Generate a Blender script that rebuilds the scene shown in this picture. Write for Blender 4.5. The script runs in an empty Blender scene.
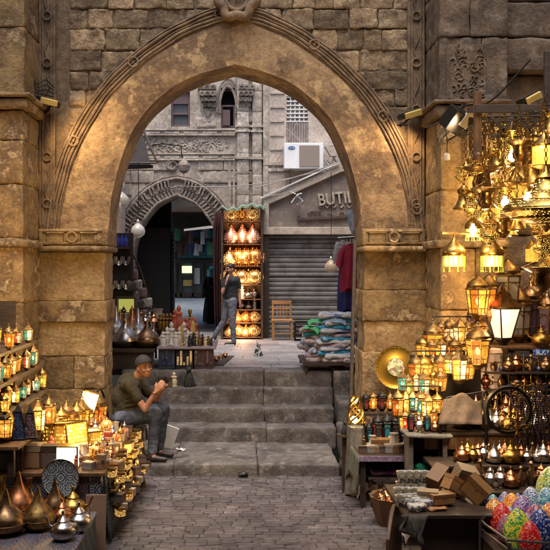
import bpy, math, random
from mathutils import Vector, Matrix, noise
R = math.radians
rnd = random.Random(7)
F, VX, HZ, CH = 850.0, 240.0, 267.0, 2.34
sc = bpy.context.scene
COL = sc.collection
def W(x, y, D): return Vector(((x-VX)/F*D, D, CH+(HZ-y)/F*D))
def street_z(Y):
    if Y < 11.63: return .924
    if Y < 17.7: return .924 + (.705-.924)*(Y-11.63)/(17.7-11.63)
    return .705
# ------------------------------------------------------------------ materials
MATS = {}
def mat(name, base, alt=None, rough=.7, metal=0., scale=4., bump=0., bscale=25., island=0., emis=None, es=0.,
        spots=None, sscale=9., trans=0., coat=0., lo=.38, hi=.62, stretch=None, detail=6, bdist=.02, grain=False, gk=.42, sthr=(.54,.66)):
    if name in MATS: return MATS[name]
    m = bpy.data.materials.new(name); m.use_nodes = True; MATS[name] = m
    nt = m.node_tree; N = nt.nodes; L = nt.links
    b = N['Principled BSDF']
    def c4(c): return (c[0], c[1], c[2], 1)
    tc = N.new('ShaderNodeTexCoord'); vec = tc.outputs['Object']
    if stretch:
        mp = N.new('ShaderNodeMapping'); mp.inputs['Scale'].default_value = stretch
        L.new(vec, mp.inputs['Vector']); vec = mp.outputs['Vector']
    b.inputs['Roughness'].default_value = rough; b.inputs['Metallic'].default_value = metal
    if trans: b.inputs['Transmission Weight'].default_value = trans
    if coat: b.inputs['Coat Weight'].default_value = coat
    out = None
    if alt or bump or spots:
        no = N.new('ShaderNodeTexNoise'); no.inputs['Scale'].default_value = scale; no.inputs['Detail'].default_value = detail
        no.inputs['Roughness'].default_value = .62
        L.new(vec, no.inputs['Vector'])
    if alt:
        r = N.new('ShaderNodeMapRange'); r.inputs[1].default_value = lo; r.inputs[2].default_value = hi; r.clamp = True
        L.new(no.outputs['Fac'], r.inputs[0])
        mx = N.new('ShaderNodeMix'); mx.data_type = 'RGBA'
        mx.inputs[6].default_value = c4(base); mx.inputs[7].default_value = c4(alt)
        L.new(r.outputs[0], mx.inputs[0]); out = mx.outputs[2]
    if spots:
        n2 = N.new('ShaderNodeTexNoise'); n2.inputs['Scale'].default_value = sscale; n2.inputs['Detail'].default_value = 8
        n2.inputs['Roughness'].default_value = .7
        L.new(vec, n2.inputs['Vector'])
        r2 = N.new('ShaderNodeMapRange'); r2.inputs[1].default_value = sthr[0]; r2.inputs[2].default_value = sthr[1]; r2.clamp = True
        L.new(n2.outputs['Fac'], r2.inputs[0])
        m2 = N.new('ShaderNodeMix'); m2.data_type = 'RGBA'
        L.new(r2.outputs[0], m2.inputs[0])
        if out: L.new(out, m2.inputs[6])
        else: m2.inputs[6].default_value = c4(base)
        m2.inputs[7].default_value = c4(spots); out = m2.outputs[2]
    if bump or grain:
        ng = N.new('ShaderNodeTexNoise'); ng.inputs['Scale'].default_value = scale*9; ng.inputs['Detail'].default_value = 10; ng.inputs['Roughness'].default_value = .75
        L.new(vec, ng.inputs['Vector'])
        rg = N.new('ShaderNodeMapRange'); rg.inputs[1].default_value = .32; rg.inputs[2].default_value = .66; rg.inputs[3].default_value = 1-gk; rg.inputs[4].default_value = 1+gk*.55
        L.new(ng.outputs['Fac'], rg.inputs[0])
        vg = N.new('ShaderNodeVectorMath'); vg.operation = 'SCALE'
        if out: L.new(out, vg.inputs[0])
        else: vg.inputs[0].default_value = base[:3]
        L.new(rg.outputs[0], vg.inputs['Scale']); out = vg.outputs[0]
    if island:
        g = N.new('ShaderNodeNewGeometry')
        r3 = N.new('ShaderNodeMapRange'); r3.inputs[3].default_value = 1-island; r3.inputs[4].default_value = 1+island*.8
        L.new(g.outputs['Random Per Island'], r3.inputs[0])
        vm = N.new('ShaderNodeVectorMath'); vm.operation = 'SCALE'
        if out: L.new(out, vm.inputs[0])
        else: vm.inputs[0].default_value = base[:3]
        L.new(r3.outputs[0], vm.inputs['Scale']); out = vm.outputs[0]
    if out: L.new(out, b.inputs['Base Color'])
    else: b.inputs['Base Color'].default_value = c4(base)
    if bump:
        nb = N.new('ShaderNodeTexNoise'); nb.inputs['Scale'].default_value = bscale; nb.inputs['Detail'].default_value = 9
        nb.inputs['Roughness'].default_value = .68
        L.new(vec, nb.inputs['Vector'])
        bp = N.new('ShaderNodeBump'); bp.inputs['Strength'].default_value = bump; bp.inputs['Distance'].default_value = bdist
        L.new(nb.outputs['Fac'], bp.inputs['Height']); L.new(bp.outputs['Normal'], b.inputs['Normal'])
    if emis:
        b.inputs['Emission Color'].default_value = c4(emis); b.inputs['Emission Strength'].default_value = es
    return m
def pierced(name, base, hole, scale=28., metal=1., rough=.3, emis=None, es=0., thr=.28, alt=None, mode='F1'):
    """cell pattern on a surface: dark or glowing cut-outs in metal, or mosaic chips"""
    if name in MATS: return MATS[name]
    m = bpy.data.materials.new(name); m.use_nodes = True; MATS[name] = m
    N = m.node_tree.nodes; L = m.node_tree.links; b = N['Principled BSDF']
    tc = N.new('ShaderNodeTexCoord')
    vo = N.new('ShaderNodeTexVoronoi'); vo.inputs['Scale'].default_value = scale; vo.feature = 'F1'
    L.new(tc.outputs['Object'], vo.inputs['Vector'])
    if mode != 'F1': vo.inputs['Randomness'].default_value = 1.
    else: vo.inputs['Randomness'].default_value = .35
    r = N.new('ShaderNodeMapRange'); r.inputs[1].default_value = thr; r.inputs[2].default_value = thr+.07; r.clamp = True
    L.new(vo.outputs['Distance'], r.inputs[0])
    mx = N.new('ShaderNodeMix'); mx.data_type = 'RGBA'
    mx.inputs[6].default_value = (*hole, 1); mx.inputs[7].default_value = (*base, 1)
    L.new(r.outputs[0], mx.inputs[0]); L.new(mx.outputs[2], b.inputs['Base Color'])
    b.inputs['Roughness'].default_value = rough
    mm = N.new('ShaderNodeMath'); mm.operation = 'MULTIPLY'; mm.inputs[1].default_value = metal
    L.new(r.outputs[0], mm.inputs[0]); L.new(mm.outputs[0], b.inputs['Metallic'])
    if emis:
        b.inputs['Emission Color'].default_value = (*emis, 1)
        e = N.new('ShaderNodeMath'); e.operation = 'MULTIPLY_ADD'; e.inputs[1].default_value = -es; e.inputs[2].default_value = es
        L.new(r.outputs[0], e.inputs[0]); L.new(e.outputs[0], b.inputs['Emission Strength'])
    bp = N.new('ShaderNodeBump'); bp.inputs['Strength'].default_value = .5; bp.inputs['Distance'].default_value = .01
    L.new(r.outputs[0], bp.inputs['Height']); L.new(bp.outputs['Normal'], b.inputs['Normal'])
    return m
def mosaic(name, cols, scale=40., rough=.25, es=0., grout=(.03,.03,.03)):
    """random coloured chips (voronoi cells)"""
    if name in MATS: return MATS[name]
    m = bpy.data.materials.new(name); m.use_nodes = True; MATS[name] = m
    N = m.node_tree.nodes; L = m.node_tree.links; b = N['Principled BSDF']
    tc = N.new('ShaderNodeTexCoord')
    vo = N.new('ShaderNodeTexVoronoi'); vo.inputs['Scale'].default_value = scale
    L.new(tc.outputs['Object'], vo.inputs['Vector'])
    sp = N.new('ShaderNodeSeparateColor'); L.new(vo.outputs['Color'], sp.inputs[0])
    cr = N.new('ShaderNodeValToRGB'); cr.color_ramp.interpolation = 'CONSTANT'
    els = cr.color_ramp.elements
    while len(els) < len(cols): els.new(.5)
    for i, c in enumerate(cols): els[i].position = i/len(cols); els[i].color = (*c, 1)
    L.new(sp.outputs[0], cr.inputs[0])
    L.new(cr.outputs[0], b.inputs['Base Color'])
    b.inputs['Roughness'].default_value = rough; b.inputs['Coat Weight'].default_value = .3
    if es:
        L.new(cr.outputs[0], b.inputs['Emission Color']); b.inputs['Emission Strength'].default_value = es
    bp = N.new('ShaderNodeBump'); bp.inputs['Strength'].default_value = .3; bp.inputs['Distance'].default_value = .01
    L.new(vo.outputs['Distance'], bp.inputs['Height']); L.new(bp.outputs['Normal'], b.inputs['Normal'])
    return m
def arabesque(name, ground, line, accent, period=.22, rough=.5):
    """printed or inlaid medallion pattern repeating on the surface, on object XZ + Y"""
    if name in MATS: return MATS[name]
    m = bpy.data.materials.new(name); m.use_nodes = True; MATS[name] = m
    N = m.node_tree.nodes; L = m.node_tree.links; b = N['Principled BSDF']
    tc = N.new('ShaderNodeTexCoord')
    def math_(op, a, bb=None, c=None):
        n = N.new('ShaderNodeMath'); n.operation = op
        for i, v in enumerate((a, bb, c)):
            if v is None: continue
            if isinstance(v, (int, float)): n.inputs[i].default_value = v
            else: L.new(v, n.inputs[i])
        return n.outputs[0]
    sp = N.new('ShaderNodeSeparateXYZ'); L.new(tc.outputs['Object'], sp.inputs[0])
    def cell(o): return math_('SUBTRACT', math_('FRACT', math_('DIVIDE', o, period)), .5)
    u = cell(math_('ADD', sp.outputs[0], 100.)); v = cell(math_('ADD', math_('ADD', sp.outputs[2], sp.outputs[1]), 100.))
    rr = math_('SQRT', math_('ADD', math_('MULTIPLY', u, u), math_('MULTIPLY', v, v)))
    an = math_('ARCTAN2', v, u)
    pet = math_('COSINE', math_('MULTIPLY', an, 8.))
    q = math_('SINE', math_('ADD', math_('MULTIPLY', rr, 44.), math_('MULTIPLY', pet, 1.6)))
    f = math_('GREATER_THAN', q, .35)
    acc = math_('GREATER_THAN', math_('MULTIPLY', math_('SINE', math_('MULTIPLY', rr, 22.)), pet), .45)
    m1 = N.new('ShaderNodeMix'); m1.data_type = 'RGBA'; m1.inputs[6].default_value = (*ground, 1); m1.inputs[7].default_value = (*line, 1)
    L.new(f, m1.inputs[0])
    m2 = N.new('ShaderNodeMix'); m2.data_type = 'RGBA'; m2.inputs[7].default_value = (*accent, 1)
    L.new(m1.outputs[2], m2.inputs[6]); L.new(acc, m2.inputs[0])
    no = N.new('ShaderNodeTexNoise'); no.inputs['Scale'].default_value = 60; L.new(tc.outputs['Object'], no.inputs['Vector'])
    m3 = N.new('ShaderNodeMix'); m3.data_type = 'RGBA'; m3.blend_type = 'MULTIPLY'; m3.inputs[0].default_value = .6
    L.new(m2.outputs[2], m3.inputs[6]); L.new(no.outputs['Fac'], m3.inputs[7])
    L.new(m3.outputs[2], b.inputs['Base Color']); b.inputs['Roughness'].default_value = rough
    return m
# ------------------------------------------------------------------ mesh collector
class MB:
    def __init__(s): s.v = []; s.f = []; s.mi = []; s.cur = 0; s.T = None
    def add(s, vs, fs):
        o = len(s.v)
        for p in vs:
            p = Vector(p)
            s.v.append(s.T @ p if s.T else p)
        for f in fs: s.f.append(tuple(i+o for i in f)); s.mi.append(s.cur)
        return s
    def box(s, c, d, rot=None):
        hx, hy, hz = d[0]/2, d[1]/2, d[2]/2
        vs = [Vector((x*hx, y*hy, z*hz)) for x in (-1,1) for y in (-1,1) for z in (-1,1)]
        if rot is not None:
            M = Matrix.Rotation(rot[2],3,'Z') @ Matrix.Rotation(rot[1],3,'Y') @ Matrix.Rotation(rot[0],3,'X')
            vs = [M @ v for v in vs]
        vs = [v+Vector(c) for v in vs]
        return s.add(vs, [(0,1,3,2),(4,6,7,5),(0,4,5,1),(2,3,7,6),(0,2,6,4),(1,5,7,3)])
    def b2(s, x0,x1,y0,y1,z0,z1): return s.box(((x0+x1)/2,(y0+y1)/2,(z0+z1)/2),(abs(x1-x0),abs(y1-y0),abs(z1-z0)))
    def lathe(s, prof, seg=24, c=(0,0,0), wob=0, sx=1, sy=1, a0=0., flute=0, nf=0):
        vs = []; fs = []; n = len(prof)
        for j,(r,z) in enumerate(prof):
            for i in range(seg):
                a = a0+2*math.pi*i/seg
                rr = r*(1+(flute*math.cos(nf*a) if nf else 0))
                vs.append((c[0]+rr*math.cos(a)*sx, c[1]+rr*math.sin(a)*sy, c[2]+z))
        for j in range(n-1):
            for i in range(seg):
                k = (i+1)%seg
                fs.append((j*seg+i, j*seg+k, (j+1)*seg+k, (j+1)*seg+i))
        cl = prof[0] == prof[-1]
        if prof[0][0] > 1e-5 and not cl: fs.append(tuple(reversed(range(seg))))
        if prof[-1][0] > 1e-5 and not cl: fs.append(tuple(range((n-1)*seg, n*seg)))
        return s.add(vs, fs)
    def tube(s, pts, r, seg=8, closed=False):
        pts = [Vector(p) for p in pts]; n = len(pts)
        if n < 2: return s
        rs = r if isinstance(r, (list, tuple)) else [r]*n
        vs = []; fs = []
        ref = None
        for i,p in enumerate(pts):
            if closed: t = pts[(i+1)%n]-pts[i-1]
            else: t = pts[min(i+1,n-1)]-pts[max(i-1,0)]
            if t.length < 1e-9: t = Vector((0,0,1))
            t.normalize()
            if ref is None:
                ref = Vector((0,0,1)) if abs(t.z) < .9 else Vector((1,0,0))
            u = t.cross(ref)
            if u.length < 1e-4: u = t.cross(Vector((0,1,0)))
            u.normalize(); w = u.cross(t).normalized(); ref = w
            for k in range(seg):
                a = 2*math.pi*k/seg
                vs.append(p+(u*math.cos(a)+w*math.sin(a))*rs[i])
        for i in range(n if closed else n-1):
            j = (i+1)%n
            for k in range(seg):
                l = (k+1)%seg
                fs.append((i*seg+k, j*seg+k, j*seg+l, i*seg+l))
        if not closed:
            fs.append(tuple(range(seg))); fs.append(tuple(reversed(range((n-1)*seg, n*seg))))
        return s.add(vs, fs)
    def prism(s, poly, y0, y1):      # poly in XZ, extruded along Y
        n = len(poly)
        vs = [(x,y0,z) for x,z in poly]+[(x,y1,z) for x,z in poly]
        fs = [tuple(range(n)), tuple(reversed(range(n,2*n)))]
        for i in range(n):
            j = (i+1)%n; fs.append((i, i+n, j+n, j))
        return s.add(vs, fs)
    def ball(s, c, r, seg=16, rings=10, sc3=(1,1,1)):
        prof = [(max(1e-6, math.sin(math.pi*i/rings))*r, -math.cos(math.pi*i/rings)*r*sc3[2]) for i in range(rings+1)]
        prof[0] = (1e-6, prof[0][1]); prof[-1] = (1e-6, prof[-1][1])
        return s.lathe(prof, seg, c, sx=sc3[0], sy=sc3[1])
    def rock(s, x0,x1,y0,y1,z0,z1, rr=.02, amp=.008, n=.09, fr=6., skip_back=False):
        """a worn block: rounded edges and an uneven face"""
        lo = Vector((min(x0,x1),min(y0,y1),min(z0,z1))); hi = Vector((max(x0,x1),max(y0,y1),max(z0,z1))); d = hi-lo
        cnt = [max(2, min(14, int(math.ceil(d[i]/n)))) for i in range(3)]
        rr = min(rr, min(d)/2*.95)
        def ts(k):
            m = cnt[k]; e = min(.3, rr/d[k])
            a = [0., e]
            for i in range(1, m): 
                t = i/m
                if e < t < 1-e: a.append(t)
            a += [1-e, 1.]
            return sorted(set(round(q,5) for q in a))
        T = [ts(0), ts(1), ts(2)]
        idx = {}; vs = []; fs = []
        off = Vector((rnd.uniform(-50,50), rnd.uniform(-50,50), rnd.uniform(-50,50)))
        def vid(i,j,k):
            key = (i,j,k)
            if key in idx: return idx[key]
            p = Vector((lo.x+d.x*T[0][i], lo.y+d.y*T[1][j], lo.z+d.z*T[2][k]))
            q = Vector([max(lo[a]+rr, min(hi[a]-rr, p[a])) for a in range(3)])
            w = p-q
            nrm = w.normalized() if w.length > 1e-9 else Vector((0,0,0))
            if w.length > rr: w = nrm*rr
            p2 = q+w
            nn = noise.noise(p2*fr+off) + .5*noise.noise(p2*fr*2.7+off)
            p2 = p2+nrm*(nn*amp)
            idx[key] = len(vs); vs.append(p2); return idx[key]
        X, Y, Z = len(T[0])-1, len(T[1])-1, len(T[2])-1
        for i in range(X):
            for k in range(Z):
                fs.append((vid(i,0,k),vid(i+1,0,k),vid(i+1,0,k+1),vid(i,0,k+1)))
                fs.append((vid(i,Y,k),vid(i,Y,k+1),vid(i+1,Y,k+1),vid(i+1,Y,k)))
        for j in range(Y):
            for k in range(Z):
                fs.append((vid(0,j,k),vid(0,j,k+1),vid(0,j+1,k+1),vid(0,j+1,k)))
                fs.append((vid(X,j,k),vid(X,j+1,k),vid(X,j+1,k+1),vid(X,j,k+1)))
        for i in range(X):
            for j in range(Y):
                fs.append((vid(i,j,0),vid(i,j+1,0),vid(i+1,j+1,0),vid(i+1,j,0)))
                fs.append((vid(i,j,Z),vid(i+1,j,Z),vid(i+1,j+1,Z),vid(i,j+1,Z)))
        return s.add(vs, fs)
    def mesh(s, name, mats, smooth=35):
        me = bpy.data.meshes.new(name)
        me.from_pydata([tuple(v) for v in s.v], [], s.f)
        if not isinstance(mats, (list, tuple)): mats = [mats]
        for m in mats: me.materials.append(m)
        for p, i in zip(me.polygons, s.mi): p.material_index = min(i, len(mats)-1)
        me.update()
        if smooth:
            me.polygons.foreach_set('use_smooth', [True]*len(me.polygons))
            try: me.set_sharp_from_angle(angle=R(smooth))
            except Exception: pass
        return me
    def obj(s, name, mats, parent=None, smooth=35, bevel=0, loc=None):
        o = bpy.data.objects.new(name, s.mesh(name, mats, smooth)); COL.objects.link(o)
        if parent: o.parent = parent
        if loc is not None: o.location = loc
        if bevel:
            b = o.modifiers.new('bevel','BEVEL'); b.width = bevel; b.segments = 2; b.limit_method = 'ANGLE'; b.angle_limit = R(40)
        return o
LABELS = {}
def tag(o, label, cat, group=None, kind=None):
    if label: o['label'] = label
    if cat: o['category'] = cat
    if group: o['group'] = group
    if kind: o['kind'] = kind
    return o
def thing(name, label, cat, loc=(0,0,0), group=None, rz=0):
    o = bpy.data.objects.new(name, None); COL.objects.link(o); o.location = loc; o.rotation_euler = (0,0,rz)
    o.empty_display_size = .1
    return tag(o, label, cat, group)
def struct(o): o['kind'] = 'structure'; return o
# kits: normalised things (height 1, base at z 0) built once and copied with their parts
KITS = {}
def kit(key, fn):
    if key not in KITS:
        lst = []
        def part(name, mb, mats, sub=None, smooth=35): lst.append((name, mb.mesh(name, mats, smooth), sub))
        fn(part); KITS[key] = lst
    return KITS[key]
def place(key, name, label, cat, p, h, group=None, rz=0., w=1., tilt=(0,0), hang=False):
    """copy a kit to point p with height h (m); hang: p is the top"""
    lst = KITS[key]
    if hang: p = Vector(p)-Vector((0,0,h))
    if len(lst) == 1:
        o = bpy.data.objects.new(name, lst[0][1]); COL.objects.link(o)
    else:
        o = bpy.data.objects.new(name, None); COL.objects.link(o); o.empty_display_size = .1
        made = []
        for nm, me, sub in lst:
            c = bpy.data.objects.new(nm, me); COL.objects.link(c)
            c.parent = made[sub] if sub is not None else o
            made.append(c)
    o.location = p; o.scale = (h*w, h*w, h); o.rotation_euler = (tilt[0], tilt[1], rz)
    return tag(o, label, cat, group)
def hang_from(o, name, top_z, mt, kind='cord', sub=None):
    """a cord or chain from the top of a hung thing up to top_z, parented to it"""
    L_ = top_z-(o.location.z+o.scale.z)
    if L_ < .04: return
    m = MB()
    if kind == 'cord': m.tube([(0,0,0),(.01,0,L_*.5),(0,0,L_)],.007,5)
    else:
        z = 0; k = 0
        while z < L_: m.tube([(.012*math.cos(a)*(k%2),.012*math.cos(a)*(1-k%2),z+.022+.022*math.sin(a)) for a in [q*math.pi/3 for q in range(6)]],.004,4,closed=True); z += .036; k += 1
    c = m.obj(name, mt, o); c.location = (0,0,1); c.scale = (1/o.scale.x,1/o.scale.y,1/o.scale.z); c.rotation_euler = (0,0,-o.rotation_euler.z)
def point_light(name, p, power, col=(1,.62,.25), r=.04, parent=None):
    l = bpy.data.lights.new(name,'POINT'); l.energy = power; l.color = col; l.shadow_soft_size = r
    o = bpy.data.objects.new(name, l); COL.objects.link(o); o.location = p
    return o
def spot_light(name, p, target, power, col, ang=100, r=.04):
    l = bpy.data.lights.new(name,'SPOT'); l.energy = power; l.color = col; l.shadow_soft_size = r; l.spot_size = R(ang); l.spot_blend = .6
    o = bpy.data.objects.new(name, l); COL.objects.link(o); o.location = p
    o.rotation_euler = (Vector(target)-Vector(p)).to_track_quat('-Z','Y').to_euler()
    return o
def catmull(pts, n=8):
    P = [Vector((*p, 0)) if len(p) == 2 else Vector(p) for p in pts]
    out = []
    for i in range(len(P)-1):
        p0 = P[i-1] if i else P[i]*2-P[i+1]; p1 = P[i]; p2 = P[i+1]; p3 = P[i+2] if i+2 < len(P) else P[i+1]*2-P[i]
        for k in range(n):
            t = k/n
            out.append(.5*((2*p1)+(p2-p0)*t+(2*p0-5*p1+4*p2-p3)*t*t+(3*p1-p0-3*p2+p3)*t**3))
    out.append(P[-1]); return out
# ------------------------------------------------------------------ world, camera
w = bpy.data.worlds.new('World'); sc.world = w; w.use_nodes = True
nt = w.node_tree; bg = nt.nodes['Background']
sky = nt.nodes.new('ShaderNodeTexSky'); sky.sky_type = 'NISHITA'; sky.sun_disc = False
SUN_EL, SUN_AZ = 68, 190
sky.sun_elevation = R(SUN_EL); sky.sun_rotation = R(SUN_AZ); sky.air_density = 1.; sky.dust_density = 4.; sky.ozone_density = .6
nt.links.new(sky.outputs[0], bg.inputs[0]); bg.inputs[1].default_value = .15
sl = bpy.data.lights.new('sun','SUN'); sl.energy = 1.5; sl.angle = R(30); sl.color = (1,.93,.84)
so = bpy.data.objects.new('sun', sl); COL.objects.link(so)
sd = Vector((math.sin(R(SUN_AZ))*math.cos(R(SUN_EL)), math.cos(R(SUN_AZ))*math.cos(R(SUN_EL)), math.sin(R(SUN_EL))))
so.rotation_euler = sd.to_track_quat('Z','Y').to_euler()
cam = bpy.data.cameras.new('camera'); co = bpy.data.objects.new('camera', cam); COL.objects.link(co)
cam.sensor_width = 36; cam.lens = 36*F/550; cam.clip_end = 300
co.location = (0,0,CH); co.rotation_euler = (R(90),0,0)
cam.shift_x = (275-VX)/550; cam.shift_y = -(275-HZ)/550
sc.camera = co
sc.view_settings.view_transform = 'Standard'; sc.view_settings.look = 'None'; sc.view_settings.exposure = .85
sc.render.engine = 'CYCLES'
sc.cycles.use_denoising = True
sc.cycles.max_bounces = 6; sc.cycles.diffuse_bounces = 3; sc.cycles.glossy_bounces = 3; sc.cycles.transmission_bounces = 3
sc.cycles.sample_clamp_indirect = 4
# ------------------------------------------------------------------ base materials
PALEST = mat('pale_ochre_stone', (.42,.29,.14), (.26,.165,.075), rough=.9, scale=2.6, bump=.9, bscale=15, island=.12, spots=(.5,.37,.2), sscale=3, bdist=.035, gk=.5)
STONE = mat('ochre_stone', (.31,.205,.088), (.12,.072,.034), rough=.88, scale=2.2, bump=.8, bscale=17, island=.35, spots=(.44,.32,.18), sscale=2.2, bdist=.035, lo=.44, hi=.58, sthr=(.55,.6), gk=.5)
RUBBLE = mat('rubble_stone', (.34,.245,.14), (.115,.075,.045), rough=.92, scale=4.5, bump=1., bscale=15, island=.5, spots=(.38,.30,.20), sscale=6, bdist=.05, gk=.55)
MORTAR = mat('dark_mortar', (.10,.068,.042), (.17,.12,.075), rough=.95, scale=9, bump=.8, bscale=30)
PLASTER = mat('stained_plaster', (.29,.195,.105), (.155,.098,.054), rough=.85, scale=1.5, bump=.75, bscale=11, spots=(.36,.25,.13), sscale=1.9, bdist=.045, lo=.44, hi=.53, sthr=(.53,.58), gk=.55)
MOULD = mat('carved_stone', (.22,.15,.09), (.10,.065,.04), rough=.88, scale=5, bump=.7, bscale=35, lo=.4, hi=.6)
UPPERST = mat('weathered_grey_stone', (.185,.13,.085), (.085,.058,.04), rough=.9, scale=3, bump=.8, bscale=18, island=.3, spots=(.24,.19,.15), sscale=5, bdist=.03)
SETT = mat('worn_sett_stone', (.112,.094,.098), (.065,.054,.058), rough=.5, scale=2.2, bump=.6, bscale=38, island=.32, bdist=.012, spots=(.15,.13,.13), sscale=3.5)
STEP = mat('step_stone', (.145,.130,.122), (.06,.052,.05), rough=.8, scale=4, bump=.7, bscale=22, spots=(.22,.2,.185), sscale=7, island=.15)
SLAB = mat('street_slab', (.33,.325,.34), (.20,.195,.21), rough=.6, scale=1.6, bump=.25, bscale=18, island=.14)
FAC = mat('facade_stone', (.50,.43,.36), (.28,.235,.195), rough=.9, scale=1.6, bump=.45, bscale=12, island=.12, spots=(.62,.56,.49), sscale=3, bdist=.03, gk=.5)
FACD = mat('facade_carved', (.38,.325,.275), (.15,.125,.105), rough=.9, scale=7, bump=.9, bscale=26, bdist=.04)
PINK = mat('pinkish_render', (.55,.455,.385), (.36,.295,.25), rough=.9, scale=2, bump=.3, bscale=10, spots=(.52,.45,.41), sscale=2)
MAUVE = mat('mauve_panel', (.22,.18,.155), (.34,.285,.25), rough=.85, scale=6, bump=.3, bscale=20, lo=.5, hi=.7)
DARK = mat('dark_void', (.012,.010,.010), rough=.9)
DWOOD = mat('dark_wood', (.055,.032,.02), (.025,.015,.01), rough=.55, scale=3, stretch=(1,1,8), bump=.3, bscale=20)
BWOOD = mat('brown_wood', (.17,.085,.035), (.08,.04,.018), rough=.5, scale=3, stretch=(6,1,1), bump=.2, bscale=20)
YWOOD = mat('yellow_wood', (.36,.19,.07), (.22,.11,.04), rough=.5, scale=4, stretch=(1,1,6))
IRON = mat('black_iron', (.02,.018,.017), rough=.45, metal=.7)
STEEL = mat('dull_steel', (.33,.33,.34), (.2,.2,.21), rough=.35, metal=.9, scale=8)
SHUT = mat('shutter_metal', (.21,.205,.205), (.12,.115,.115), rough=.55, metal=.35, scale=2, spots=(.12,.10,.09), sscale=4)
WHITE = mat('dirty_white', (.68,.68,.66), (.55,.54,.52), rough=.5, scale=3)
# ------------------------------------------------------------------ ground, street, hills
def fn():
    mb = MB()
    mb.add([(-40,-40,-.06),(40,-40,-.06),(40,9.7,-.06),(-40,9.7,-.06)], [(0,1,2,3)])
    o = mb.obj('ground', MORTAR, smooth=0); struct(o)
    mb = MB(); y = 4.2; 
    while y < 9.5:
        h = rnd.uniform(.062,.092); x = -1.75+rnd.uniform(-.2,0)
        while x < 1.7:
            wd = rnd.uniform(.11,.21); g = .0025
            dz = rnd.uniform(-.005,.005)+.012*noise.noise(Vector((x*1.3,y*1.3,0))); y2 = min(y+h, 9.545)
            mb.rock(x+g, x+wd-g, y+g, y2-g, -.09, dz, rr=.009, amp=.006, n=.06, fr=16)
            x += wd
        y += h
    struct(mb.obj('cobbled_alley', SETT, smooth=50))
    mb = MB(); mb.add([(-2.1,4,-.012),(2.1,4,-.012),(2.1,9.549,-.012),(-2.1,9.549,-.012)], [(0,1,2,3)])
    struct(mb.obj('ground_joint_sand', mat('joint_sand',(.055,.046,.045),(.09,.075,.072),rough=.9,scale=8,bump=.5), smooth=0))
    # upper street: a gently sloping sheet of large slabs
    mb = MB(); y = 12.02
    while y < 21.5:
        h = rnd.uniform(.55,.8); x = -5+rnd.uniform(-.4,0)
        while x < 6:
            wd = rnd.uniform(.6,1.3); y2 = y+h
            g = .004
            za, zb = street_z(y)+rnd.uniform(-.002,.002), street_z(y2)+rnd.uniform(-.002,.002)
            vs = [(x+g,y+g,za),(x+wd-g,y+g,za),(x+wd-g,y2-g,zb),(x+g,y2-g,zb)]
            vs += [(a,b,c-.1) for a,b,c in vs]
            mb.add(vs, [(0,1,2,3),(0,4,5,1),(1,5,6,2),(2,6,7,3),(3,7,4,0)])
            x += wd
        y += h
    struct(mb.obj('upper_street', SLAB, smooth=0))
    mb = MB()
    mb.add([(-40,12.0,.86),(40,12.0,.86),(40,17.7,.65),(-40,17.7,.65),(40,40,.65),(-40,40,.65)], [(0,1,2,3),(3,2,4,5)])
    struct(mb.obj('street_bed', MORTAR, smooth=0))
    # passage floor and the bluish ramp beyond it
    BL = mat('pale_blue_paving', (.21,.25,.30), (.15,.18,.22), rough=.45, scale=2)
    mb = MB(); mb.add([(-4,21.5,.712),(1,21.5,.712),(1,24.,.712),(-4,24.,.712)], [(0,1,2,3)])
    struct(mb.obj('passage_floor', mat('passage_paving',(.10,.10,.11),(.07,.07,.075),rough=.5,scale=3), smooth=0))
    mb = MB(); mb.add([(-6,24.004,.712),(3,24.004,.712),(3,27.8,1.32),(-6,27.8,1.32),(3,31,1.32),(-6,31,1.32)], [(0,1,2,3),(3,2,4,5)])
    struct(mb.obj('ramp_path', BL, smooth=0))
fn()
# ------------------------------------------------------------------ staircase
def stairs():
    t = thing('stone_staircase', 'worn grey stone steps climbing through the gateway to the upper street', 'staircase', (0,9.55,0))
    fronts = [(9.55,0,.124),(10.76,.124,.308),(11.11,.308,.504),(11.43,.504,.712),(11.63,.712,.924)]
    for k,(y,z0,z1) in enumerate(fronts):
        mb = MB(); mb.T = Matrix.Translation((0,-9.55,0))
        x1 = (1.12,1.22,1.23,1.25,1.26)[k]; yb = (fronts[k+1][0] if k < 4 else 12.02)+.04
        xs = [-1.62] + ([.33+rnd.uniform(-.02,.02), x1] if k else [-.75,.2,x1])
        for a,b in zip(xs, xs[1:]):
            dz = rnd.uniform(-.008,.006)
            mb.rock(a+.001, b-.001, y+rnd.uniform(-.008,.008), yb, z0-.1, z1+dz, rr=.016, amp=.013, n=.06, fr=6)
        mb.obj('step', STEP, t, smooth=50)
    # low cheek wall on the right side of the flight
    c = thing('cheek_wall', 'low rough stone cheek wall at the right end of the steps under the folded textiles', 'wall', (1.18,9.6,0))
    mb = MB(); mb.T = Matrix.Translation((-1.18,-9.6,0))
    y = 9.62
    for (ya,yb2,top) in ((10.9,11.5,.62),(11.5,12.3,.93)):
        mb.rock(1.27,1.5,ya+.004,yb2-.004,0,top,rr=.03,amp=.015,n=.09)
    for (ya,yb2,top) in ((10.25,10.9,.36),):
        mb.rock(1.23,1.5,ya,yb2,0,top,rr=.03,amp=.015,n=.09)
    mb.obj('stone', STEP, c, smooth=50)
stairs()
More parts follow.
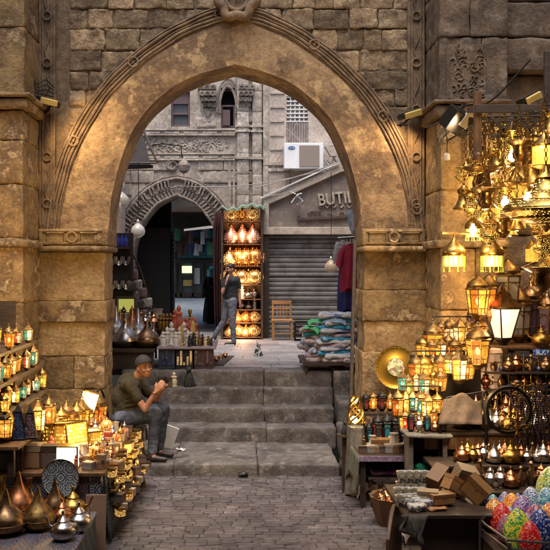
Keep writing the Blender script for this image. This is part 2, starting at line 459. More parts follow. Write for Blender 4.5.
# ------------------------------------------------------------------ the gateway
DFR, DBK = 10.2, 10.85
S0 = F/DFR
AX = (235-VX)/S0
def hp(pts): return [(dx/S0, CH+(HZ-y)/S0) for dx,y in pts]
IN = hp([(128,252),(127,225),(124,196),(115,160),(98,122),(70,92),(37,74),(0,64)])
PL = hp([(178,238),(174,208),(164,166),(148,131),(126,98),(97,68),(60,41),(26,25),(0,18)])
def resample(pts, n):
    c = catmull(pts, 10); L = [0]
    for a,b in zip(c, c[1:]): L.append(L[-1]+(b-a).length)
    out = []
    for i in range(n+1):
        t = L[-1]*i/n; k = 0
        while k < len(L)-2 and L[k+1] < t: k += 1
        u = (t-L[k])/max(1e-9, L[k+1]-L[k]); out.append(c[k].lerp(c[k+1], u))
    return [(p.x, p.y) for p in out]
NA = 44
INr, PLr = resample(IN, NA), resample(PL, NA)
def full(prof): return [(AX-x, z) for x,z in prof]+[(AX+x, z) for x,z in reversed(prof[:-1])]
INf, PLf = full(INr), full(PLr)
IMPZ = CH+(HZ-229)/S0; IMPB = CH+(HZ-246)/S0
def halfw(prof, z0, z1):
    best = 0
    for (x,z) in prof:
        if z0-.02 <= z <= z1+.02: best = max(best, x)
    if not best and z1 < prof[0][1]: best = prof[0][0]
    return best
MID = [((a[0]+b[0])/2,(a[1]+b[1])/2) for a,b in zip(INr, PLr)]
def gateway():
    g = thing('stone_gateway', 'tall pointed stone gateway of rough masonry with an ochre plaster arch band over the steps', 'gateway', (AX,DFR,0))
    def mk(): m = MB(); m.T = Matrix.Translation((-AX,-DFR,0)); return m
    XL, XR, TOP = -2.62, 2.55, 8.2
    # wall core with the arch opening
    mb = mk(); n = len(INf); vs = []; fs = []
    def outer(i):
        x,z = INf[i]; t = i/(n-1)
        a = math.pi*(1-t); dx, dz = math.cos(a), math.sin(a)
        cz = 2.6
        k = min([(XR-AX)/abs(dx) if abs(dx) > 1e-6 else 1e9, (TOP-cz)/dz if dz > 1e-6 else 1e9])
        return (max(XL,min(XR,AX+dx*k)), cz+dz*k)
    for yy in (DFR+.018, DBK):
        for i in range(n): vs.append((INf[i][0], yy, INf[i][1]))
        for i in range(n): o = outer(i); vs.append((o[0], yy, o[1]))
    for i in range(n-1):
        fs.append((i, i+1, n+i+1, n+i)); fs.append((2*n+i, 3*n+i, 3*n+i+1, 2*n+i+1)); fs.append((i, 2*n+i, 2*n+i+1, i+1))
    mb.add(vs, fs)
    mb.b2(XL, -3.5, DFR+.2, DBK, 0, TOP); mb.b2(XR, 3.5, DFR+.2, DBK, 0, TOP)
    mb.obj('wall_core', MORTAR, g, smooth=0)
    # rough masonry in the spandrels
    mb = mk(); z = IMPZ+.1
    while z < TOP-.2:
        h = rnd.uniform(.17,.26); z1 = z+h
        hw = halfw(MID, z, z1) if z < MID[-1][1] else 0
        spans = [(-2.05, AX-hw), (AX+hw, 2.02)] if hw > .02 else [(-2.05, 2.02)]
        for a,b in spans:
            x = a
            while x < b-.02:
                wd = rnd.uniform(.2,.5)
                if b-(x+wd) < .15: wd = b-x
                gz = rnd.uniform(.002,.008)
                dz_ = rnd.uniform(-.02,.02); mb.rock(x+rnd.uniform(.002,.009), x+wd-rnd.uniform(.002,.009), DFR-rnd.uniform(-.008,.022), DFR+.3, z+gz+dz_*.3, z1-gz*.6+dz_*.5, rr=rnd.uniform(.008,.02), amp=.020, n=.045, fr=13)
                x += wd
        z = z1
    mb.obj('rough_masonry', RUBBLE, g, smooth=55)
    # plaster band of the arch, slightly proud, with its soffit
    mb = mk(); K = 9; vs = []; fs = []
    for i in range(n):
        for j in range(K+1):
            t = j/K; x = INf[i][0]*(1-t)+PLf[i][0]*t; zz = INf[i][1]*(1-t)+PLf[i][1]*t
            p = Vector((x*1.1,zz*1.1,3.3)); q = noise.noise(p)*.012+noise.noise(p*4)*.006
            vs.append((x, DFR-.045-q+(.02 if j in (0,K) else 0), zz))
    m_ = K+1
    for i in range(n-1):
        for j in range(K): fs.append((i*m_+j, (i+1)*m_+j, (i+1)*m_+j+1, i*m_+j+1))
    base = len(vs); KS = 5
    for i in range(n):
        for j in range(KS+1):
            t = j/KS; x = INf[i][0]; zz = INf[i][1]; cx, cz = AX, 2.9
            d = Vector((cx-x, 0, cz-zz)).normalized()*(.012+.01*noise.noise(Vector((x*3,t*4,zz*3))))
            vs.append((x+d.x, DFR-.03+t*(DBK-DFR+.04), zz+d.z))
    s_ = KS+1
    for i in range(n-1):
        for j in range(KS): fs.append((base+i*s_+j, base+i*s_+j+1, base+(i+1)*s_+j+1, base+(i+1)*s_+j))
        fs.append((i*m_, base+i*s_, base+(i+1)*s_, (i+1)*m_))
    mb.add(vs, fs)
    mb.obj('plaster_arch_band', PLASTER, g, smooth=60)
    # carved moulding round the band: three ribs and linked loops
    mb = mk()
    def off(prof, d):
        out = []
        for i,(x,z) in enumerate(prof):
            a = prof[max(0,i-1)]; b = prof[min(len(prof)-1,i+1)]
            t = Vector((b[0]-a[0], b[1]-a[1])).normalized(); nrm = Vector((-t.y, t.x))
            out.append((x+nrm.x*d, z+nrm.y*d))
        return out
    for d,r_,dy in ((.0,.012,-.05),(.035,.017,-.055),(.075,.012,-.05),(.115,.017,-.058),(.15,.012,-.05)):
        mb.tube([(x, DFR+dy, z) for x,z in [(x+.014*noise.noise(Vector((x*4,z*4,d*9))), z+.014*noise.noise(Vector((x*4,z*4,d*9+5)))) for x,z in off(PLf, d)]], [r_*(1+.35*noise.noise(Vector((x*6,z*6,d*20)))) for x,z in PLf], 8)
    O = off(PLf, .075)
    acc = 0
    for i in range(1, len(O)):
        acc += math.dist(O[i], O[i-1])
        if acc > 1.15:
            acc = 0; x,z = O[i]
            mb.tube([(x+.058*math.cos(a), DFR-.066, z+.058*math.sin(a)) for a in [k*math.pi/8 for k in range(16)]], .013, 6, closed=True)
            mb.ball((x,DFR-.055,z), .02, 8, 6)
    # strip behind the ribs
    A, B = off(PLf,-.02), off(PLf,.165); vs = []; fs = []
    for i in range(len(A)): vs += [(A[i][0],DFR-.045,A[i][1]),(B[i][0],DFR-.045,B[i][1]),(B[i][0],DFR+.1,B[i][1])]
    for i in range(len(A)-1): a = i*3; fs += [(a,a+3,a+4,a+1),(a+1,a+4,a+5,a+2)]
    mb.add(vs, fs)
    mb.obj('carved_moulding', MOULD, g, smooth=50)
    # lobed boss over the apex
    mb = mk(); bx, bz = AX+.02, CH+(HZ-3)/S0
    mb.tube([(bx+(.2+.025*math.cos(6*a))*math.cos(a), DFR-.13, bz+(.2+.025*math.cos(6*a))*math.sin(a)) for a in [k*math.pi/24 for k in range(48)]], .06, 10, closed=True)
    mb.tube([(bx+.13*math.cos(a), DFR-.15, bz+.13*math.sin(a)) for a in [k*math.pi/12 for k in range(24)]], .026, 8, closed=True)
    mb.T = Matrix.Translation((bx-AX,-.08,bz)) @ Matrix.Rotation(R(90),4,'X')
    mb.lathe([(.2,-.05),(.2,.03),(.12,.05),(.1,.035),(.05,.045),(1e-5,.07)], 24)
    mb.obj('carved_boss', MOULD, g, smooth=50)
    # flat carved pilasters beside the arch
    for sx,(pa,pb) in ((-1,(40,56)),(1,(407,424))):
        mb = mk(); xa, xb = (pa-VX)/S0, (pb-VX)/S0; xc = (xa+xb)/2
        mb.b2(xa, xb, DFR-.05, DFR+.15, IMPZ, TOP)
        for f_ in (-.085,-.05,.05,.085): mb.tube([(xc+f_, DFR-.056, IMPZ+.05),(xc+f_, DFR-.056, TOP)], .012, 6)
        z = IMPZ+.3
        while z < TOP:
            mb.tube([(xc+.05*math.cos(a), DFR-.065, z+.05*math.sin(a)) for a in [k*math.pi/7 for k in range(14)]], .012, 6, closed=True)
            mb.tube([(xc, DFR-.06, z+.06),(xc-.03, DFR-.06, z+.16),(xc+.03, DFR-.06, z+.3),(xc, DFR-.06, z+.4)], .01, 5)
            z += .56
        mb.obj('carved_pilaster', MOULD, g, smooth=50)
    # imposts
    for xa,xb in ((40,107),(361,424)):
        mb = mk(); a, b = (xa-VX)/S0, (xb-VX)/S0
        mb.rock(a, b+(0.03 if xa < 100 else 0), DFR-.1, DBK-.02, IMPB, IMPZ, rr=.02, amp=.006)
        mb.rock(a, b+(.04 if xa < 100 else 0), DFR-.15, DBK, IMPB-.07, IMPB-.003, rr=.025, amp=.006)
        c = (a+b)/2
        for zz,r_ in ((IMPB+.03,.012),(IMPZ-.03,.012)): mb.tube([(a+.05,DFR-.105,zz),(b-.05,DFR-.105,zz)], r_, 6)
        for s in (-1,0,1):
            if s: mb.tube([(c+s*.1,DFR-.105,IMPB+.05),(c+s*.3,DFR-.105,IMPB+.05),(c+s*.3,DFR-.105,IMPZ-.05),(c+s*.1,DFR-.105,IMPZ-.05)], .012, 6, closed=True)
            else: mb.tube([(c+.06*math.cos(q), DFR-.11, (IMPB+IMPZ)/2+.06*math.sin(q)) for q in [k*math.pi/7 for k in range(14)]], .014, 6, closed=True)
        mb.obj('carved_impost', STONE, g, smooth=50)
    # ashlar jambs
    zl = lambda y: CH+(HZ-y)/S0
    for side in (-1,1):
        mb = mk()
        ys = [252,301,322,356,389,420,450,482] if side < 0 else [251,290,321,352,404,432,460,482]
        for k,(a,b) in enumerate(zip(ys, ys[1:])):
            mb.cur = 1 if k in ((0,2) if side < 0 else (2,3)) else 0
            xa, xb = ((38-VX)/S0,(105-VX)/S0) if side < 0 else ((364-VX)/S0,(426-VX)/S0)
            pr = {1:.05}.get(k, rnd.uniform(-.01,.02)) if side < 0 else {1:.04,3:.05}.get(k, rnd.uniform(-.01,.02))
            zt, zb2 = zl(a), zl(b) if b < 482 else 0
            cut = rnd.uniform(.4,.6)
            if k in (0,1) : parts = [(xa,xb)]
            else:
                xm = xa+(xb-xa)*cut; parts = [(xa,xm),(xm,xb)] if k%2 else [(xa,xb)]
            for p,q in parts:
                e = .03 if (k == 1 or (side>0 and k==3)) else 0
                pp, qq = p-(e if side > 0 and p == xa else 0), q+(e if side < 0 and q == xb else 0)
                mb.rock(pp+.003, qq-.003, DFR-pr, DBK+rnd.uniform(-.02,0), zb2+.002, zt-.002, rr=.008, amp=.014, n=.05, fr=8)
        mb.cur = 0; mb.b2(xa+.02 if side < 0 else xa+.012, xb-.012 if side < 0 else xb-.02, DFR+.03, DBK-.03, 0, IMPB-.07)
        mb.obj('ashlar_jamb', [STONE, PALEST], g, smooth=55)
gateway()
def near_pier(side):
    nm = 'left' if side < 0 else 'right'
    lab = ('large ochre stone pier with moulded ledges standing forward at the left edge of the gateway' if side < 0 else
           'large brown stone pier with a carved slab, standing forward behind the hanging brass lamps')
    X0 = -2.40 if side < 0 else 2.22; D0 = 9.42; s0 = F/D0
    g = thing('stone_pier', lab, 'pier', (X0, D0, 0))
    zl = lambda y: CH+(HZ-y)/s0
    X1 = -4.2 if side < 0 else 2.98
    def mk(): m = MB(); m.T = Matrix.Translation((-X0,-D0,0)); return m
    lo, up = mk(), mk()
    ys = [-190,-140,-75,-25,26,99] if side < 0 else [-190,-120,-70,-15,36,106]
    for a,b in zip(ys, ys[1:]):
        xm = X0+(X1-X0)*rnd.uniform(.42,.62) if side > 0 else X0-rnd.uniform(.5,.9)
        pr = rnd.uniform(0,.03)
        for p,q in ((X0,xm),(xm,X1)):
            up.rock(p+.003*(1 if q>p else -1), q-.003*(1 if q>p else -1), D0+.06-pr, DFR+.12, zl(b)+.005, zl(a)-.004, rr=.012, amp=.018, n=.06, fr=8)
    ys = [110,140,184,238,303,345,395,440,500,530] if side < 0 else [118,190,248,310,346,390,440,500,530]
    for a,b in zip(ys, ys[1:]):
        zb2 = zl(b) if b < 529 else 0
        if zb2 < 0: zb2 = 0
        xm = X0-rnd.uniform(.45,.8) if side < 0 else X0+rnd.uniform(.3,.5)
        pr = rnd.uniform(-.01,.015)
        prts = ((X0,xm),(xm,X1)) if rnd.random() < .6 else ((X0,X1),)
        for p,q in prts:
            lo.rock(p+.003*(1 if q>p else -1), q-.003*(1 if q>p else -1), D0-pr, DFR+.12, zb2+.005, zl(a)-.004, rr=.012, amp=.015, n=.055, fr=8)
    lo.b2(X0-.012 if side < 0 else X0+.012, X1, D0+.03, DFR+.1, 0, zl(112 if side < 0 else 120))
    mats = (STONE if side < 0 else STONE)
    lo.obj('lower_ashlar', mats, g, smooth=55); up.obj('upper_ashlar', STONE if side < 0 else UPPERST, g, smooth=55)
    mb = mk(); y0, y1 = (99,109) if side < 0 else (106,117)
    e = -.06*side
    mb.rock(X0+e, X1, D0-.07, DFR+.1, zl(y1), zl(y0), rr=.02, amp=.006, n=.1)
    mb.rock(X0+e*1.6, X1, D0-.11, DFR+.1, zl(y0-1)+.002, zl(y0-5), rr=.015, amp=.004, n=.1)
    mb.obj('ledge_moulding', MOULD if side > 0 else STONE, g, smooth=50)
    mb = mk()
    mb.rock(X0+e, X1, D0-.05, DFR+.05, zl(247.5), zl(240), rr=.02, amp=.004, n=.1)
    mb.obj('lower_ledge', STONE, g, smooth=50)
    if side > 0:
        mb = mk()
        mb.b2(2.3,2.84,D0-.005,D0+.06,zl(100),zl(44)); 
        for i in range(46):
            x = 2.34+rnd.random()*.36; z = zl(97)+rnd.random()*(zl(47)-zl(97)); a = rnd.random()*6.3
            mb.tube([(x+.045*math.cos(a+k*.7)*(1-k*.1), D0-.012, z+.045*math.sin(a+k*.7)*(1-k*.1)) for k in range(6)], .009, 5)
        for f_ in (0,.39): mb.b2(2.31+f_,2.325+f_,D0-.02,D0,zl(99),zl(45))
        mb.obj('carved_slab', UPPERST, g, smooth=50)
near_pier(-1); near_pier(1)
def recess_wall():
    g = thing('side_wall', 'rough brown masonry wall set back at the far right behind the brass lamps', 'wall', (3.,9.75,0))
    mb = MB(); mb.T = Matrix.Translation((-3,-9.75,0)); z = 0; row = 0
    while z < 8:
        h = rnd.uniform(.38,.55); x = 2.99
        while x < 5.0:
            wd = rnd.uniform(.5,.8); pr = rnd.uniform(-.02,.05)+(.0 if z < 5 else .0)
            mb.rock(x+.004, x+wd-.004, 9.75-pr-(.12 if 4.2<z<5.4 else 0), 10.25, z+.004, z+h-.004, rr=.03, amp=.022, n=.1, fr=5); x += wd
        z += h
    mb.obj('masonry', UPPERST, g, smooth=55)
recess_wall()
# tall neighbours that close the alley on both sides and behind the viewer, and along the upper street
def blocks():
    def wall(lab, x0,x1,y0,y1,z1,m):
        t = thing('alley_wall', lab, 'wall', ((x0+x1)/2,(y0+y1)/2,0))
        mb = MB(); mb.T = Matrix.Translation((-(x0+x1)/2,-(y0+y1)/2,0))
        z = 0
        while z < z1:
            y = y0
            while y < y1-.01:
                wd = min(1.4, y1-y); mb.b2(x0+rnd.uniform(0,.01),x1-rnd.uniform(0,.01),y+.004,y+wd-.004,z+.004,z+.7-.004); y += wd
            z += .7
        mb.obj('masonry', m, t, smooth=0)
    wall('tall shop wall lining the left side of the near alley', -4.9,-4.3,-9,9.5,8,STONE)
    wall('tall shop wall lining the right side of the near alley', 4.3,4.9,-9,9.6,8,STONE)
    t = thing('added_shade_canopy', 'unseen brown canvas added high over the near alley to block sky light', 'canopy', (0,-1.5,6.6))  # unseen canvas added to keep sky light off the near alley
    mb = MB(); mb.T = Matrix.Translation((0,1.5,-6.6)); n = 20; vs = []
    for j in range(n+1): vs += [(-4.3,-9+13.2*j/n,6.6+.15*math.sin(j*1.1)),(0,-9+13.2*j/n,6.3+.15*math.sin(j*1.1)),(4.3,-9+13.2*j/n,6.6+.15*math.sin(j*1.1))]
    mb.add(vs,[(j*3+q,j*3+q+1,j*3+q+4,j*3+q+3) for j in range(n) for q in range(2)])
    o = mb.obj('canvas', mat('shade_canopy_canvas',(.25,.19,.13),rough=.9), t); q = o.modifiers.new('s','SOLIDIFY'); q.thickness = .02
    wall('tall wall closing the alley behind the viewer', -4.3,4.3,-9.6,-9.,7,STONE)
    wall('pale house wall on the left side of the upper street', -3.3,-2.75,11.0,20.4,5.6,PINK)
    wall('pale house wall on the right side of the upper street', 2.7,3.3,11.0,19.4,5.0,PINK)
blocks()
# ------------------------------------------------------------------ the old building across the street
DF = 20.5; SF = F/DF
def fx(x): return (x-VX)/SF
def fz(y): return CH+(HZ-y)/SF
def halves(mb, xc):
    """the same collector split into what lies left and right of x"""
    a, b = MB(), MB(); xo = xc+(mb.T.translation.x if mb.T else 0); m1, m2 = {}, {}
    for f in mb.f:
        c = sum(mb.v[i].x for i in f)/len(f); t, mp = (a, m1) if c < xo else (b, m2)
        for i in f:
            if i not in mp: mp[i] = len(t.v); t.v.append(mb.v[i])
        t.f.append(tuple(mp[i] for i in f)); t.mi.append(0)
    return a, b
def facade():
    g = thing('historic_building', 'old carved pale stone building with a great pointed doorway and niche window behind the street', 'building', (fx(177),DF,.7))
    def mk(): m = MB(); m.T = Matrix.Translation((-fx(177),-DF,-.7)); return m
    cx = 177
    prof = [(45,345),(45,270),(44.5,250),(40,233),(31,217),(18,203),(0,195)]
    P = resample([(a/SF, fz(b)) for a,b in prof], 24); c0 = fx(cx)
    Pf = [(c0-x,z) for x,z in P]+[(c0+x,z) for x,z in reversed(P[:-1])]
    mb = mk(); XL, XR, TOP, BOT = -6., 4.6, 9.5, .6
    n = len(Pf); vs = []; fs = []
    # front face around the opening: left, right strips and top
    zt = P[-1][1]
    for i in range(n-1):
        a, b = Pf[i], Pf[i+1]
        if i < n//2: q = [(a[0],a[1]),(b[0],b[1]),(XL,b[1]),(XL,a[1])]
        else: q = [(a[0],a[1]),(b[0],b[1]),(XR,b[1]),(XR,a[1])]
        o = len(vs); vs += [(x,DF,z) for x,z in q]; fs.append((o,o+1,o+2,o+3))
        o = len(vs); vs += [(a[0],DF,a[1]),(b[0],DF,b[1]),(b[0],DF+1.,b[1]),(a[0],DF+1.,a[1])]; fs.append((o,o+1,o+2,o+3))
    mb.add(vs, fs)
    mb.b2(XL,XR,DF,DF+.4,zt+.001,fz(128)); 
    # upper storey with window openings
    zs = fz(128); wins = [(171,190,92,127),(221,235,88,127)]
    xs = [XL]; 
    for (a,b,t_,b_) in wins: xs += [fx(a),fx(b)]
    xs.append(XR)
    for k in range(0,len(xs),2): mb.b2(xs[k],xs[k+1],DF,DF+.4,zs+.001,TOP)
    for (a,b,t_,b_) in wins: mb.b2(fx(a),fx(b),DF,DF+.4,fz(t_),TOP)
    mb.obj('wall', FAC, g, smooth=0)
    # coursed ashlar skin: shallow blocks so the joints read
    mb = mk(); z = fz(196)
    for (ya,yb) in ((128,76),):
        z = fz(ya)+.02
        while z < TOP-.3:
            x = -5.2
            while x < fx(236):
                wd = rnd.uniform(.5,.9)
                if not any(x < fx(b)+.1 and x+wd > fx(a)-.1 and z < fz(t_)+.1 for a,b,t_,b_ in wins) and rnd.random() < .8:
                    mb.rock(x+.004,x+wd-.004,DF-.025,DF+.05,z+.004,z+.33,rr=.01,amp=.006,n=.2)
                x += wd
            z += .34
    mb.obj('ashlar_facing', FAC, g, smooth=50)
    # carved voussoir band
    mb = mk(); Pc = off2(P, .0)
    band = []
    acc = 0
    Ptop = [p for p in P if p[1] > fz(268)]
    L = 0; prev = None
    for i in range(len(Ptop)-1):
        a, b = Ptop[i], Ptop[i+1]; seg = math.dist(a,b); m = max(1,int(round(seg/.07)))
        for k in range(m):
            t = k/m; x = a[0]+(b[0]-a[0])*t; z = a[1]+(b[1]-a[1])*t
            tx, tz = (b[0]-a[0])/seg, (b[1]-a[1])/seg; nx, nz = -tz, tx
            if nx < 0 and nz < 0: nx, nz = -nx, -nz
            nx, nz = abs(nx), abs(nz)
            for s in (-1,1):
                ang = math.atan2(nz, nx*s)
                for (r0,r1,dy) in ((.03,.19,-.06),(.235,.415,-.09)):
                    rc = (r0+r1)/2
                    mb.box((c0+s*(x+nx*rc), DF+dy/2, z+nz*rc),(r1-r0,abs(dy),.042),rot=(0,-ang+(.16 if r0 < .2 else -.16)*s,0))
    for d,r_ in ((.0,.035),(.215,.02),(.43,.04),(.5,.02)):
        Q = off2(P, d); Qf = [(c0-x,z) for x,z in Q]+[(c0+x,z) for x,z in reversed(Q[:-1])]
        Qf = [q for q in Qf if q[1] > fz(300)]
        mb.tube([(x,DF-.05,z) for x,z in Qf], r_, 6)
    # scroll above the apex
    mb.tube([(c0-.1+.23*math.cos(a)*(1-.06*i), DF-.05, fz(166)+.2*math.sin(a)*(1-.06*i)) for i,a in enumerate([k*.5 for k in range(13)])], .035, 6)
    mb.tube([(c0-.1+.1*math.cos(a), DF-.05, fz(166)+.1*math.sin(a)) for a in [k*.6 for k in range(10)]], .03, 6)
    mb.obj('carved_arch', FACD, g, smooth=50)
    # string courses with little panels
    for y,h_ in ((131,.12),(155,.14)):
        mb = mk()
        mb.b2(XL,fx(235),DF-.09,DF+.02,fz(y),fz(y)+.035); mb.b2(XL,fx(235),DF-.09,DF+.02,fz(y)-h_,fz(y)-h_+.03)
        mb.b2(XL,fx(235),DF-.04,DF+.02,fz(y)-h_+.03,fz(y))
        x = -5.5
        while x < fx(235)-.3:
            mb.b2(x,x+.36,DF-.07,DF-.038,fz(y)-h_+.045,fz(y)-.015); x += .46
        mb.obj('string_course', FAC, g, smooth=0, bevel=.006)
    # inscription-like worked bands between the courses
    mb = mk()
    for i in range(230):
        x = -4.2+rnd.random()*(fx(228)+4.2); z = fz(151)+rnd.random()*(fz(138)-fz(151)); a = rnd.random()*6.3
        mb.tube([(x+.07*math.cos(a+k*.8)*(1-k*.12), DF-.02, z+.05*math.sin(a+k*.8)) for k in range(5)], .014, 4)
    mb.b2(fx(228),fx(231),DF-.06,DF,fz(225),fz(158)); mb.b2(fx(233),fx(235),DF-.06,DF,fz(225),fz(158))
    mb.obj('carved_frieze', FAC, g, smooth=50)
    mb = mk(); z = fz(233)
    while z < fz(159):
        x = fx(100)
        while x < fx(232):
            wd = rnd.uniform(.45,.8)
            hw = halfw(off2(P,.5), z, z+.3) if z < fz(183) else 0
            if (x > c0+hw or x+wd < c0-hw): mb.rock(x+.008,x+wd-.008,DF-.03-rnd.uniform(0,.02),DF+.05,z+.008,z+.292,rr=.012,amp=.014,n=.09)
            x += wd
        z += .3
    h1, h2 = halves(mb, c0)
    h1.obj('ashlar_spandrel', FAC, g, smooth=50); h2.obj('ashlar_spandrel', FAC, g, smooth=50)
    # windows
    FR = mat('window_frame_dark', (.10,.06,.065), rough=.6); GL = mat('window_glass_grey', (.09,.10,.11), rough=.12)
    mb = mk(); a,b,t_,b_ = wins[0]
    x0,x1,z0,z1 = fx(a),fx(b),fz(b_),fz(t_)
    for q in ((x0,x0+.05,z0,z1),(x1-.05,x1,z0,z1),(x0+.05,x1-.05,z1-.28,z1),(x0+.05,x1-.05,z0,z0+.06),(x0+.05,x1-.05,(z0+z1)/2-.12,(z0+z1)/2-.07)):
        mb.b2(q[0],q[1],DF+.06,DF+.16,q[2],q[3])
    f = mb.obj('window_frame', FR, g, smooth=0, bevel=.006)
    mb = mk(); mb.b2(x0+.05,x1-.05,DF+.12,DF+.13,z0+.06,z1-.28); mb.obj('pane', GL, f, smooth=0)
    mb = mk(); mb.b2(x0-.08,x1+.08,DF-.08,DF+.1,z0-.06,z0); mb.obj('window_sill', FAC, g, smooth=0)
    mb = mk(); a,b,t_,b_ = wins[1]; x0,x1,z0,z1 = fx(a),fx(b),fz(b_),fz(t_); xc = (x0+x1)/2
    # pointed head of the niche window, moulded hood, shutters
    pts = [(x0-.03,z1-.62),(x0-.03,z1-.35),(xc-.12,z1-.08),(xc,z1+.02),(xc+.12,z1-.08),(x1+.03,z1-.35),(x1+.03,z1-.62)]
    mb.tube([(p[0],DF-.04,p[1]) for p in catmull([(q[0],q[1]) for q in pts],4)], .035, 6)
    mb.tube([(p[0],DF-.06,p[1]+.1) for p in catmull([(xc+(q[0]-xc)*1.35,z1-.3+(q[1]-z1+.3)*1.25) for q in pts],4)], .03, 6)
    hood = mb.obj('window_hood', FACD, g, smooth=50)
    mb = mk(); zm = z0+.42
    mb.b2(x0,x0+.04,DF+.05,DF+.15,z0,z1-.4); mb.b2(x1-.04,x1,DF+.05,DF+.15,z0,z1-.4); mb.b2(x0+.039,x1-.039,DF+.05,DF+.15,z1-.44,z1-.4); mb.b2(x0+.039,x1-.039,DF+.06,DF+.14,z0,z0+.04)
    mb.b2(x0+.04,x1-.04,DF+.05,DF+.15,zm+.5-.04,zm+.5)
    mb.obj('window_frame', FR, g, smooth=0)
    mb = mk(); mb.b2(x0+.045,xc+.05,DF+.02,DF+.045,z0+.045,zm); mb.obj('shutter_leaf', FR, g, smooth=0)
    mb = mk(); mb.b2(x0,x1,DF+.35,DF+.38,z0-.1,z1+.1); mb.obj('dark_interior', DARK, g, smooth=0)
    # bracketed corbels of carved cells either side of the niche
    for s,xa,xb in ((-1,200,216),(1,239,253)):
        mb = mk(); xa, xb = fx(xa), fx(xb)
        for k,(yy,hh,pr) in enumerate(((108,5,.28),(103,5,.42),(98,6,.5),(91,6,.34))):
            sh = .04*k
            a_, b_2 = (xa+.08-sh, xb) if s < 0 else (xa, xb-.08+sh)
            mb.b2(min(a_,b_2),max(a_,b_2),DF-pr*.6,DF,fz(yy),fz(yy-hh+1))
            m_ = 3
            for i in range(m_):
                xx = a_+(b_2-a_)*(i+.5)/m_
                mb.tube([(xx-.05,DF-pr*.6-.01,fz(yy)+.01),(xx-.04,DF-pr*.6-.01,fz(yy)+.07),(xx,DF-pr*.6-.01,fz(yy)+.1),(xx+.04,DF-pr*.6-.01,fz(yy)+.07),(xx+.05,DF-pr*.6-.01,fz(yy)+.01)], .014, 5)
        mb.prism([((xa+xb)/2-.12,fz(109)),((xa+xb)/2+.12,fz(109)),((xa+xb)/2,fz(118))], DF-.12, DF)
        mb.obj('carved_corbel', FACD, g, smooth=0)
    mb = mk()
    for k in range(9):
        a = rnd.choice([-1,1]); x = fx(228)+a*rnd.uniform(.35,.6); z = fz(rnd.uniform(98,126))
        mb.rock(x-.14,x+.14,DF-.04,DF+.03,z-.12,z+.12,rr=.05,amp=.03,n=.06)
    h1, h2 = halves(mb, fx(228))
    h1.obj('peeling_plaster', PINK, g, smooth=50); h2.obj('peeling_plaster', PINK, g, smooth=50)
    # engaged vertical pilasters right of the doorway
    for (a,b,pr) in ((237,249,.16),(252,262,.10)):
        mb = mk(); z = fz(320)
        while z < TOP:
            mb.rock(fx(a)+.004,fx(b)-.004,DF-pr,DF+.02,z+.003,z+.497,rr=.012,amp=.006,n=.2); z += .5
        for yy in (128,133,160): mb.b2(fx(a)-.03,fx(b)+.03,DF-pr-.04,DF,fz(yy),fz(yy)+.05)
        mb.obj('pilaster', FAC, g, smooth=50)
def off2(prof, d):
    out = []
    for i,(x,z) in enumerate(prof):
        a = prof[max(0,i-1)]; b = prof[min(len(prof)-1,i+1)]
        t = Vector((b[0]-a[0], b[1]-a[1])).normalized(); nx, nz = -t.y, t.x
        nx, nz = abs(nx), abs(nz)
        out.append((max(0,x+nx*d) if i < len(prof)-1 else 0, z+nz*d))
    return out
facade()
def right_house():
    g = thing('upper_house', 'pinkish rendered house front with a barred lattice window above the shuttered shop', 'building', (fx(290),DF-.12,.7))
    def mk(): m = MB(); m.T = Matrix.Translation((-fx(290),-(DF-.12),-.7)); return m
    mb = mk(); Y0, Y1 = DF-.12, DF+.3
    mb.b2(fx(263),fx(286),Y0,Y1,.6,9.6); mb.b2(fx(308),fx(345),Y0,Y1,.6,9.6); mb.b2(fx(286),fx(308),Y0,Y1,.6,fz(143)); mb.b2(fx(286),fx(308),Y0,Y1,fz(97),9.6)
    mb.b2(fx(345),6,Y0+.05,Y1,.6,9.6)
    mb.obj('wall', PINK, g, smooth=0)
    mb = mk(); mb.b2(fx(263),fx(286),Y0-.06,Y0,fz(166),fz(163)); mb.b2(fx(263),fx(268),Y0-.05,Y0,fz(200),fz(60)); mb.b2(fx(263),fx(285),Y0-.04,Y0,fz(172),fz(169))
    for k in range(5): mb.b2(fx(270),fx(284),Y0-.03,Y0,fz(95+k*14),fz(94+k*14)+.0)
    mb.obj('stone_trim', FAC, g, smooth=0)
    mb = mk(); n = 5
    for i in range(n+1): x = fx(286)+(fx(308)-fx(286))*i/n; mb.b2(x-.014,x+.014,Y0+.04,Y0+.07,fz(122),fz(98))
    for i in range(7): z = fz(122)+(fz(98)-fz(122))*i/6; mb.b2(fx(286),fx(308),Y0+.02,Y0+.045,z-.014,z+.014)
    mb.obj('lattice_bars', WHITE, g, smooth=0)
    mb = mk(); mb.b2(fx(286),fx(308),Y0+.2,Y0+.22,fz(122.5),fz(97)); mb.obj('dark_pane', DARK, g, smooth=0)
    mb = mk()
    for i in range(9): x = fx(286)+(fx(308)-fx(286))*(i+.5)/9; mb.b2(x-.025,x+.025,Y0+.03,Y0+.08,fz(143),fz(123))
    mb.b2(fx(286),fx(308),Y0+.09,Y0+.12,fz(143),fz(123))
    mb.obj('slatted_panel', mat('greyed_slats',(.27,.22,.2),(.17,.14,.125),rough=.8,scale=5), g, smooth=0)
right_house()
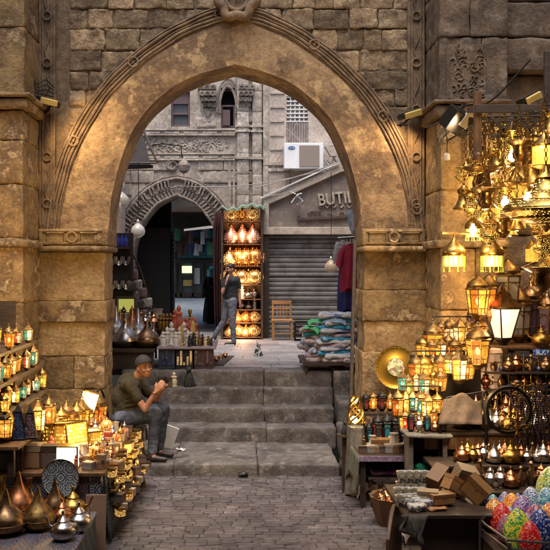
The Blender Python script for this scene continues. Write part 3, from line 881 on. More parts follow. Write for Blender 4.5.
def shop():
    D = 19.6; s = F/D
    X = lambda x: (x-VX)/s
    Z = lambda y: CH+(HZ-y)/s
    g = thing('shuttered_shop', 'closed shop with grey roller shutter under a sloping stone sign panel', 'shop', (X(305),D,.705))
    def mk(): m = MB(); m.T = Matrix.Translation((-X(305),-D,-.705)); return m
    mb = mk(); mb.b2(X(263),X(269),D-.08,D+.6,.65,Z(233)); mb.b2(X(349),X(354),D-.08,D+.6,.65,Z(233))
    mb.obj('door_post', DWOOD, g, smooth=0, bevel=.01)
    mb = mk(); z = Z(339); zt = Z(234); n = 22; vs = []; fs = []
    x0, x1 = X(269), X(349)
    zs = []
    for i in range(n):
        a = z+(zt-z)*i/n; h = (zt-z)/n
        zs += [(a,.0),(a+h*.12,-.028),(a+h*.5,-.036),(a+h*.88,-.028)]
    zs.append((zt,0))
    for (zz,dy) in zs: vs += [(x0,D+.1+dy,zz),(x1,D+.1+dy,zz)]
    for i in range(len(zs)-1): fs.append((2*i,2*i+1,2*i+3,2*i+2))
    mb.add(vs, fs); mb.obj('roller_shutter', SHUT, g, smooth=0)
    mb = mk(); mb.b2(x0,x1,D+.04,D+.09,Z(254),Z(252)); mb.b2(x0,x1,D+.04,D+.1,Z(338.6),Z(335)); mb.b2(x0,x1,D+.045,D+.09,Z(276),Z(275)); mb.b2(x0,x1,D+.045,D+.09,Z(302),Z(301))
    mb.obj('shutter_rail', STEEL, g, smooth=0)
    # sign panel: level base, sloping top
    FRM = mat('sign_frame_stone', (.55,.48,.40), (.34,.29,.24), rough=.85, scale=4, bump=.4)
    poly = [(X(268),Z(229)),(X(352),Z(229)),(X(352),Z(169)),(X(341),Z(170)),(X(268),Z(203))]
    mb = mk(); mb.prism(poly, D-.02, D+.5); mb.obj('sign_panel', MAUVE, g, smooth=0)
    mb = mk()
    def bar(a, b, wd, y0, y1):
        a = Vector(a); b = Vector(b); d = (b-a).normalized(); nrm = Vector((-d.y,d.x))*wd/2
        mb.prism([tuple(a-nrm),tuple(b-nrm),tuple(b+nrm),tuple(a+nrm)], y0, y1)
    bar((X(263),Z(231)),(X(354),Z(231)),.17,D-.14,D+.0)
    bar((X(266),Z(227.5)),(X(266),Z(204)),.13,D-.141,D+.0)
    bar((X(264),Z(203)),(X(341),Z(168.5)),.16,D-.142,D+.01)
    bar((X(340),Z(169)),(X(354),Z(169)),.14,D-.139,D+.0)
    mb.obj('sign_frame', FRM, g, smooth=0, bevel=.012)
    mb = mk(); bar((X(260),Z(199)),(X(338),Z(163.5)),.035,D-.2,D-.0); mb.obj('metal_flashing', WHITE, g, smooth=0)
    # raised letters (what can be read of the sign)
    cu = bpy.data.curves.new('lettering','FONT'); cu.body = 'BUTIL'; cu.size = .38; cu.extrude = .03; cu.bevel_depth = .008; cu.space_character = 1.02
    tmp = bpy.data.objects.new('tmp', cu); COL.objects.link(tmp)
    dg = bpy.context.evaluated_depsgraph_get(); me = bpy.data.meshes.new_from_object(tmp.evaluated_get(dg)); bpy.data.objects.remove(tmp)
    lt = bpy.data.objects.new('lettering', me); COL.objects.link(lt); me.materials.clear(); me.materials.append(mat('letter_stone',(.46,.40,.33),(.28,.24,.20),rough=.8,scale=8))
    lt.parent = g; lt.location = (X(318)-X(305), -.07, Z(206)-.705); lt.rotation_euler = (R(90), R(-6), 0); lt.scale = (.82,1,1)
    mb = mk()
    for x in (321,327,334,341,349):
        mb.tube([(X(x)-.05,D-.04,Z(206)),(X(x),D-.05,Z(208)),(X(x)+.05,D-.04,Z(205.5))], .02, 5)
    mb.obj('lettering_serif', MATS['letter_stone'], g)
    mb = mk(); y = Z(218)
    bar((X(297),Z(219.5)),(X(346),Z(217)),.075,D-.1,D-.02)
    for x,h in ((299,2),(309,5),(313,6),(317,5.5),(321,3),(329,4.5),(333,3),(341,6),(345,3)): bar((X(x),Z(218)),(X(x+.6),Z(218-h)),.09,D-.095,D-.02)
    bar((X(310),Z(212.5)),(X(320),Z(212)),.06,D-.097,D-.02)
    mb.obj('relief_inscription', mat('dark_relief',(.10,.065,.055),(.06,.04,.035),rough=.7,scale=6), g, smooth=0, bevel=.01)
    # small crossed lamp bracket
    t = thing('sign_lamp', 'white floodlight bracket clamped on the sloping edge of the shop sign', 'lamp', (X(296),D-.2,Z(200)))
    mb = MB()
    mb.tube([(-.12,0,-.08),(.02,0,.1),(.14,-.03,-.04),(0,-.02,-.12)], .02, 6); mb.tube([(-.02,0,.12),(-.16,0,.18)], .018, 6); mb.tube([(0,0,.1),(.12,.05,.14)], .018, 6)
    mb.obj('bracket', WHITE, t)
    mb = MB(); mb.box((.02,-.05,0),(.14,.08,.08),(0,.5,0)); mb.obj('lamp_head', STEEL, t, smooth=0, bevel=.01)
shop()
def small_fixtures():
    # air conditioner
    D = 20.0; c = W(303.5,170,D); s = D/F
    g = thing('air_conditioner', 'white air conditioner box with brown grille on the wall above the shop sign', 'air conditioner', c)
    mb = MB(); wd, h = 39*s, 26.5*s
    mb.b2(-wd/2,wd/2,-.1,.38,.02,h); mb.obj('casing', mat('ac_white',(.78,.79,.80),(.68,.69,.7),rough=.45,scale=3), g, smooth=0, bevel=.012)
    mb = MB(); gx0 = -wd/2+15*s; mb.b2(gx0,wd/2-4*s,-.115,-.102,.07,h-.06)
    gr = mb.obj('grille', mat('grille_brown',(.22,.17,.14),rough=.6), g, smooth=0)
    mb = MB()
    for i in range(17): x = gx0+.02+i*(wd/2-4*s-gx0-.03)/16; mb.b2(x-.005,x+.005,-.128,-.116,.07,h-.06)
    mb.obj('grille_bars', mat('grille_bar',(.42,.36,.32),rough=.5), gr, smooth=0)
    mb = MB(); mb.T = Matrix.Translation((-wd/2+7.2*s,-.104,h-5*s)) @ Matrix.Rotation(R(90),4,'X'); mb.lathe([(.085,0),(.085,.006)], 28, sy=.45)
    bd = mb.obj('blue_badge', mat('badge_blue',(.03,.10,.28),rough=.3), g, smooth=0)
    cu = bpy.data.curves.new('badge_text','FONT'); cu.body = 'Carrier'; cu.size = .05; cu.align_x = 'CENTER'; cu.extrude = .001
    tmp = bpy.data.objects.new('tmp', cu); COL.objects.link(tmp)
    dg = bpy.context.evaluated_depsgraph_get(); me = bpy.data.meshes.new_from_object(tmp.evaluated_get(dg)); bpy.data.objects.remove(tmp)
    me.materials.clear(); me.materials.append(MATS['ac_white'])
    lt = bpy.data.objects.new('badge_lettering', me); COL.objects.link(lt); lt.parent = bd; lt.location = (-wd/2+7.2*s,-.112,h-5*s-.015); lt.rotation_euler = (R(90),0,0)
    mb = MB()
    for x in (-.3,.3): mb.b2(x-.02,x+.02,-.08,.5,-.03,.018); mb.tube([(x,-.05,-.02),(x,.45,-.35)], .015, 6)
    mb.obj('bracket', STEEL, g, smooth=0)
    # awning at left, hung from the side wall
    D = 16.5; 
    g = thing('shop_awning', 'dark brown sloping canvas awning seen below the left of the arch', 'awning', W(125,166,D))
    mb = MB(); mb.T = Matrix.Translation(-W(125,166,D))
    A, B, C_ = W(156,166,D), W(147,126,D+.7), W(100,166,D)
    pts = [W(100,165,D), W(151,165,D), W(141,127,D+.9), W(100,122,D+.9)]
    def quad(p): mb.add([v for v in p]+[v+Vector((0,.02,-.03)) for v in p], [(0,1,2,3),(7,6,5,4),(0,4,5,1),(1,5,6,2),(2,6,7,3),(3,7,4,0)])
    quad(pts)
    quad([W(100,168.5,D), W(153,166.5,D), W(153,165,D), W(100,165,D)])
    AW = mat('awning_canvas',(.022,.013,.013),(.013,.008,.008),rough=.8,scale=6,bump=.3)
    mb.obj('canvas', AW, g, smooth=0)
    mb = MB(); mb.T = Matrix.Translation(-W(125,166,D))
    mb.tube([W(157,162,D),W(142,127,D+.9)], .03, 6); mb.tube([W(104,163,D-.02),W(157,163,D-.02)], .02, 6); mb.tube([W(135,145,D+.3),W(112,163,D)], .016, 6); 
    mb.obj('awning_frame', DWOOD, g)
    # lamp on an arm at the old facade
    g = thing('wall_lantern', 'small dark lantern on a thin arm above the old pointed doorway', 'lantern', W(183,145,19.6))
    mb = MB(); mb.T = Matrix.Translation(-W(183,145,19.6)); mb.tube([W(152,145,20.5),W(165,144,19.9),W(181,146,19.6),W(182,158,19.6)], .014, 6); mb.tube([W(184,175,20.45),W(182,162,19.6)], .008, 5)
    mb.obj('arm', IRON, g)
    mb = MB(); c = W(184,173,19.6)-W(183,145,19.6); mb.lathe([(1e-5,.36),(.05,.3),(.13,.22),(.15,.17),(.11,.04),(.05,0),(1e-5,-.02)], 8, c); mb.obj('lantern_body', FACD, g)
    # cables
    CB = mat('pale_cable',(.27,.25,.235),rough=.6)
    def cable(a, b, sag, r_, lab):
        pts = [a.lerp(b,t/10)-Vector((0,0,sag*4*(t/10)*(1-t/10))) for t in range(11)]
        m2 = MB(); m2.T = Matrix.Translation(-a); m2.tube(pts, r_, 5); o = m2.obj('overhead_cable', CB, loc=a); tag(o, lab, 'cable', 'cables slung in front of the shop sign')
    cable(W(254,188,19.4),W(352,157,19.0),.05,.012,'pale cable slung tight just above the sloping shop sign')
    cable(W(180,186,19.9),W(354,160,19.0),.22,.010,'thin sagging cable running from the doorway across the shop sign')
    cable(W(268,196,19.3),W(330,172,19.2),.10,.009,'short drooping cable along the top edge of the sign panel')
    cable(W(284,126,20.3),W(320,160,20.1),.0,.009,'thin cable crossing the lattice window diagonally to the air conditioner')
    cable(W(298,120,20.3),W(262,186,20.2),.05,.008,'thin cable dropping left from the lattice window')
    # bundle of scrap and a satellite dish beside the air conditioner
    g = thing('cable_tangle', 'tangle of pale pipes and wires beside the air conditioner', 'wires', W(335,165,19.9))
    mb = MB(); mb.T = Matrix.Translation(-W(335,165,19.9))
    for i in range(16):
        a = W(rnd.uniform(324,346),rnd.uniform(146,170),19.9+rnd.uniform(-.2,.2)); b = a+Vector((rnd.uniform(-.5,.5),rnd.uniform(-.1,.1),rnd.uniform(-.25,.3))); c = (a+b)/2+Vector((0,0,rnd.uniform(-.2,.1)))
        mb.tube([a,c,b], rnd.uniform(.012,.035), 6)
    mb.obj('wires', CB, g)
    # floodlights of the gateway
    YF = mat('flood_glass', (.42,.30,.09), emis=(1,.66,.2), es=.04, rough=.3)
    for (x,y,D,tilt,lab,sc_) in ((50,103,10.0,.25,'small floodlight with yellow glass fixed at the foot of the left carved pilaster',1.),
                             (411,115,10.0,-.3,'small floodlight with yellowish glass fixed beside the right carved pilaster',1.),
                             (530,99,9.0,-.5,'small yellow floodlight under the wall at the top right above the brass lamps',.85)):
        c = W(x,y,D); g = thing('floodlight', lab, 'floodlight', c, 'floodlights on the gateway walls')
        mb = MB(); mb.box((-.02,0,.01),(.26*sc_,.16,.06),(0,tilt,0)); mb.tube([(0,.05,-.02),(-.08,.12,-.1),(-.1,.25,-.05)], .015, 6)
        mb.obj('housing', IRON, g, smooth=0, bevel=.01)
        mb = MB(); mb.box((.01,-.095,-.005),(.2*sc_,.04,.07),(0.4,tilt,0)); mb.obj('lens', YF, g, smooth=0, bevel=.008)
    c = W(457,121,9.1); g = thing('floodlight', 'big square black floodlight tilted down below the ledge of the right pier', 'floodlight', c, 'floodlights on the gateway walls')
    mb = MB(); mb.box((0,0,0),(.26,.22,.24),(R(35),R(20),R(25))); mb.obj('housing', IRON, g, smooth=0, bevel=.012)
    mb = MB(); mb.box((.1,-.09,.0),(.16,.03,.2),(R(30),R(15),R(40))); mb.obj('ribbed_reflector', mat('flood_pale',(.42,.37,.28),rough=.4), g, smooth=0, bevel=.006)
    mb = MB(); mb.tube([(.05,.1,.1),(.12,.22,.22),(.22,.3,.2)], .014, 6); mb.obj('bracket', IRON, g)
    c = W(447,160,9.3); g = thing('hanging_bulb_socket', 'small white plastic socket dangling on a wire in front of the right pier', 'socket', c)
    mb = MB(); mb.lathe([(.03,0),(.035,.02),(.035,.06),(.02,.075)], 10); mb.obj('socket', WHITE, g)
    mb = MB(); mb.tube([(0,0,.07),(.005,0,.2),(-.01,.02,.38),(.0,.05,.5)], .006, 5); mb.tube([(-.05,0,.24),(.04,0,.33)],.008,5); mb.obj('wire', IRON, g)
    g = thing('wall_cable', 'dark cable looping across the ledge of the right pier', 'cable', W(450,112,9.2))
    mb = MB(); mb.T = Matrix.Translation(-W(450,112,9.2))
    mb.tube([p for p in catmull([W(425,128,9.3),W(450,118,9.2),W(470,104,9.1),W(500,112,9.1),W(525,104,9.1),W(552,96,9.0)],5)], .009, 5)
    mb.tube([p for p in catmull([W(480,108,9.2),W(497,96,9.1),W(512,80,9.2),W(530,60,9.3)],5)], .011, 5)
    mb.obj('cable', IRON, g)
    g = thing('wall_cable', 'thin dark wires looping round the left carved pilaster above its floodlight', 'cable', W(40,85,9.9))
    mb = MB(); mb.T = Matrix.Translation(-W(40,85,9.9))
    for k in range(4): mb.tube(catmull([W(31,74+k*4,10.0),W(37,84+k*3,9.9),W(46,80+k*5,9.95),W(54,88+k*3,10.0)],5), .007, 5)
    mb.tube(catmull([W(33,76,10.),W(32,95,10.),W(38,112,10.)],5), .008, 5)
    mb.obj('cable', IRON, g)
small_fixtures()
def passage():
    g = thing('passage_interior', 'dark covered passage behind the pointed doorway with an open end on the right', 'passage', (fx(177),21.5,.7))
    def mk(): m = MB(); m.T = Matrix.Translation((-fx(177),-21.5,-.7)); return m
    PI_ = mat('dark_passage_wall',(.035,.03,.028),(.02,.018,.016),rough=.9,scale=3,bump=.4)  # near-black base tone for the passage walls and ceiling
    D = 23.6; s = F/D; X = lambda x: (x-VX)/s
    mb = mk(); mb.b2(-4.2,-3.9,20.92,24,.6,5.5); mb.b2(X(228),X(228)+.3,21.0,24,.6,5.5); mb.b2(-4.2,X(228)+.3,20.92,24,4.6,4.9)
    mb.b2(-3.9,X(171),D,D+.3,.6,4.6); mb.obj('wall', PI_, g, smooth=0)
    mb = mk(); D2 = 22.2; s2 = F/D2; mb.b2((136-VX)/s2,(170-VX)/s2,D2,D2+.12,.72,CH+(HZ-228)/s2); mb.obj('door_leaf', mat('black_door',(.018,.015,.014),rough=.6), g, smooth=0, bevel=.01)
    mb = mk()
    mb.b2(X(171.5),X(174.5),D-.1,D+.2,.72,CH+(HZ-232)/s)
    for i in range(22): mb.ball((X(173),D-.11,1.1+i*.12), .03, 6, 5)
    mb.obj('studded_post', mat('grey_stud',(.12,.115,.12),rough=.4), g)
    mb = mk(); mb.b2(-6,2.5,26.3,28.34,4.05,4.2); mb.obj('far_shade_roof', DWOOD, g, smooth=0)  # roof added to cut the sky light on the far shop wall
    # far shop beyond the passage
    D = 28.; s = F/D; X = lambda x: (x-VX)/s; Z = lambda y: CH+(HZ-y)/s
    g = thing('far_shop', 'glass fronted souvenir shop seen through the dark passage', 'shop', (X(200),D,1.32))
    def mk(): m = MB(); m.T = Matrix.Translation((-X(200),-D,-1.32)); return m
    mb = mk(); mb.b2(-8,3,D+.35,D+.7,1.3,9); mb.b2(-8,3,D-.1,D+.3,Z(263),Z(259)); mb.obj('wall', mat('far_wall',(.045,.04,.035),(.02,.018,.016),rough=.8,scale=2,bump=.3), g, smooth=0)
    mb = mk()
    for x in (176,181,193,203,206,216,224): mb.b2(X(x)-.03,X(x)+.03,D-.08,D,1.3,Z(262))
    mb.b2(X(170),X(228),D-.08,D-.0,Z(297),Z(293)); mb.b2(X(181),X(193),D-.07,D,Z(277),Z(275)); mb.obj('shopfront_frame', DWOOD, g, smooth=0)
    mb = mk(); mb.b2(X(176),X(224),D+.02,D+.03,Z(293),Z(263)); mb.obj('shop_glass', mat('shop_glass',(.10,.12,.125),rough=.1), g, smooth=0)
    mb = mk()
    for (a,b,c,d,e) in ((182,192,266,273,0),(194,200,268,284,1),(183,192,280,286,2),(217,223,266,276,0),(207,214,270,288,1)):
        mb.cur = e; mb.b2(X(a),X(b),D-.03,D+.01,Z(d),Z(c))
    mb.obj('window_display', [mat('lit_case_green',(.5,.55,.3),emis=(.6,.7,.35),es=1.),mat('pale_poster',(.45,.45,.42)),mat('gold_goods',(.6,.42,.12),metal=.3,rough=.4)], g, smooth=0)
    mb = mk(); mb.b2(X(178),X(224),D-.3,D-.1,Z(258),Z(252)); mb.obj('turquoise_fascia', mat('turquoise_board',(.03,.15,.19),(.03,.07,.09),rough=.5,scale=8), g, smooth=0)
    g = thing('white_valance', 'white cloth valance strung across the top of the far passage end', 'valance', W(205,228,25.))
    mb = MB(); mb.T = Matrix.Translation(-W(205,228,25.)); p = [W(184,229,25),W(224,224,25),W(224,227,25),W(184,231,25)]
    mb.add(p+[v+Vector((0,.03,0)) for v in p], [(0,1,2,3),(7,6,5,4),(0,4,5,1),(1,5,6,2),(2,6,7,3),(3,7,4,0)]); mb.obj('cloth', WHITE, g, smooth=0)
    mb = MB(); 
    cols = [mat('scarf_green',(.02,.12,.06),rough=.8),mat('scarf_teal',(.02,.13,.15),rough=.8),mat('scarf_white',(.25,.26,.25),rough=.8),mat('scarf_blue',(.03,.05,.13),rough=.8),mat('scarf_red',(.08,.03,.03),rough=.8),mat('scarf_olive',(.06,.08,.03),rough=.8)]
    names = ['green','teal','white','blue','red','olive']
    for i in range(20):
        x = 176+(i%10)*5+rnd.uniform(-1.5,1.5); y = 229+(i//10)*13+rnd.uniform(-2,3); D = 27.2+rnd.uniform(-.3,.3); k = (i*5+i//3)%6; p = W(x,y,D); L_ = rnd.uniform(.22,.42)
        m2 = MB(); n = 6; wv = rnd.uniform(.06,.12); vs = []; 
        ring = [(math.cos(a)*wv*(1+.3*math.cos(5*a)), math.sin(a)*.04) for a in [j*math.pi/8 for j in range(16)]]
        fs = []
        for q in range(5):
            t = q/4
            for (a,b) in ring: vs.append((a*(.75+.25*t+.15*math.sin(i*3+t*3)), b, -L_*t))
        for q in range(4):
            for j in range(16): fs.append((q*16+j,(q+1)*16+j,(q+1)*16+(j+1)%16,q*16+(j+1)%16))
        fs.append(tuple(range(16))); m2.add(vs, fs)
        o = m2.obj('hanging_scarf', cols[k], loc=p); row = 'upper' if i < 10 else 'lower'
        tag(o, f'{names[k]} scarf hanging {["first","second","third","fourth","fifth","sixth","seventh","eighth","ninth","tenth"][i%10]} from the left in the {row} row outside the far shop', 'scarf', 'scarves hanging outside the far shop')
    g = thing('maroon_curtain', 'dark maroon curtain hanging beside the walking man at the doorway edge', 'curtain', W(218,330,20.3))
    m2 = MB(); m2.T = Matrix.Translation(-W(218,330,20.3)); vs = []; fs = []; n = 26; rows = 8
    for q in range(rows+1):
        t = q/rows
        for j in range(n+1):
            u = j/n; x = 222-(5+9*(1-abs(t-.15)))*(1-u)*(.5+.6*t)
            p = W(x, 212+t*118, 20.25); vs.append(p+Vector((0,.05*math.sin(u*22+t*2),0)))
    for q in range(rows):
        for j in range(n): fs.append((q*(n+1)+j,(q+1)*(n+1)+j,(q+1)*(n+1)+j+1,q*(n+1)+j+1))
    m2.add(vs, fs); o = m2.obj('cloth', mat('maroon_cloth',(.065,.012,.016),(.04,.008,.01),rough=.85,scale=5), g)
    so_ = o.modifiers.new('solid','SOLIDIFY'); so_.thickness = .015
passage()
# ------------------------------------------------------------------ metals, glass
BRASS = mat('brass', (.50,.31,.08), (.22,.125,.035), rough=.34, metal=1, scale=9, bump=.25, bscale=60, bdist=.004)
DBRASS = mat('aged_brass', (.34,.21,.07), (.11,.065,.03), rough=.42, metal=.9, scale=9, bump=.3, bscale=50, bdist=.005)
COPPER = mat('copper', (.58,.25,.12), (.30,.12,.06), rough=.3, metal=1, scale=8, bump=.2, bscale=50, bdist=.004)
BRONZE = mat('dark_bronze', (.30,.18,.09), (.13,.075,.04), rough=.27, metal=.9, scale=7, bump=.2, bscale=60, bdist=.004)
SILVER = mat('silvered_metal', (.62,.58,.54), (.38,.34,.31), rough=.24, metal=1, scale=9, bump=.2, bscale=60, bdist=.004)
PIERCE = pierced('pierced_brass', (.42,.26,.07), (.9,.55,.12), scale=22, emis=(1,.58,.12), es=.9, thr=.27)
PIERCED_DARK = pierced('pierced_bronze', (.25,.15,.06), (.01,.008,.005), scale=24, thr=.25)
def glass(n, c, es):
    """uneven hand made coloured glass, glowing from the lamp behind it"""
    m = mat('lit_glass_'+n, tuple(q*.6 for q in c), rough=.25)
    nt = m.node_tree; N = nt.nodes; L = nt.links; b = N['Principled BSDF']
    tc = N.new('ShaderNodeTexCoord'); oi = N.new('ShaderNodeObjectInfo'); ad = N.new('ShaderNodeVectorMath'); ad.operation = 'ADD'
    L.new(tc.outputs['Object'], ad.inputs[0]); L.new(oi.outputs['Location'], ad.inputs[1])
    no = N.new('ShaderNodeTexNoise'); no.inputs['Scale'].default_value = 7; no.inputs['Detail'].default_value = 5; no.inputs['Roughness'].default_value = .65
    L.new(ad.outputs[0], no.inputs['Vector'])
    r = N.new('ShaderNodeMapRange'); r.inputs[1].default_value = .36; r.inputs[2].default_value = .66; r.inputs[3].default_value = es*.35; r.inputs[4].default_value = es*2.1
    L.new(no.outputs['Fac'], r.inputs[0])
    mu = N.new('ShaderNodeMath'); mu.operation = 'MULTIPLY'
    r2 = N.new('ShaderNodeMapRange'); r2.inputs[3].default_value = .45; r2.inputs[4].default_value = 1.5; L.new(oi.outputs['Random'], r2.inputs[0])
    L.new(r.outputs[0], mu.inputs[0]); L.new(r2.outputs[0], mu.inputs[1])
    L.new(mu.outputs[0], b.inputs['Emission Strength']); b.inputs['Emission Color'].default_value = (*c,1)
    tr = N.new('ShaderNodeBsdfTransparent'); tr.inputs[0].default_value = (*[min(1,.25+.75*q) for q in c],1)
    mx = N.new('ShaderNodeMixShader'); mx.inputs[0].default_value = .42
    out = [n for n in N if n.type == 'OUTPUT_MATERIAL'][0]
    L.new(b.outputs[0], mx.inputs[1]); L.new(tr.outputs[0], mx.inputs[2]); L.new(mx.outputs[0], out.inputs[0])
    return m
GY = glass('yellow',(1.,.55,.07),.60); GO = glass('orange',(1.,.27,.03),.42); GR = glass('red',(.8,.04,.02),.4); GW = glass('white',(1.,.74,.40),.85)
GT = glass('teal',(.06,.42,.34),.38); GG = glass('green',(.42,.50,.06),.42); GA = glass('amber',(1.,.46,.07),.48); GB = glass('blue',(.12,.25,.7),.3)
HOT2 = mat('warm_bulb',(1,.8,.5),emis=(1,.74,.36),es=5)
HOT = mat('hot_bulb',(1,.9,.6),emis=(1,.85,.52),es=9)
def dk(n,c): return mat('unlit_glass_'+n, c, rough=.12, coat=.5)
DKB = dk('navy',(.02,.035,.10)); DKG = dk('smoke',(.05,.045,.04)); DKT = dk('turquoise',(.03,.22,.28)); DKR = dk('rose',(.30,.05,.05)); DKP = dk('plum',(.07,.04,.10)); DKW = dk('milk',(.40,.37,.33))
def facet(r0, z0, r1, z1, n, i, inset=.0, a0=0.):
    a = a0+2*math.pi*i/n; b = a0+2*math.pi*(i+1)/n
    def P(r, q, z): return Vector((r*math.cos(q), r*math.sin(q), z))
    A, B, C_, D_ = P(r0,a,z0), P(r0,b,z0), P(r1,b,z1), P(r1,a,z1)
    return [A, B, C_, D_]
def lantern_kit(n, cols, frame, rb=.17, rt=.22, dome='onion', lit=True):
    """faceted stained glass lantern: foot, glass body, frame bars, domed roof, ring"""
    def fn(part):
        zb, zt = .14, .60
        m = MB(); m.lathe([(.06,0),(.09,.03),(rb*.75,.06),(rb*1.05,.11),(rb*1.05,.14)], n); m.lathe([(rt*1.08,.60),(rt*1.12,.63),(rt*.95,.66)], n)
        for i in range(n):
            f = facet(rb,zb,rt,zt,n,i); m.tube([f[0],f[3]], .012, 5)
            for q in (.2,.8): m.tube([f[0].lerp(f[3],q),f[1].lerp(f[2],q)], .009, 4)
            mid = (f[0].lerp(f[3],.8)+f[1].lerp(f[2],.8))/2; m.tube([f[0].lerp(f[3],.62),mid,f[1].lerp(f[2],.62)], .007, 4)
            m.tube([(f[0]+f[1])/2,(f[0].lerp(f[3],.2)+f[1].lerp(f[2],.2))/2], .006, 4)
        part('frame', m, frame)
        if lit:
            m = MB(); m.lathe([(.015,.30),(.04,.34),(.05,.38),(.035,.42),(.02,.46)],12); part('bulb', m, HOT2)
        m = MB()
        for i in range(n):
            f = facet(rb*.97,zb,rt*.97,zt,n,i); m.cur = i % len(cols)
            m.add(f, [(0,1,2,3)])
        part('glass', m, cols, smooth=0)
        m = MB()
        if dome == 'onion': m.lathe([(rt*.95,.66),(rt*.98,.70),(rt*.8,.76),(rt*.45,.82),(rt*.2,.86),(.02,.90)], n*2)
        else: m.lathe([(rt*1.1,.64),(rt*.35,.80),(rt*.3,.84),(.03,.86)], n)
        m.lathe([(.02,.88),(.035,.90),(.012,.93)], 8)
        m.tube([(.03*math.cos(a),0,.965+.03*math.sin(a)) for a in [k*math.pi/5 for k in range(10)]], .007, 5, closed=True)
        part('dome', m, frame)
    return fn
for key, n, cols, fr in (
    ('lan_yo',8,[GY,GO,GY],DBRASS), ('lan_yw',6,[GY,GW],DBRASS), ('lan_teal',6,[GT,GW,GT],DBRASS), ('lan_mix',8,[GY,GR,GW,GT],DBRASS), ('lan_or',6,[GO,GA],DBRASS), ('lan_white',6,[GW],DBRASS),
    ('lan_green',6,[GG,GY],DBRASS), ('lan_amber',8,[GA,GY,GA],BRASS), ('lan_dark',6,[DKG,DKP],BRONZE), ('lan_navy',6,[DKB],IRON), ('lan_turq',6,[DKT,DKG],IRON), ('lan_rose',6,[DKR,DKG],IRON), ('lan_milk',6,[DKW],DBRASS)):
    kit(key, lantern_kit(n, cols, fr, dome='cone' if key in ('lan_teal','lan_yw','lan_navy') else 'onion', rb=.17 if n == 8 else .15, rt=.23 if n == 8 else .19, lit=key not in ('lan_dark','lan_navy','lan_turq','lan_rose','lan_milk')))
def fn(part):     # four-sided tapering street lantern, lit white
    m = MB(); a0 = math.pi/4
    m.lathe([(.06,0),(.07,.05),(.13,.09),(.14,.13)],4,a0=a0)
    for i in range(4): f = facet(.14,.13,.27,.60,4,i,a0=a0); m.tube([f[0],f[3]],.013,5); m.tube([f[3],f[2]],.014,5)
    part('frame', m, IRON, smooth=0)
    m = MB()
    for i in range(4): m.add(facet(.135,.13,.265,.60,4,i,a0=a0), [(0,1,2,3)])
    part('glass', m, mat('frosted_lit_glass',(1,.72,.5),emis=(1,.66,.44),es=.6,rough=.4), smooth=0)
    m = MB(); m.ball((0,-.05,.35),.055); part('bulb', m, HOT)
    m = MB(); m.lathe([(.29,.60),(.30,.63),(.13,.78),(.12,.83),(.05,.87),(.03,.94),(.001,1)],4,a0=a0); part('roof', m, BRONZE, smooth=0)
kit('street_lan', fn)
def pyramid_kit(gl):
    def fn(part):
        m = MB(); m.lathe([(.30,0),(.30,.05),(.27,.06)],4,a0=math.pi/4); m.lathe([(.13,.72),(.14,.76),(.03,.94),(.001,1)],4,a0=math.pi/4)
        for i in range(4): f = facet(.27,.06,.13,.72,4,i,a0=math.pi/4); m.tube([f[0],f[3]],.014,5)
        part('frame', m, IRON, smooth=0)
        m = MB()
        for i in range(4): m.add(facet(.262,.06,.125,.72,4,i,a0=math.pi/4),[(0,1,2,3)])
        part('glass', m, gl, smooth=0)
    return fn
kit('pyr_navy', pyramid_kit(mosaic('navy_chips',[(.01,.02,.06),(.02,.05,.14),(.01,.015,.03),(.05,.08,.15)],30)))
kit('pyr_plum', pyramid_kit(mosaic('plum_chips',[(.05,.02,.03),(.12,.06,.07),(.03,.02,.03),(.16,.13,.12)],30)))
def fn(part):     # small dome lamp with lit glass fringe
    m = MB(); m.lathe([(.24,.50),(.26,.54),(.25,.60),(.20,.68),(.11,.76),(.05,.84),(.02,.90),(.015,1.)],20); m.lathe([(.25,.47),(.25,.50)],20); part('dome', m, BRASS)
    m = MB(); m.lathe([(.19,.22),(.2,.36),(.2,.49)],20); part('lit_glass', m, mat('bead_glass_lit',(1,.85,.4),(.55,.65,.08),scale=9,emis=(1,.72,.22),es=.7,rough=.3))
    m = MB()
    for i in range(16):
        a = 2*math.pi*i/16; L_ = .22+.12*(i%2); m.tube([(.225*math.cos(a),.225*math.sin(a),.47),(.225*math.cos(a),.225*math.sin(a),.47-L_)],[.017,.012],5)
        m.ball((.225*math.cos(a),.225*math.sin(a),.45-L_),.022,6,5)
    part('bead_fringe', m, mat('green_beads',(.35,.42,.08),emis=(.5,.5,.08),es=.14,rough=.2))
kit('domelamp', fn)
def fn(part):     # pierced mosque lamp: neck, belly, foot, chains
    m = MB(); m.lathe([(.10,.0),(.12,.02),(.07,.08),(.20,.18),(.30,.30),(.31,.38),(.20,.50),(.13,.56),(.15,.62),(.24,.74)],28); part('body', m, PIERCE)
    m = MB(); m.tube([(.24*math.cos(a),.24*math.sin(a),.74) for a in [k*math.pi/12 for k in range(24)]],.016,6,closed=True); m.tube([(.31*math.cos(a),.31*math.sin(a),.345) for a in [k*math.pi/12 for k in range(24)]],.014,6,closed=True)
    for k in range(3): a = 2*k*math.pi/3; m.tube([(.3*math.cos(a),.3*math.sin(a),.40),(.2*math.cos(a),.2*math.sin(a),.72),(.02*math.cos(a),.02*math.sin(a),.97)],.009,5)
    m.ball((0,0,.975),.028); part('chains', m, BRASS)
kit('mosque', fn)
def fn(part):     # bell shaped pendant
    m = MB(); m.lathe([(.30,0),(.32,.04),(.24,.14),(.17,.30),(.15,.46),(.19,.52),(.20,.58),(.10,.66),(.06,.72)],28,flute=.02,nf=14); part('shade', m, BRASS)
    m = MB(); m.tube([(0,0,.7),(0,0,1)],.012,6); m.ball((0,0,.76),.045); part('stem', m, DBRASS)
    m = MB(); m.ball((0,0,.06),.085,14,10); part('bulb', m, HOT)
kit('bell', fn)
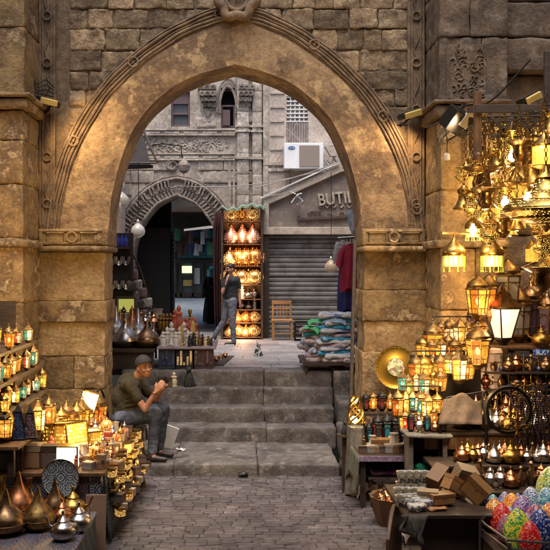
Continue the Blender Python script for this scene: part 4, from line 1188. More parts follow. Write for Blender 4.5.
def fn(part):     # flared bowl hanging lamp
    m = MB(); m.lathe([(.05,0),(.11,.03),(.12,.08),(.21,.18),(.23,.34),(.19,.46),(.22,.58),(.42,.70),(.45,.73),(.43,.75),(.38,.72)],30); part('bowl', m, PIERCED_DARK)
    m = MB()
    for k in range(3): a = 2*k*math.pi/3+.3; m.tube([(.43*math.cos(a),.43*math.sin(a),.74),(.1*math.cos(a),.1*math.sin(a),.92),(0,0,1)],.009,5)
    m.tube([(.44*math.cos(a),.44*math.sin(a),.735) for a in [k*math.pi/14 for k in range(28)]],.018,6,closed=True); part('rim_chains', m, DBRASS)
kit('bowl_lamp', fn)
def fn(part):     # broad pierced saucer lamp
    m = MB(); m.lathe([(.10,.10),(.22,.12),(.48,.20),(.62,.30),(.64,.36),(.60,.42),(.42,.52),(.26,.60),(.20,.66),(.16,.8)],40); part('saucer', m, PIERCE)
    m = MB(); 
    for rr,z in ((.64,.33),(.5,.48),(.5,.205)): m.tube([(rr*math.cos(a),rr*math.sin(a),z) for a in [k*math.pi/20 for k in range(40)]],.014,6,closed=True)
    m.lathe([(.16,.8),(.19,.82),(.06,.9),(.02,1.)],20); m.lathe([(.02,0),(.05,.04),(.1,.1)],16); part('fittings', m, BRASS)
kit('saucer', fn)
def fn(part):     # ribbed cylinder lamp
    m = MB(); m.lathe([(.17,.08),(.19,.10),(.19,.55),(.17,.57)],32,flute=.04,nf=16); part('ribbed_glass', m, mat('ribbed_lit',(.9,.62,.15),(.5,.34,.05),scale=10,emis=(1,.56,.08),es=.32,rough=.2))
    m = MB(); m.lathe([(.05,0),(.12,.03),(.2,.08),(.2,.1)],24); part('foot_cap', m, BRASS); m = MB(); m.lathe([(.2,.55),(.21,.60),(.13,.70),(.06,.80),(.02,.9),(.012,1)],24); part('top_cap', m, BRASS)
kit('cylinder', fn)
def fn(part):     # scrolled brass arms
    m = MB()
    for s in (-1,1):
        for k,(r0,z0) in enumerate(((.22,.3),(.15,.62))):
            m.tube([(s*(.12+r0*.8+r0*(1-.09*i)*math.cos(i*.55)),.02*k*s,z0+r0*(1-.09*i)*math.sin(i*.55)*.8) for i in range(11)],.03,7)
        m.tube([(0,0,.45),(s*.12,0,.35),(s*.25,0,.45),(s*.38,0,.30)],[.03,.035,.03,.02],7); m.ball((s*.4,0,.3),.055,8,6)
    m.lathe([(.02,0),(.07,.05),(.04,.15),(.1,.3),(.05,.5),(.08,.62),(.03,.8),(.02,1)],14)
    part('scrolls', m, BRASS)
kit('scroll', fn)
# vases, pots
def solid(prof, mt, seg=28, extra=None, exm=None, exn='handle', **kw):
    def fn(part):
        m = MB(); m.lathe(prof, seg, **kw); part('body', m, mt)
        if extra: m = MB(); extra(m); part(exn, m, exm or mt)
    return fn
TEAR = [(.17,0),(.30,.05),(.385,.16),(.395,.27),(.34,.39),(.235,.51),(.14,.63),(.08,.76),(.045,.88),(.02,.97),(.001,1.)]
TALLV = [(.14,0),(.22,.05),(.30,.20),(.28,.34),(.17,.50),(.09,.66),(.07,.84),(.10,.97),(.11,1.)]
for k,mt in (('tear_bronze',BRONZE),('tear_copper',COPPER),('tear_brass',DBRASS),('tear_silver',SILVER)): kit(k, solid(TEAR, mt, extra=lambda m:m.tube([(.395*math.cos(a),.395*math.sin(a),.25) for a in [q*math.pi/14 for q in range(28)]],.008,5,closed=True), exm=DBRASS, exn='band'))
for k,mt in (('vase_silver',SILVER),('vase_copper',COPPER),('vase_brass',BRASS),('vase_dark',BRONZE)): kit(k, solid(TALLV, mt))
def potx(m):
    m.tube([(.36,0,.35),(.52,0,.42),(.60,0,.62),(.66,0,.70)],[.06,.045,.03,.025],8)
def pot(mt, hm):
    def fn(part):
        m = MB(); m.lathe([(.2,0),(.30,.03),(.42,.18),(.43,.34),(.34,.50),(.2,.58),(.17,.62)],26); part('body', m, mt)
        m = MB(); potx(m); part('spout', m, mt)
        m = MB(); m.tube([(-.36,0,.46),(-.56,0,.52),(-.60,0,.30),(-.42,0,.2)],.028,7); part('handle', m, hm)
        m = MB(); m.lathe([(.19,.62),(.2,.65),(.12,.74),(.05,.80),(.03,.84),(.06,.9),(.04,.97),(.001,1)],18); part('lid', m, mt)
    return fn
kit('pot_silver', pot(SILVER,SILVER)); kit('pot_brass', pot(BRASS,DBRASS)); kit('pot_dark', pot(BRONZE,IRON)); kit('pot_copper', pot(COPPER,DBRASS))
kit('urn', solid([(.18,0),(.20,.03),(.10,.10),(.12,.16),(.28,.34),(.30,.46),(.22,.58),(.12,.66),(.16,.72),(.15,.75),(.06,.84),(.03,.92),(.001,1)], BRASS))
kit('urn_silver', solid([(.18,0),(.20,.03),(.10,.10),(.12,.16),(.28,.34),(.30,.46),(.22,.58),(.12,.66),(.16,.72),(.15,.75),(.06,.84),(.03,.92),(.001,1)], SILVER))
kit('urn_copper', solid([(.22,0),(.24,.03),(.14,.08),(.3,.26),(.33,.42),(.24,.56),(.14,.66),(.2,.74),(.06,.86),(.03,.93),(.001,1)], COPPER))
kit('bottle_dark', solid([(.12,0),(.2,.03),(.24,.25),(.22,.5),(.08,.68),(.06,.82),(.11,.88),(.07,.95),(.001,1)], BRONZE, extra=lambda m:m.tube([(.2,0,.5),(.34,0,.6),(.36,0,.78),(.1,0,.84)],.02,6)))
kit('bottle_blue', solid([(.16,0),(.17,.02),(.17,.6),(.06,.78),(.06,.95),(.08,1)], mat('cobalt_glass',(.03,.04,.30),rough=.08,coat=.5), 16))
GLOBE = [(.05,0),(.2,.03),(.40,.18),(.47,.38),(.43,.58),(.28,.74),(.14,.80),(.12,.84)]
def globe(mt, cap, prof=GLOBE):
    def fn(part):
        m = MB(); m.lathe(prof, 26); part('shade', m, mt)
        m = MB(); r_,z_ = prof[-1]; m.lathe([(r_,z_),(r_*1.3,z_+.03),(r_*.7,z_+.09),(.03,z_+.14),(.02,1.)],14); part('cap', m, cap)
    return fn
AMB = pierced('amber_pierced', (.62,.24,.07), (1,.5,.1), scale=11, metal=.75, emis=(1,.30,.04), es=1.5, thr=.25)
GOLDL = pierced('gold_pierced', (.68,.34,.12), (1,.65,.25), scale=12, metal=.75, emis=(1,.48,.14), es=1.5, thr=.25)
ROSEL = pierced('rose_pierced', (.60,.27,.18), (1,.6,.4), scale=11, metal=.75, emis=(1,.40,.2), es=.6, thr=.2)
kit('globe_amber', globe(AMB,COPPER)); kit('globe_gold', globe(GOLDL,COPPER)); kit('tear_lit', globe(ROSEL,COPPER,[(.1,0),(.28,.05),(.36,.2),(.33,.38),(.2,.58),(.1,.74),(.07,.84)])); kit('onion_gold', globe(GOLDL,COPPER,[(.1,0),(.3,.04),(.42,.2),(.36,.4),(.18,.6),(.08,.74),(.06,.84)]))
kit('globe_white', globe(mat('opal_glass',(.50,.48,.44),rough=.25,coat=.3), STEEL, [(.03,0),(.16,.03),(.34,.18),(.38,.36),(.33,.54),(.2,.68),(.1,.76),(.09,.84)]))
kit('globe_cream', globe(mat('cream_glass',(.34,.26,.18),rough=.4), STEEL, [(.03,0),(.16,.03),(.34,.18),(.38,.36),(.33,.54),(.2,.68),(.1,.76),(.09,.84)]))
# egg-shaped mosaic glass lamps
EGG = [(.17,0),(.26,.06),(.35,.22),(.37,.38),(.34,.56),(.26,.74),(.15,.90),(.07,.97),(.001,1.)]
EGGC = {'navy and white':[(.03,.05,.30),(.6,.62,.7),(.05,.08,.4),(.02,.03,.12)], 'yellow and orange':[(.85,.55,.05),(.8,.2,.03),(.9,.75,.3),(.6,.05,.03)], 'scarlet':[(.62,.01,.02),(.75,.03,.03),(.5,.01,.01),(.9,.25,.15)],
 'orange':[(.9,.32,.02),(.85,.42,.04),(.7,.12,.02),(.95,.5,.08)], 'yellow and green':[(.9,.65,.03),(.1,.42,.05),(.85,.75,.1),(.03,.25,.08)], 'violet and pink':[(.22,.12,.40),(.6,.25,.4),(.12,.08,.3),(.6,.5,.65)],
 'pale blue and black':[(.45,.5,.62),(.03,.04,.10),(.2,.26,.5),(.6,.62,.66)], 'turquoise and white':[(.08,.35,.42),(.6,.68,.66),(.05,.15,.35),(.2,.5,.5)], 'lilac and grey':[(.35,.28,.42),(.55,.5,.55),(.12,.1,.25),(.25,.22,.4)], 'red and violet':[(.6,.08,.1),(.3,.12,.4),(.75,.35,.2),(.1,.06,.25)], 'lime and white':[(.45,.55,.08),(.75,.75,.6),(.15,.3,.08),(.7,.6,.05)]}
for k,c in EGGC.items():
    es_ = .25 if k in ('scarlet','orange','yellow and green','yellow and orange','lime and white') else .04
    kit('egg_'+k, (lambda mt: (lambda part: (part('glass_shell', MB().lathe(EGG,30), mt), part('base_ring', MB().lathe([(.19,-.01),(.2,.0),(.2,.03),(.17,.035)],20), DBRASS))))(mosaic('chips_'+k.replace(' ','_'), tuple(tuple(q*.8 for q in cc) for cc in c), 26., es=es_*.35)))
# boxes
def boxkit(w_, d_, body, lid, trim, h_=1.):
    def fn(part):
        m = MB(); m.b2(-w_/2,w_/2,-d_/2,d_/2,0,.68*h_); part('body', m, body, smooth=0)
        m = MB(); m.b2(-w_/2-.02,w_/2+.02,-d_/2-.02,d_/2+.02,.69*h_,.94*h_); part('lid', m, lid, smooth=0)
        m = MB()
        for s in (-1,1): m.b2(s*w_/2-.02,s*w_/2+.02,-d_/2-.015,-d_/2+.02,.0,.68*h_)
        m.b2(-w_/2,w_/2,-d_/2-.012,-d_/2,.02,.08); m.ball((0,-d_/2-.02,.66*h_),.05,8,6); part('trim', m, trim, smooth=0)
    return fn
kit('box_inlay', boxkit(1.5,1.1,arabesque('inlay_warm',(.16,.07,.03),(.5,.38,.22),(.35,.08,.03),.3),arabesque('inlay_cream',(.35,.24,.13),(.12,.06,.03),(.5,.42,.3),.4),DBRASS))
kit('box_carved', boxkit(1.7,1.0,YWOOD,arabesque('carved_lid',(.30,.15,.05),(.16,.075,.03),(.40,.22,.08),.5),BWOOD))
kit('box_dark', boxkit(1.6,1.1,arabesque('inlay_dark',(.03,.022,.02),(.3,.26,.22),(.15,.05,.04),.35),DWOOD,DBRASS))
kit('box_red', boxkit(1.4,1.1,mat('red_card',(.32,.05,.03),rough=.5),mat('pink_card',(.5,.2,.15),rough=.5),YWOOD))
kit('box_pearl', boxkit(1.4,1.1,arabesque('inlay_pearl',(.5,.45,.38),(.1,.07,.06),(.3,.3,.35),.3),arabesque('inlay_pearl2',(.55,.5,.42),(.15,.08,.06),(.4,.2,.1),.35),DBRASS))
def fn(part):
    m = MB(); m.b2(-.85,.85,-.5,.5,.0,1); part('lit_case', m, pierced('lit_case_pierced',(.85,.5,.08),(1,.85,.4),scale=7,metal=.1,emis=(1,.52,.08),es=.75,thr=.36), smooth=0)
    m = MB()
    for a in (-.86,.86):
        for b in (-.51,.51): m.tube([(a,b,0),(a,b,1)],.045,6)
    for z in (0,1):
        for b in (-.51,.51): m.tube([(-.86,b,z),(.86,b,z)],.045,6)
        for a in (-.86,.86): m.tube([(a,-.51,z),(a,.51,z)],.045,6)
    part('brass_edges', m, BRASS)
kit('litbox', fn)
def fn(part):
    m = MB(); m.b2(-.6,.6,-.4,.4,.05,.95); part('glowing_panel', m, mat('glow_white',(1,.9,.65),emis=(1,.8,.45),es=1.5), smooth=0)
    m = MB()
    for z in (0,.95): m.b2(-.66,.66,-.45,.45,z,z+.05)
    for s in (-1,1): m.b2(s*.63-.04,s*.63+.04,-.46,-.40,.05,.95)
    part('frame', m, BRASS, smooth=0)
kit('glowbox', fn)
# small statuettes
def statuette(mt):
    def fn(part):
        m = MB(); m.lathe([(.19,0),(.2,.06),(.13,.07),(.15,.22),(.17,.40),(.12,.55),(.17,.64),(.15,.70),(.06,.74),(.09,.80),(.10,.87),(.06,.94),(.001,1)],14,sy=.8); part('figure', m, mt)
    return fn
MARB = mat('white_alabaster',(.62,.60,.57),(.48,.46,.44),rough=.4,scale=12)
kit('stat_white', statuette(MARB)); kit('stat_red', statuette(mat('terracotta_red',(.42,.10,.06),rough=.5))); kit('stat_gold', statuette(DBRASS)); kit('stat_cream', statuette(mat('cream_resin',(.5,.42,.28),rough=.5))); kit('stat_dark', statuette(mat('black_basalt',(.02,.02,.022),rough=.35)))
kit('pyramid', lambda part: part('stone', MB().lathe([(.75,0),(.75,.05),(.001,1)],4,a0=math.pi/4), MARB, smooth=0))
kit('obelisk', lambda part: part('stone', MB().lathe([(.16,0),(.16,.08),(.1,.1),(.07,.86),(.001,1)],4,a0=.3), mat('yellow_onyx',(.5,.36,.12),rough=.35), smooth=0))
def catk(mt):
    def fn(part):
        m = MB(); m.lathe([(.24,0),(.27,.08),(.25,.25),(.19,.45),(.13,.60),(.10,.68)],18,sy=.85); m.ball((0,-.05,.78),.14,14,10,(1,1.05,.9)); m.ball((0,-.18,.745),.06,8,6)
        for s in (-1,1): m.lathe([(.055,0),(.001,.13)],6,(s*.075,-.03,.87)); m.tube([(s*.1,-.15,.42),(s*.09,-.2,.2),(s*.09,-.22,.03)],[.07,.05,.055],8)
        m.tube([(.1,.2,.05),(.3,.15,.04),(.33,-.05,.05)],[.05,.04,.03],8)
        part('cat_body', m, mt)
    return fn
kit('cat_black', catk(mat('black_fur',(.018,.017,.018),rough=.6,bump=.4))); kit('cat_pied', catk(mat('pied_fur',(.62,.60,.57),(.02,.02,.022),rough=.7,scale=4.5,lo=.49,hi=.51)))
def fn(part):    # water pipe
    m = MB(); m.lathe([(.14,0),(.17,.03),(.18,.16),(.08,.28),(.04,.32)],18); part('glass_base', m, DKB)
    m = MB(); m.lathe([(.03,.30),(.05,.4),(.02,.45),(.05,.55),(.02,.62),(.04,.7),(.02,.76),(.11,.80),(.03,.81),(.06,.88),(.07,.95),(.05,1)],14); part('stem', m, BRASS)
    m = MB(); m.tube([(.04,0,.5),(.25,0,.55),(.33,.05,.3),(.2,.1,.08),(-.1,.16,.06)],.018,7); part('hose', m, mat('hose_red',(.25,.03,.03),rough=.6))
kit('hookah', fn)
def fn(part):    # round tray standing on edge
    m = MB(); m.T = Matrix.Translation((0,0,.5)) @ Matrix.Rotation(R(90),4,'X'); m.lathe([(1e-5,.0),(.20,.0),(.215,.02),(.40,.012),(.47,.035),(.5,.045),(.5,.03),(.46,.0),(.2,-.02),(1e-5,-.02)],48); part('tray', m, pierced('chased_brass',(.85,.58,.13),(.5,.30,.07),scale=22,thr=.22,rough=.25))
    m = MB(); m.T = Matrix.Translation((0,0,.5)) @ Matrix.Rotation(R(90),4,'X'); m.lathe([(1e-5,.04),(.12,.034),(.205,.024)],32); part('centre_boss', m, mosaic('boss_mirror',[(.75,.65,.40),(.35,.25,.20),(.40,.45,.25),(.85,.75,.45)],12,rough=.12))
kit('tray', fn)
def fn(part):
    m = MB(); m.T = Matrix.Translation((0,0,.5)) @ Matrix.Rotation(R(90),4,'X'); m.lathe([(1e-5,.0),(.32,.0),(.44,.03),(.5,.05),(.5,.035),(.44,.0),(1e-5,-.02)],44); part('dish', m, arabesque('plate_arabesque',(.035,.045,.06),(.45,.47,.45),(.12,.13,.2),.5))
    m = MB(); m.tube([(.5*math.cos(a),-.05,.5+.5*math.sin(a)) for a in [q*math.pi/24 for q in range(48)]],.012,6,closed=True); part('rim', m, SILVER)
kit('plate', fn)
def fn(part):    # frame drum
    m = MB(); m.T = Matrix.Translation((0,0,.5)) @ Matrix.Rotation(R(90),4,'X'); m.lathe([(.44,-.06),(.5,-.06),(.5,.06),(.44,.06),(.44,-.06)],44); part('hoop', m, IRON)
kit('hoop', fn)
def fn(part):    # octagonal cream shade
    m = MB(); m.lathe([(.15,.12),(.24,.2),(.25,.9),(.22,.97)],8); part('paper_shade', m, mat('cream_skin',(.52,.38,.27),(.42,.29,.20),rough=.6,scale=6,emis=(1,.6,.35),es=.08), smooth=0)
    m = MB(); 
    for z,r_ in ((.2,.245),(.38,.25),(.56,.253),(.74,.255),(.9,.255)): m.tube([(r_*math.cos(a),r_*math.sin(a),z) for a in [q*math.pi/4 for q in range(8)]],.008,5,closed=True)
    m.lathe([(.03,0),(.09,.04),(.16,.12)],8); m.tube([(0,0,.95),(0,0,1)],.02,6); part('ribs', m, DBRASS)
kit('cream_lamp', fn)
kit('blue_cup', lambda part: part('cup', MB().lathe([(.28,0),(.3,.03),(.3,.96),(.32,1),(.27,.97)],24), mosaic('blue_cup_chips',[(.6,.66,.75),(.04,.08,.35),(.3,.4,.6),(.02,.03,.1)],14,es=.25)))
def fn(part):
    m = MB(); m.lathe([(.2,0),(.3,.1),(.34,.3),(.5,.36),(.48,.4),(.3,.38),(.22,.8),(.26,.96),(.3,1)],8); part('skin_drum', m, DKW)
kit('goblet', fn)
def bunch(cols):
    def fn(part):
        m = MB(); r2 = random.Random(3)
        for i in range(16):
            m.cur = i % len(cols); x = (i/15-.5)*.36; L_ = r2.uniform(.7,1.); y = r2.uniform(-.05,.05)
            z = 1.
            while z > 1-L_: m.ball((x+.04*math.sin(z*9+i),y,z), .022, 6, 4); z -= .045
        part('strands', m, cols)
    return fn
kit('beads_dark', bunch([IRON, BRONZE, DKP])); kit('beads_silver', bunch([SILVER, IRON, STEEL]))
def purse(mt):
    def fn(part):
        m = MB(); m.rock(-.3,.3,-.1,.1,.05,.6,rr=.1,amp=.04,n=.12,fr=4); part('pouch', m, mt)
        m = MB(); m.tube([(-.2,0,.55),(-.1,0,.9),(0,0,1),(.1,0,.9),(.2,0,.55)],.018,5); part('strap', m, IRON)
        m = MB()
        for i in range(7): x = -.24+.08*i; m.tube([(x,0,.08),(x+.01,0,-.06)],.014,4)
        part('tassels', m, mt)
    return fn
for k,c in (('grey',(.22,.20,.21)),('mauve',(.20,.13,.16)),('black',(.03,.03,.035)),('white',(.45,.43,.43))): kit('purse_'+k, purse(mat('purse_'+k,c,tuple(q*.5 for q in c),rough=.6,scale=9,bump=.5)))
def fn(part):
    m = MB(); m.rock(-.9,.9,-.35,.35,0,.5,rr=.25,amp=.12,n=.25,fr=2.5); part('slipper', m, mat('tan_leather',(.42,.20,.07),(.3,.13,.05),rough=.5,scale=4))
kit('slipper', fn)
ORD = ['first','second','third','fourth','fifth','sixth','seventh','eighth','ninth','tenth','eleventh','twelfth','thirteenth','fourteenth','fifteenth','sixteenth','seventeenth','eighteenth','nineteenth','twentieth','twenty-first','twenty-second','twenty-third']

def drape(seed):
    def fn(part):
        m = MB(); n = 22; vs = []; o = Vector((seed*7.3,seed*3.1,0))
        for q in range(n+1):
            for j in range(n+1):
                x = (j/n-.5)*2; y = (q/n-.5)*1.5
                r_ = max(abs(x)-.55,0)+max(abs(y)-.45,0); z = .95-1.25*r_+.22*noise.noise(Vector((x*1.7,y*1.7,0))+o)+.10*noise.noise(Vector((x*5,y*5,1))+o)
                vs.append((x*(1-.28*max(abs(x)-.5,0))+.06*noise.noise(Vector((x*3,y*3,5))+o), y*(1-.25*max(abs(y)-.4,0)), max(.0,z)))
        m.add(vs,[(q*(n+1)+j,q*(n+1)+j+1,(q+1)*(n+1)+j+1,(q+1)*(n+1)+j) for q in range(n) for j in range(n)])
        part('cloth', m, DRC[seed], smooth=180)
    return fn
def striped(name, cols, scale=9.):
    """woven stripes"""
    m = bpy.data.materials.new(name); m.use_nodes = True; MATS[name] = m
    N = m.node_tree.nodes; L = m.node_tree.links; b = N['Principled BSDF']; b.inputs['Roughness'].default_value = .9
    tc = N.new('ShaderNodeTexCoord'); wv = N.new('ShaderNodeTexWave'); wv.inputs['Scale'].default_value = scale; wv.inputs['Distortion'].default_value = 1.5; wv.inputs['Detail'].default_value = 3
    wv.bands_direction = 'Y'
    L.new(tc.outputs['Object'], wv.inputs['Vector']); cr = N.new('ShaderNodeValToRGB'); e = cr.color_ramp.elements
    while len(e) < len(cols): e.new(.5)
    for i,c in enumerate(cols): e[i].position = i/len(cols); e[i].color = (*c,1)
    cr.color_ramp.interpolation = 'CONSTANT'
    L.new(wv.outputs['Fac'], cr.inputs[0]); L.new(cr.outputs[0], b.inputs['Base Color'])
    return m
DRC = [striped('striped_white_blue',[(.55,.55,.56),(.14,.22,.5),(.45,.45,.48),(.6,.6,.6)],2.2),striped('striped_mauve',[(.32,.24,.30),(.5,.47,.48),(.2,.16,.24),(.4,.36,.38)],2.5),striped('striped_green',[(.06,.42,.12),(.12,.5,.2),(.03,.3,.12),(.1,.45,.2)],3),striped('striped_blue',[(.04,.30,.5),(.5,.55,.6),(.08,.14,.36),(.35,.38,.45)],2.4),striped('striped_rose',[(.42,.36,.38),(.3,.12,.18),(.5,.46,.46),(.25,.24,.3)],2.6),striped('striped_emerald',[(.02,.32,.24),(.05,.4,.3),(.02,.22,.2),(.03,.3,.3)],3)]
for i in range(6): kit('drape%d'%i, drape(i))
def XW(x, D): return (x-VX)/F*D
def on(x, D, z): return Vector((XW(x,D), D, z))
def H(px, D): return px*D/F
# ------------------------------------------------------------------ left stall furniture
TEX1 = arabesque('carpet_dark',(.02,.025,.045),(.42,.42,.38),(.05,.09,.22),.17)
TEX2 = arabesque('carpet_blue',(.012,.04,.13),(.22,.32,.38),(.38,.12,.03),.15)
TEX3 = arabesque('carpet_orange',(.03,.03,.05),(.30,.10,.03),(.02,.05,.12),.16)
TEX4 = arabesque('carpet_green',(.02,.04,.035),(.14,.16,.10),(.02,.04,.10),.18)
def furn(name, lab, cat, org): 
    t = thing(name, lab, cat, org)
    def mk(): m = MB(); m.T = Matrix.Translation(-Vector(org)); return m
    return t, mk
def left_stall():
    t, mk = furn('display_table','long display table with dark patterned front, covered in small lit goods, beside the seated man','display table',(-1.8,7.13,0))
    m = mk(); m.b2(-2.5,-1.13,7.1,9.05,.585,.62); m.obj('table_top', BWOOD, t, smooth=0, bevel=.006)
    for k,(a,b,mt) in enumerate(((-2.5,-2.05,TEX2),(-2.04,-1.83,TEX1),(-1.82,-1.62,TEX2),(-1.61,-1.40,TEX1),(-1.39,-1.27,TEX3),(-1.26,-1.17,TEX1))):
        m = mk(); m.b2(a,b,7.13,7.17,.0,.58); m.obj('front_panel', mt, t, smooth=0)
    m = mk(); vs = []; n = 60
    for q in range(6):
        for j in range(n+1):
            y = 7.16+1.86*j/n; vs.append((-1.15+.02*math.sin(j*1.3)+.05*(1-q/5), y, .02+.57*q/5))
    m.add(vs, [(q*(n+1)+j, q*(n+1)+j+1, (q+1)*(n+1)+j+1, (q+1)*(n+1)+j) for q in range(5) for j in range(n)])
    o = m.obj('side_cloth', TEX4, t); sd_ = o.modifiers.new('s','SOLIDIFY'); sd_.thickness = .01
    for x in (-2.45,):
        for y in (8.95,): m = mk(); m.b2(x-.03,x+.03,y-.03,y+.03,0,.585); m.obj('leg', DWOOD, t, smooth=0)
    # sloping rack on the aisle side
    t, mk = furn('sloping_rack','narrow sloping rack of small golden boxes on the aisle side of the lit display table','rack',(-1.05,8.,0))
    for k in range(4):
        m = mk(); m.b2(-1.14+.03*k,-1.085+.03*k,7.25,9.0,.53-.11*k,.545-.11*k); m.obj('ledge', BWOOD, t, smooth=0)
    for y in (9.0,): m = mk(); m.add([(-1.16,y,.0),(-1.14,y,.57),(-1.12,y,.57),(-.99,y,.0),(-1.16,y+.015,.0),(-1.14,y+.015,.57),(-1.12,y+.015,.57),(-.99,y+.015,.0)],[(0,3,2,1),(4,5,6,7),(0,4,7,3),(1,2,6,5),(2,3,7,6),(0,1,5,4)]); m.obj('rack_side', BWOOD, t, smooth=0)
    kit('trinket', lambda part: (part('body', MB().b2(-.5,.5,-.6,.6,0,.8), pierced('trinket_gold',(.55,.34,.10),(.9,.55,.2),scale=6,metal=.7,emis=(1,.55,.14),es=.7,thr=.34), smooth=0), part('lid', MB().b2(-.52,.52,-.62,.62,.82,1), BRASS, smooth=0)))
    for k in range(4):
        for j in range(15):
            y = 7.3+.12*j; kq,nq,hq = [('trinket','golden pierced trinket box',.075),('box_dark','dark inlaid box',.08),('trinket','golden pierced trinket box',.09),('lan_amber','tiny amber lantern',.105),('box_inlay','brown inlaid box',.07),('urn','brass urn',.10),('trinket','golden pierced trinket box',.065),('lan_yw','tiny bright lantern',.105),('box_pearl','pearl inlaid box',.07)][(j*2+k*5+j//4)%9]; place(kq,nq.replace(' ','_').replace('tiny_','').replace('glowing_','') , f'{nq} standing on the sloping rack of the left stall',nq.split()[-1],(-1.105+.03*k+rnd.uniform(-.01,.012), y+rnd.uniform(-.03,.03), .545-.11*k), hq*rnd.uniform(.8,1.1), f'{nq} pieces on the sloping rack', rz=rnd.uniform(-.6,.6), w=rnd.uniform(.85,1.1))
    # lantern shelves
    t, mk = furn('lantern_shelves','dark wooden shelves on the left crowded with lit stained glass lanterns','shelves',(-2.2,7.8,0))
    zs = (.88,1.13,1.37,1.61)
    for i,z in enumerate(zs): m = mk(); m.b2(-2.75,-1.80 if i == 0 else -1.86-.05*i,6.9,8.5,z-.03,z); m.obj('shelf_board', DWOOD if i else BWOOD, t, smooth=0, bevel=.004)
    for y in (6.88,8.5): m = mk(); m.b2(-2.75,-2.25,y,y+.03,.62,2.0); m.obj('upright', DWOOD, t, smooth=0)
    for y in (6.95,8.4): m = mk(); m.b2(-1.90,-1.85,y,y+.05,.62,.85); m.obj('leg', DWOOD, t, smooth=0)
    rows = [['lan_yo','lan_teal','lan_or','lan_yw','lan_mix','lan_teal'],['lan_teal','lan_yo','lan_yw','lan_amber','lan_mix','lan_teal','lan_yw'],['lan_amber','lan_yo','lan_yw','lan_teal','lan_white','lan_teal','lan_green']]
    names = {'lan_yo':'yellow and orange','lan_teal':'teal and white','lan_or':'orange','lan_yw':'yellow and white','lan_mix':'many coloured','lan_amber':'amber','lan_white':'white','lan_green':'green and yellow'}
    rn = {0:'topmost',1:'upper middle',2:'lower middle'}
    for r_,row in enumerate(rows):
        z = (1.61,1.37,1.13)[r_]
        for j,k in enumerate(row):
            y = 7.0+j*.235; place(k,'lantern',f'lit {names[k]} lantern, {ORD[len(row)-1-j]} from the pier on the {rn[r_]} left shelf','lantern',(-1.98-.05*(2-r_)+rnd.uniform(-.03,.05), y+rnd.uniform(-.03,.03), z), .225*rnd.uniform(.82,1.1), 'lanterns on the left shelves', rz=rnd.uniform(0,3), w=rnd.uniform(.85,1.2))
            if j%2 == 0: place(rnd.choice(['lan_amber','lan_yo','lan_or']),'lantern','small warm coloured lantern standing in the back of the left shelves behind the front row','lantern',(-2.3, y+.1, z), .22, 'back row lanterns on the left shelves', rz=rnd.uniform(0,1))
    for (x,D,k,h,l) in ((18,7.2,'pyr_navy',37,'dark navy pyramid shaped lamp on the lowest shelf at left'),(30,7.25,'pyr_plum',34,'plum and grey pyramid shaped lamp beside the navy one on the lowest shelf'),(5,7.1,'lan_amber',38,'amber lantern at the photo edge on the lowest left shelf'),
                        (38,7.4,'lan_yw',40,'bright white and yellow arched lantern on the lowest left shelf'),(49,7.75,'lan_or',34,'glowing orange lantern at the end of the lowest left shelf')):
        place(k,'lantern' if 'lan' in k else 'pyramid_lamp',l,'lantern',on(x,D,.88),H(h,D),rz=.2)
    # low table in front with metal vases
    t, mk = furn('low_table','low table covered with blue patterned cloth in the lower left corner, holding metal vases','table',(-1.8,5.9,0))
    m = mk(); m.b2(-2.5,-1.16,5.75,6.92,.325,.35); m.obj('table_top', TEX2, t, smooth=0, bevel=.006)
    for a,b,mt in ((-2.5,-1.79,TEX1),(-1.78,-1.47,TEX3),(-1.46,-1.18,TEX2)): m = mk(); m.b2(a,b,5.78,5.82,0,.32); m.obj('front_panel', mt, t, smooth=0)
    m = mk(); m.b2(-1.20,-1.17,5.83,6.9,0,.32); m.obj('side_panel', TEX4, t, smooth=0)
    t, mk = furn('brown_board','plain brown board leaning between the low blue table and the display table','board',(-1.15,7.0,0))
    m = mk(); m.box((-1.19,7.0,.23),(.17,.03,.46),(R(-8),0,0)); m.obj('board', mat('brown_card',(.20,.12,.08),(.15,.09,.06),rough=.8), t, smooth=0, bevel=.004)
    V = [(6,6.35,'tear_bronze',46,1.15,'largest dark bronze pointed jar on the low patterned table'),
         (19,6.75,'tear_copper',47,.95,'rosy copper teardrop vase standing behind the greenish one'),
         (38,6.45,'tear_brass',44,1.0,'gold and green teardrop vase in the middle of the low table'),
         (55,6.72,'tear_bronze',42,.9,'slim dark bronze teardrop vase in front of the patterned plate'),
         (29,6.85,'vase_dark',36,1.,'dark rounded vase half hidden behind the teardrop vases'),
         (3,6.8,'vase_brass',40,.9,'dull brass vase partly cut by the left photo edge'),
         (63,6.2,'pot_silver',30,1.,'silver coloured squat teapot nearest the viewer on the low blue table'),
         (79,6.4,'pot_silver',30,1.,'silver coloured teapot at the corner of the low blue table'),
         (73,6.75,'pot_brass',32,1.,'gold coloured teapot behind the two silver teapots'),
         (62,6.6,'pot_copper',26,1.,'rosy teapot squeezed between the silver teapots and the bronze vase')]
    for x,D,k,h,w_,l in V: place(k,'teapot' if 'pot' in k else 'vase',l,'teapot' if 'pot' in k else 'vase',on(x,D,.35),H(h,D),rz=rnd.uniform(-.5,3),w=w_)
    place('plate','patterned_plate','large dark round plate with white arabesques leaning on the display table front','plate',on(60,7.06,.40)+Vector((0,0,.03)),.31,tilt=(-.15,0))
    # things on the display table
    place('glowbox','light_box','glowing white box lamp in a brass frame at the front of the display table','lamp',on(67,7.32,.62),H(22,7.3),rz=.0,w=.85)
    place('litbox','lit_casket','long yellow pierced lit casket lying across the display table, the larger one','lamp',on(66,7.85,.66),H(26,7.8),rz=-.75,w=.95,tilt=(0,-.15))
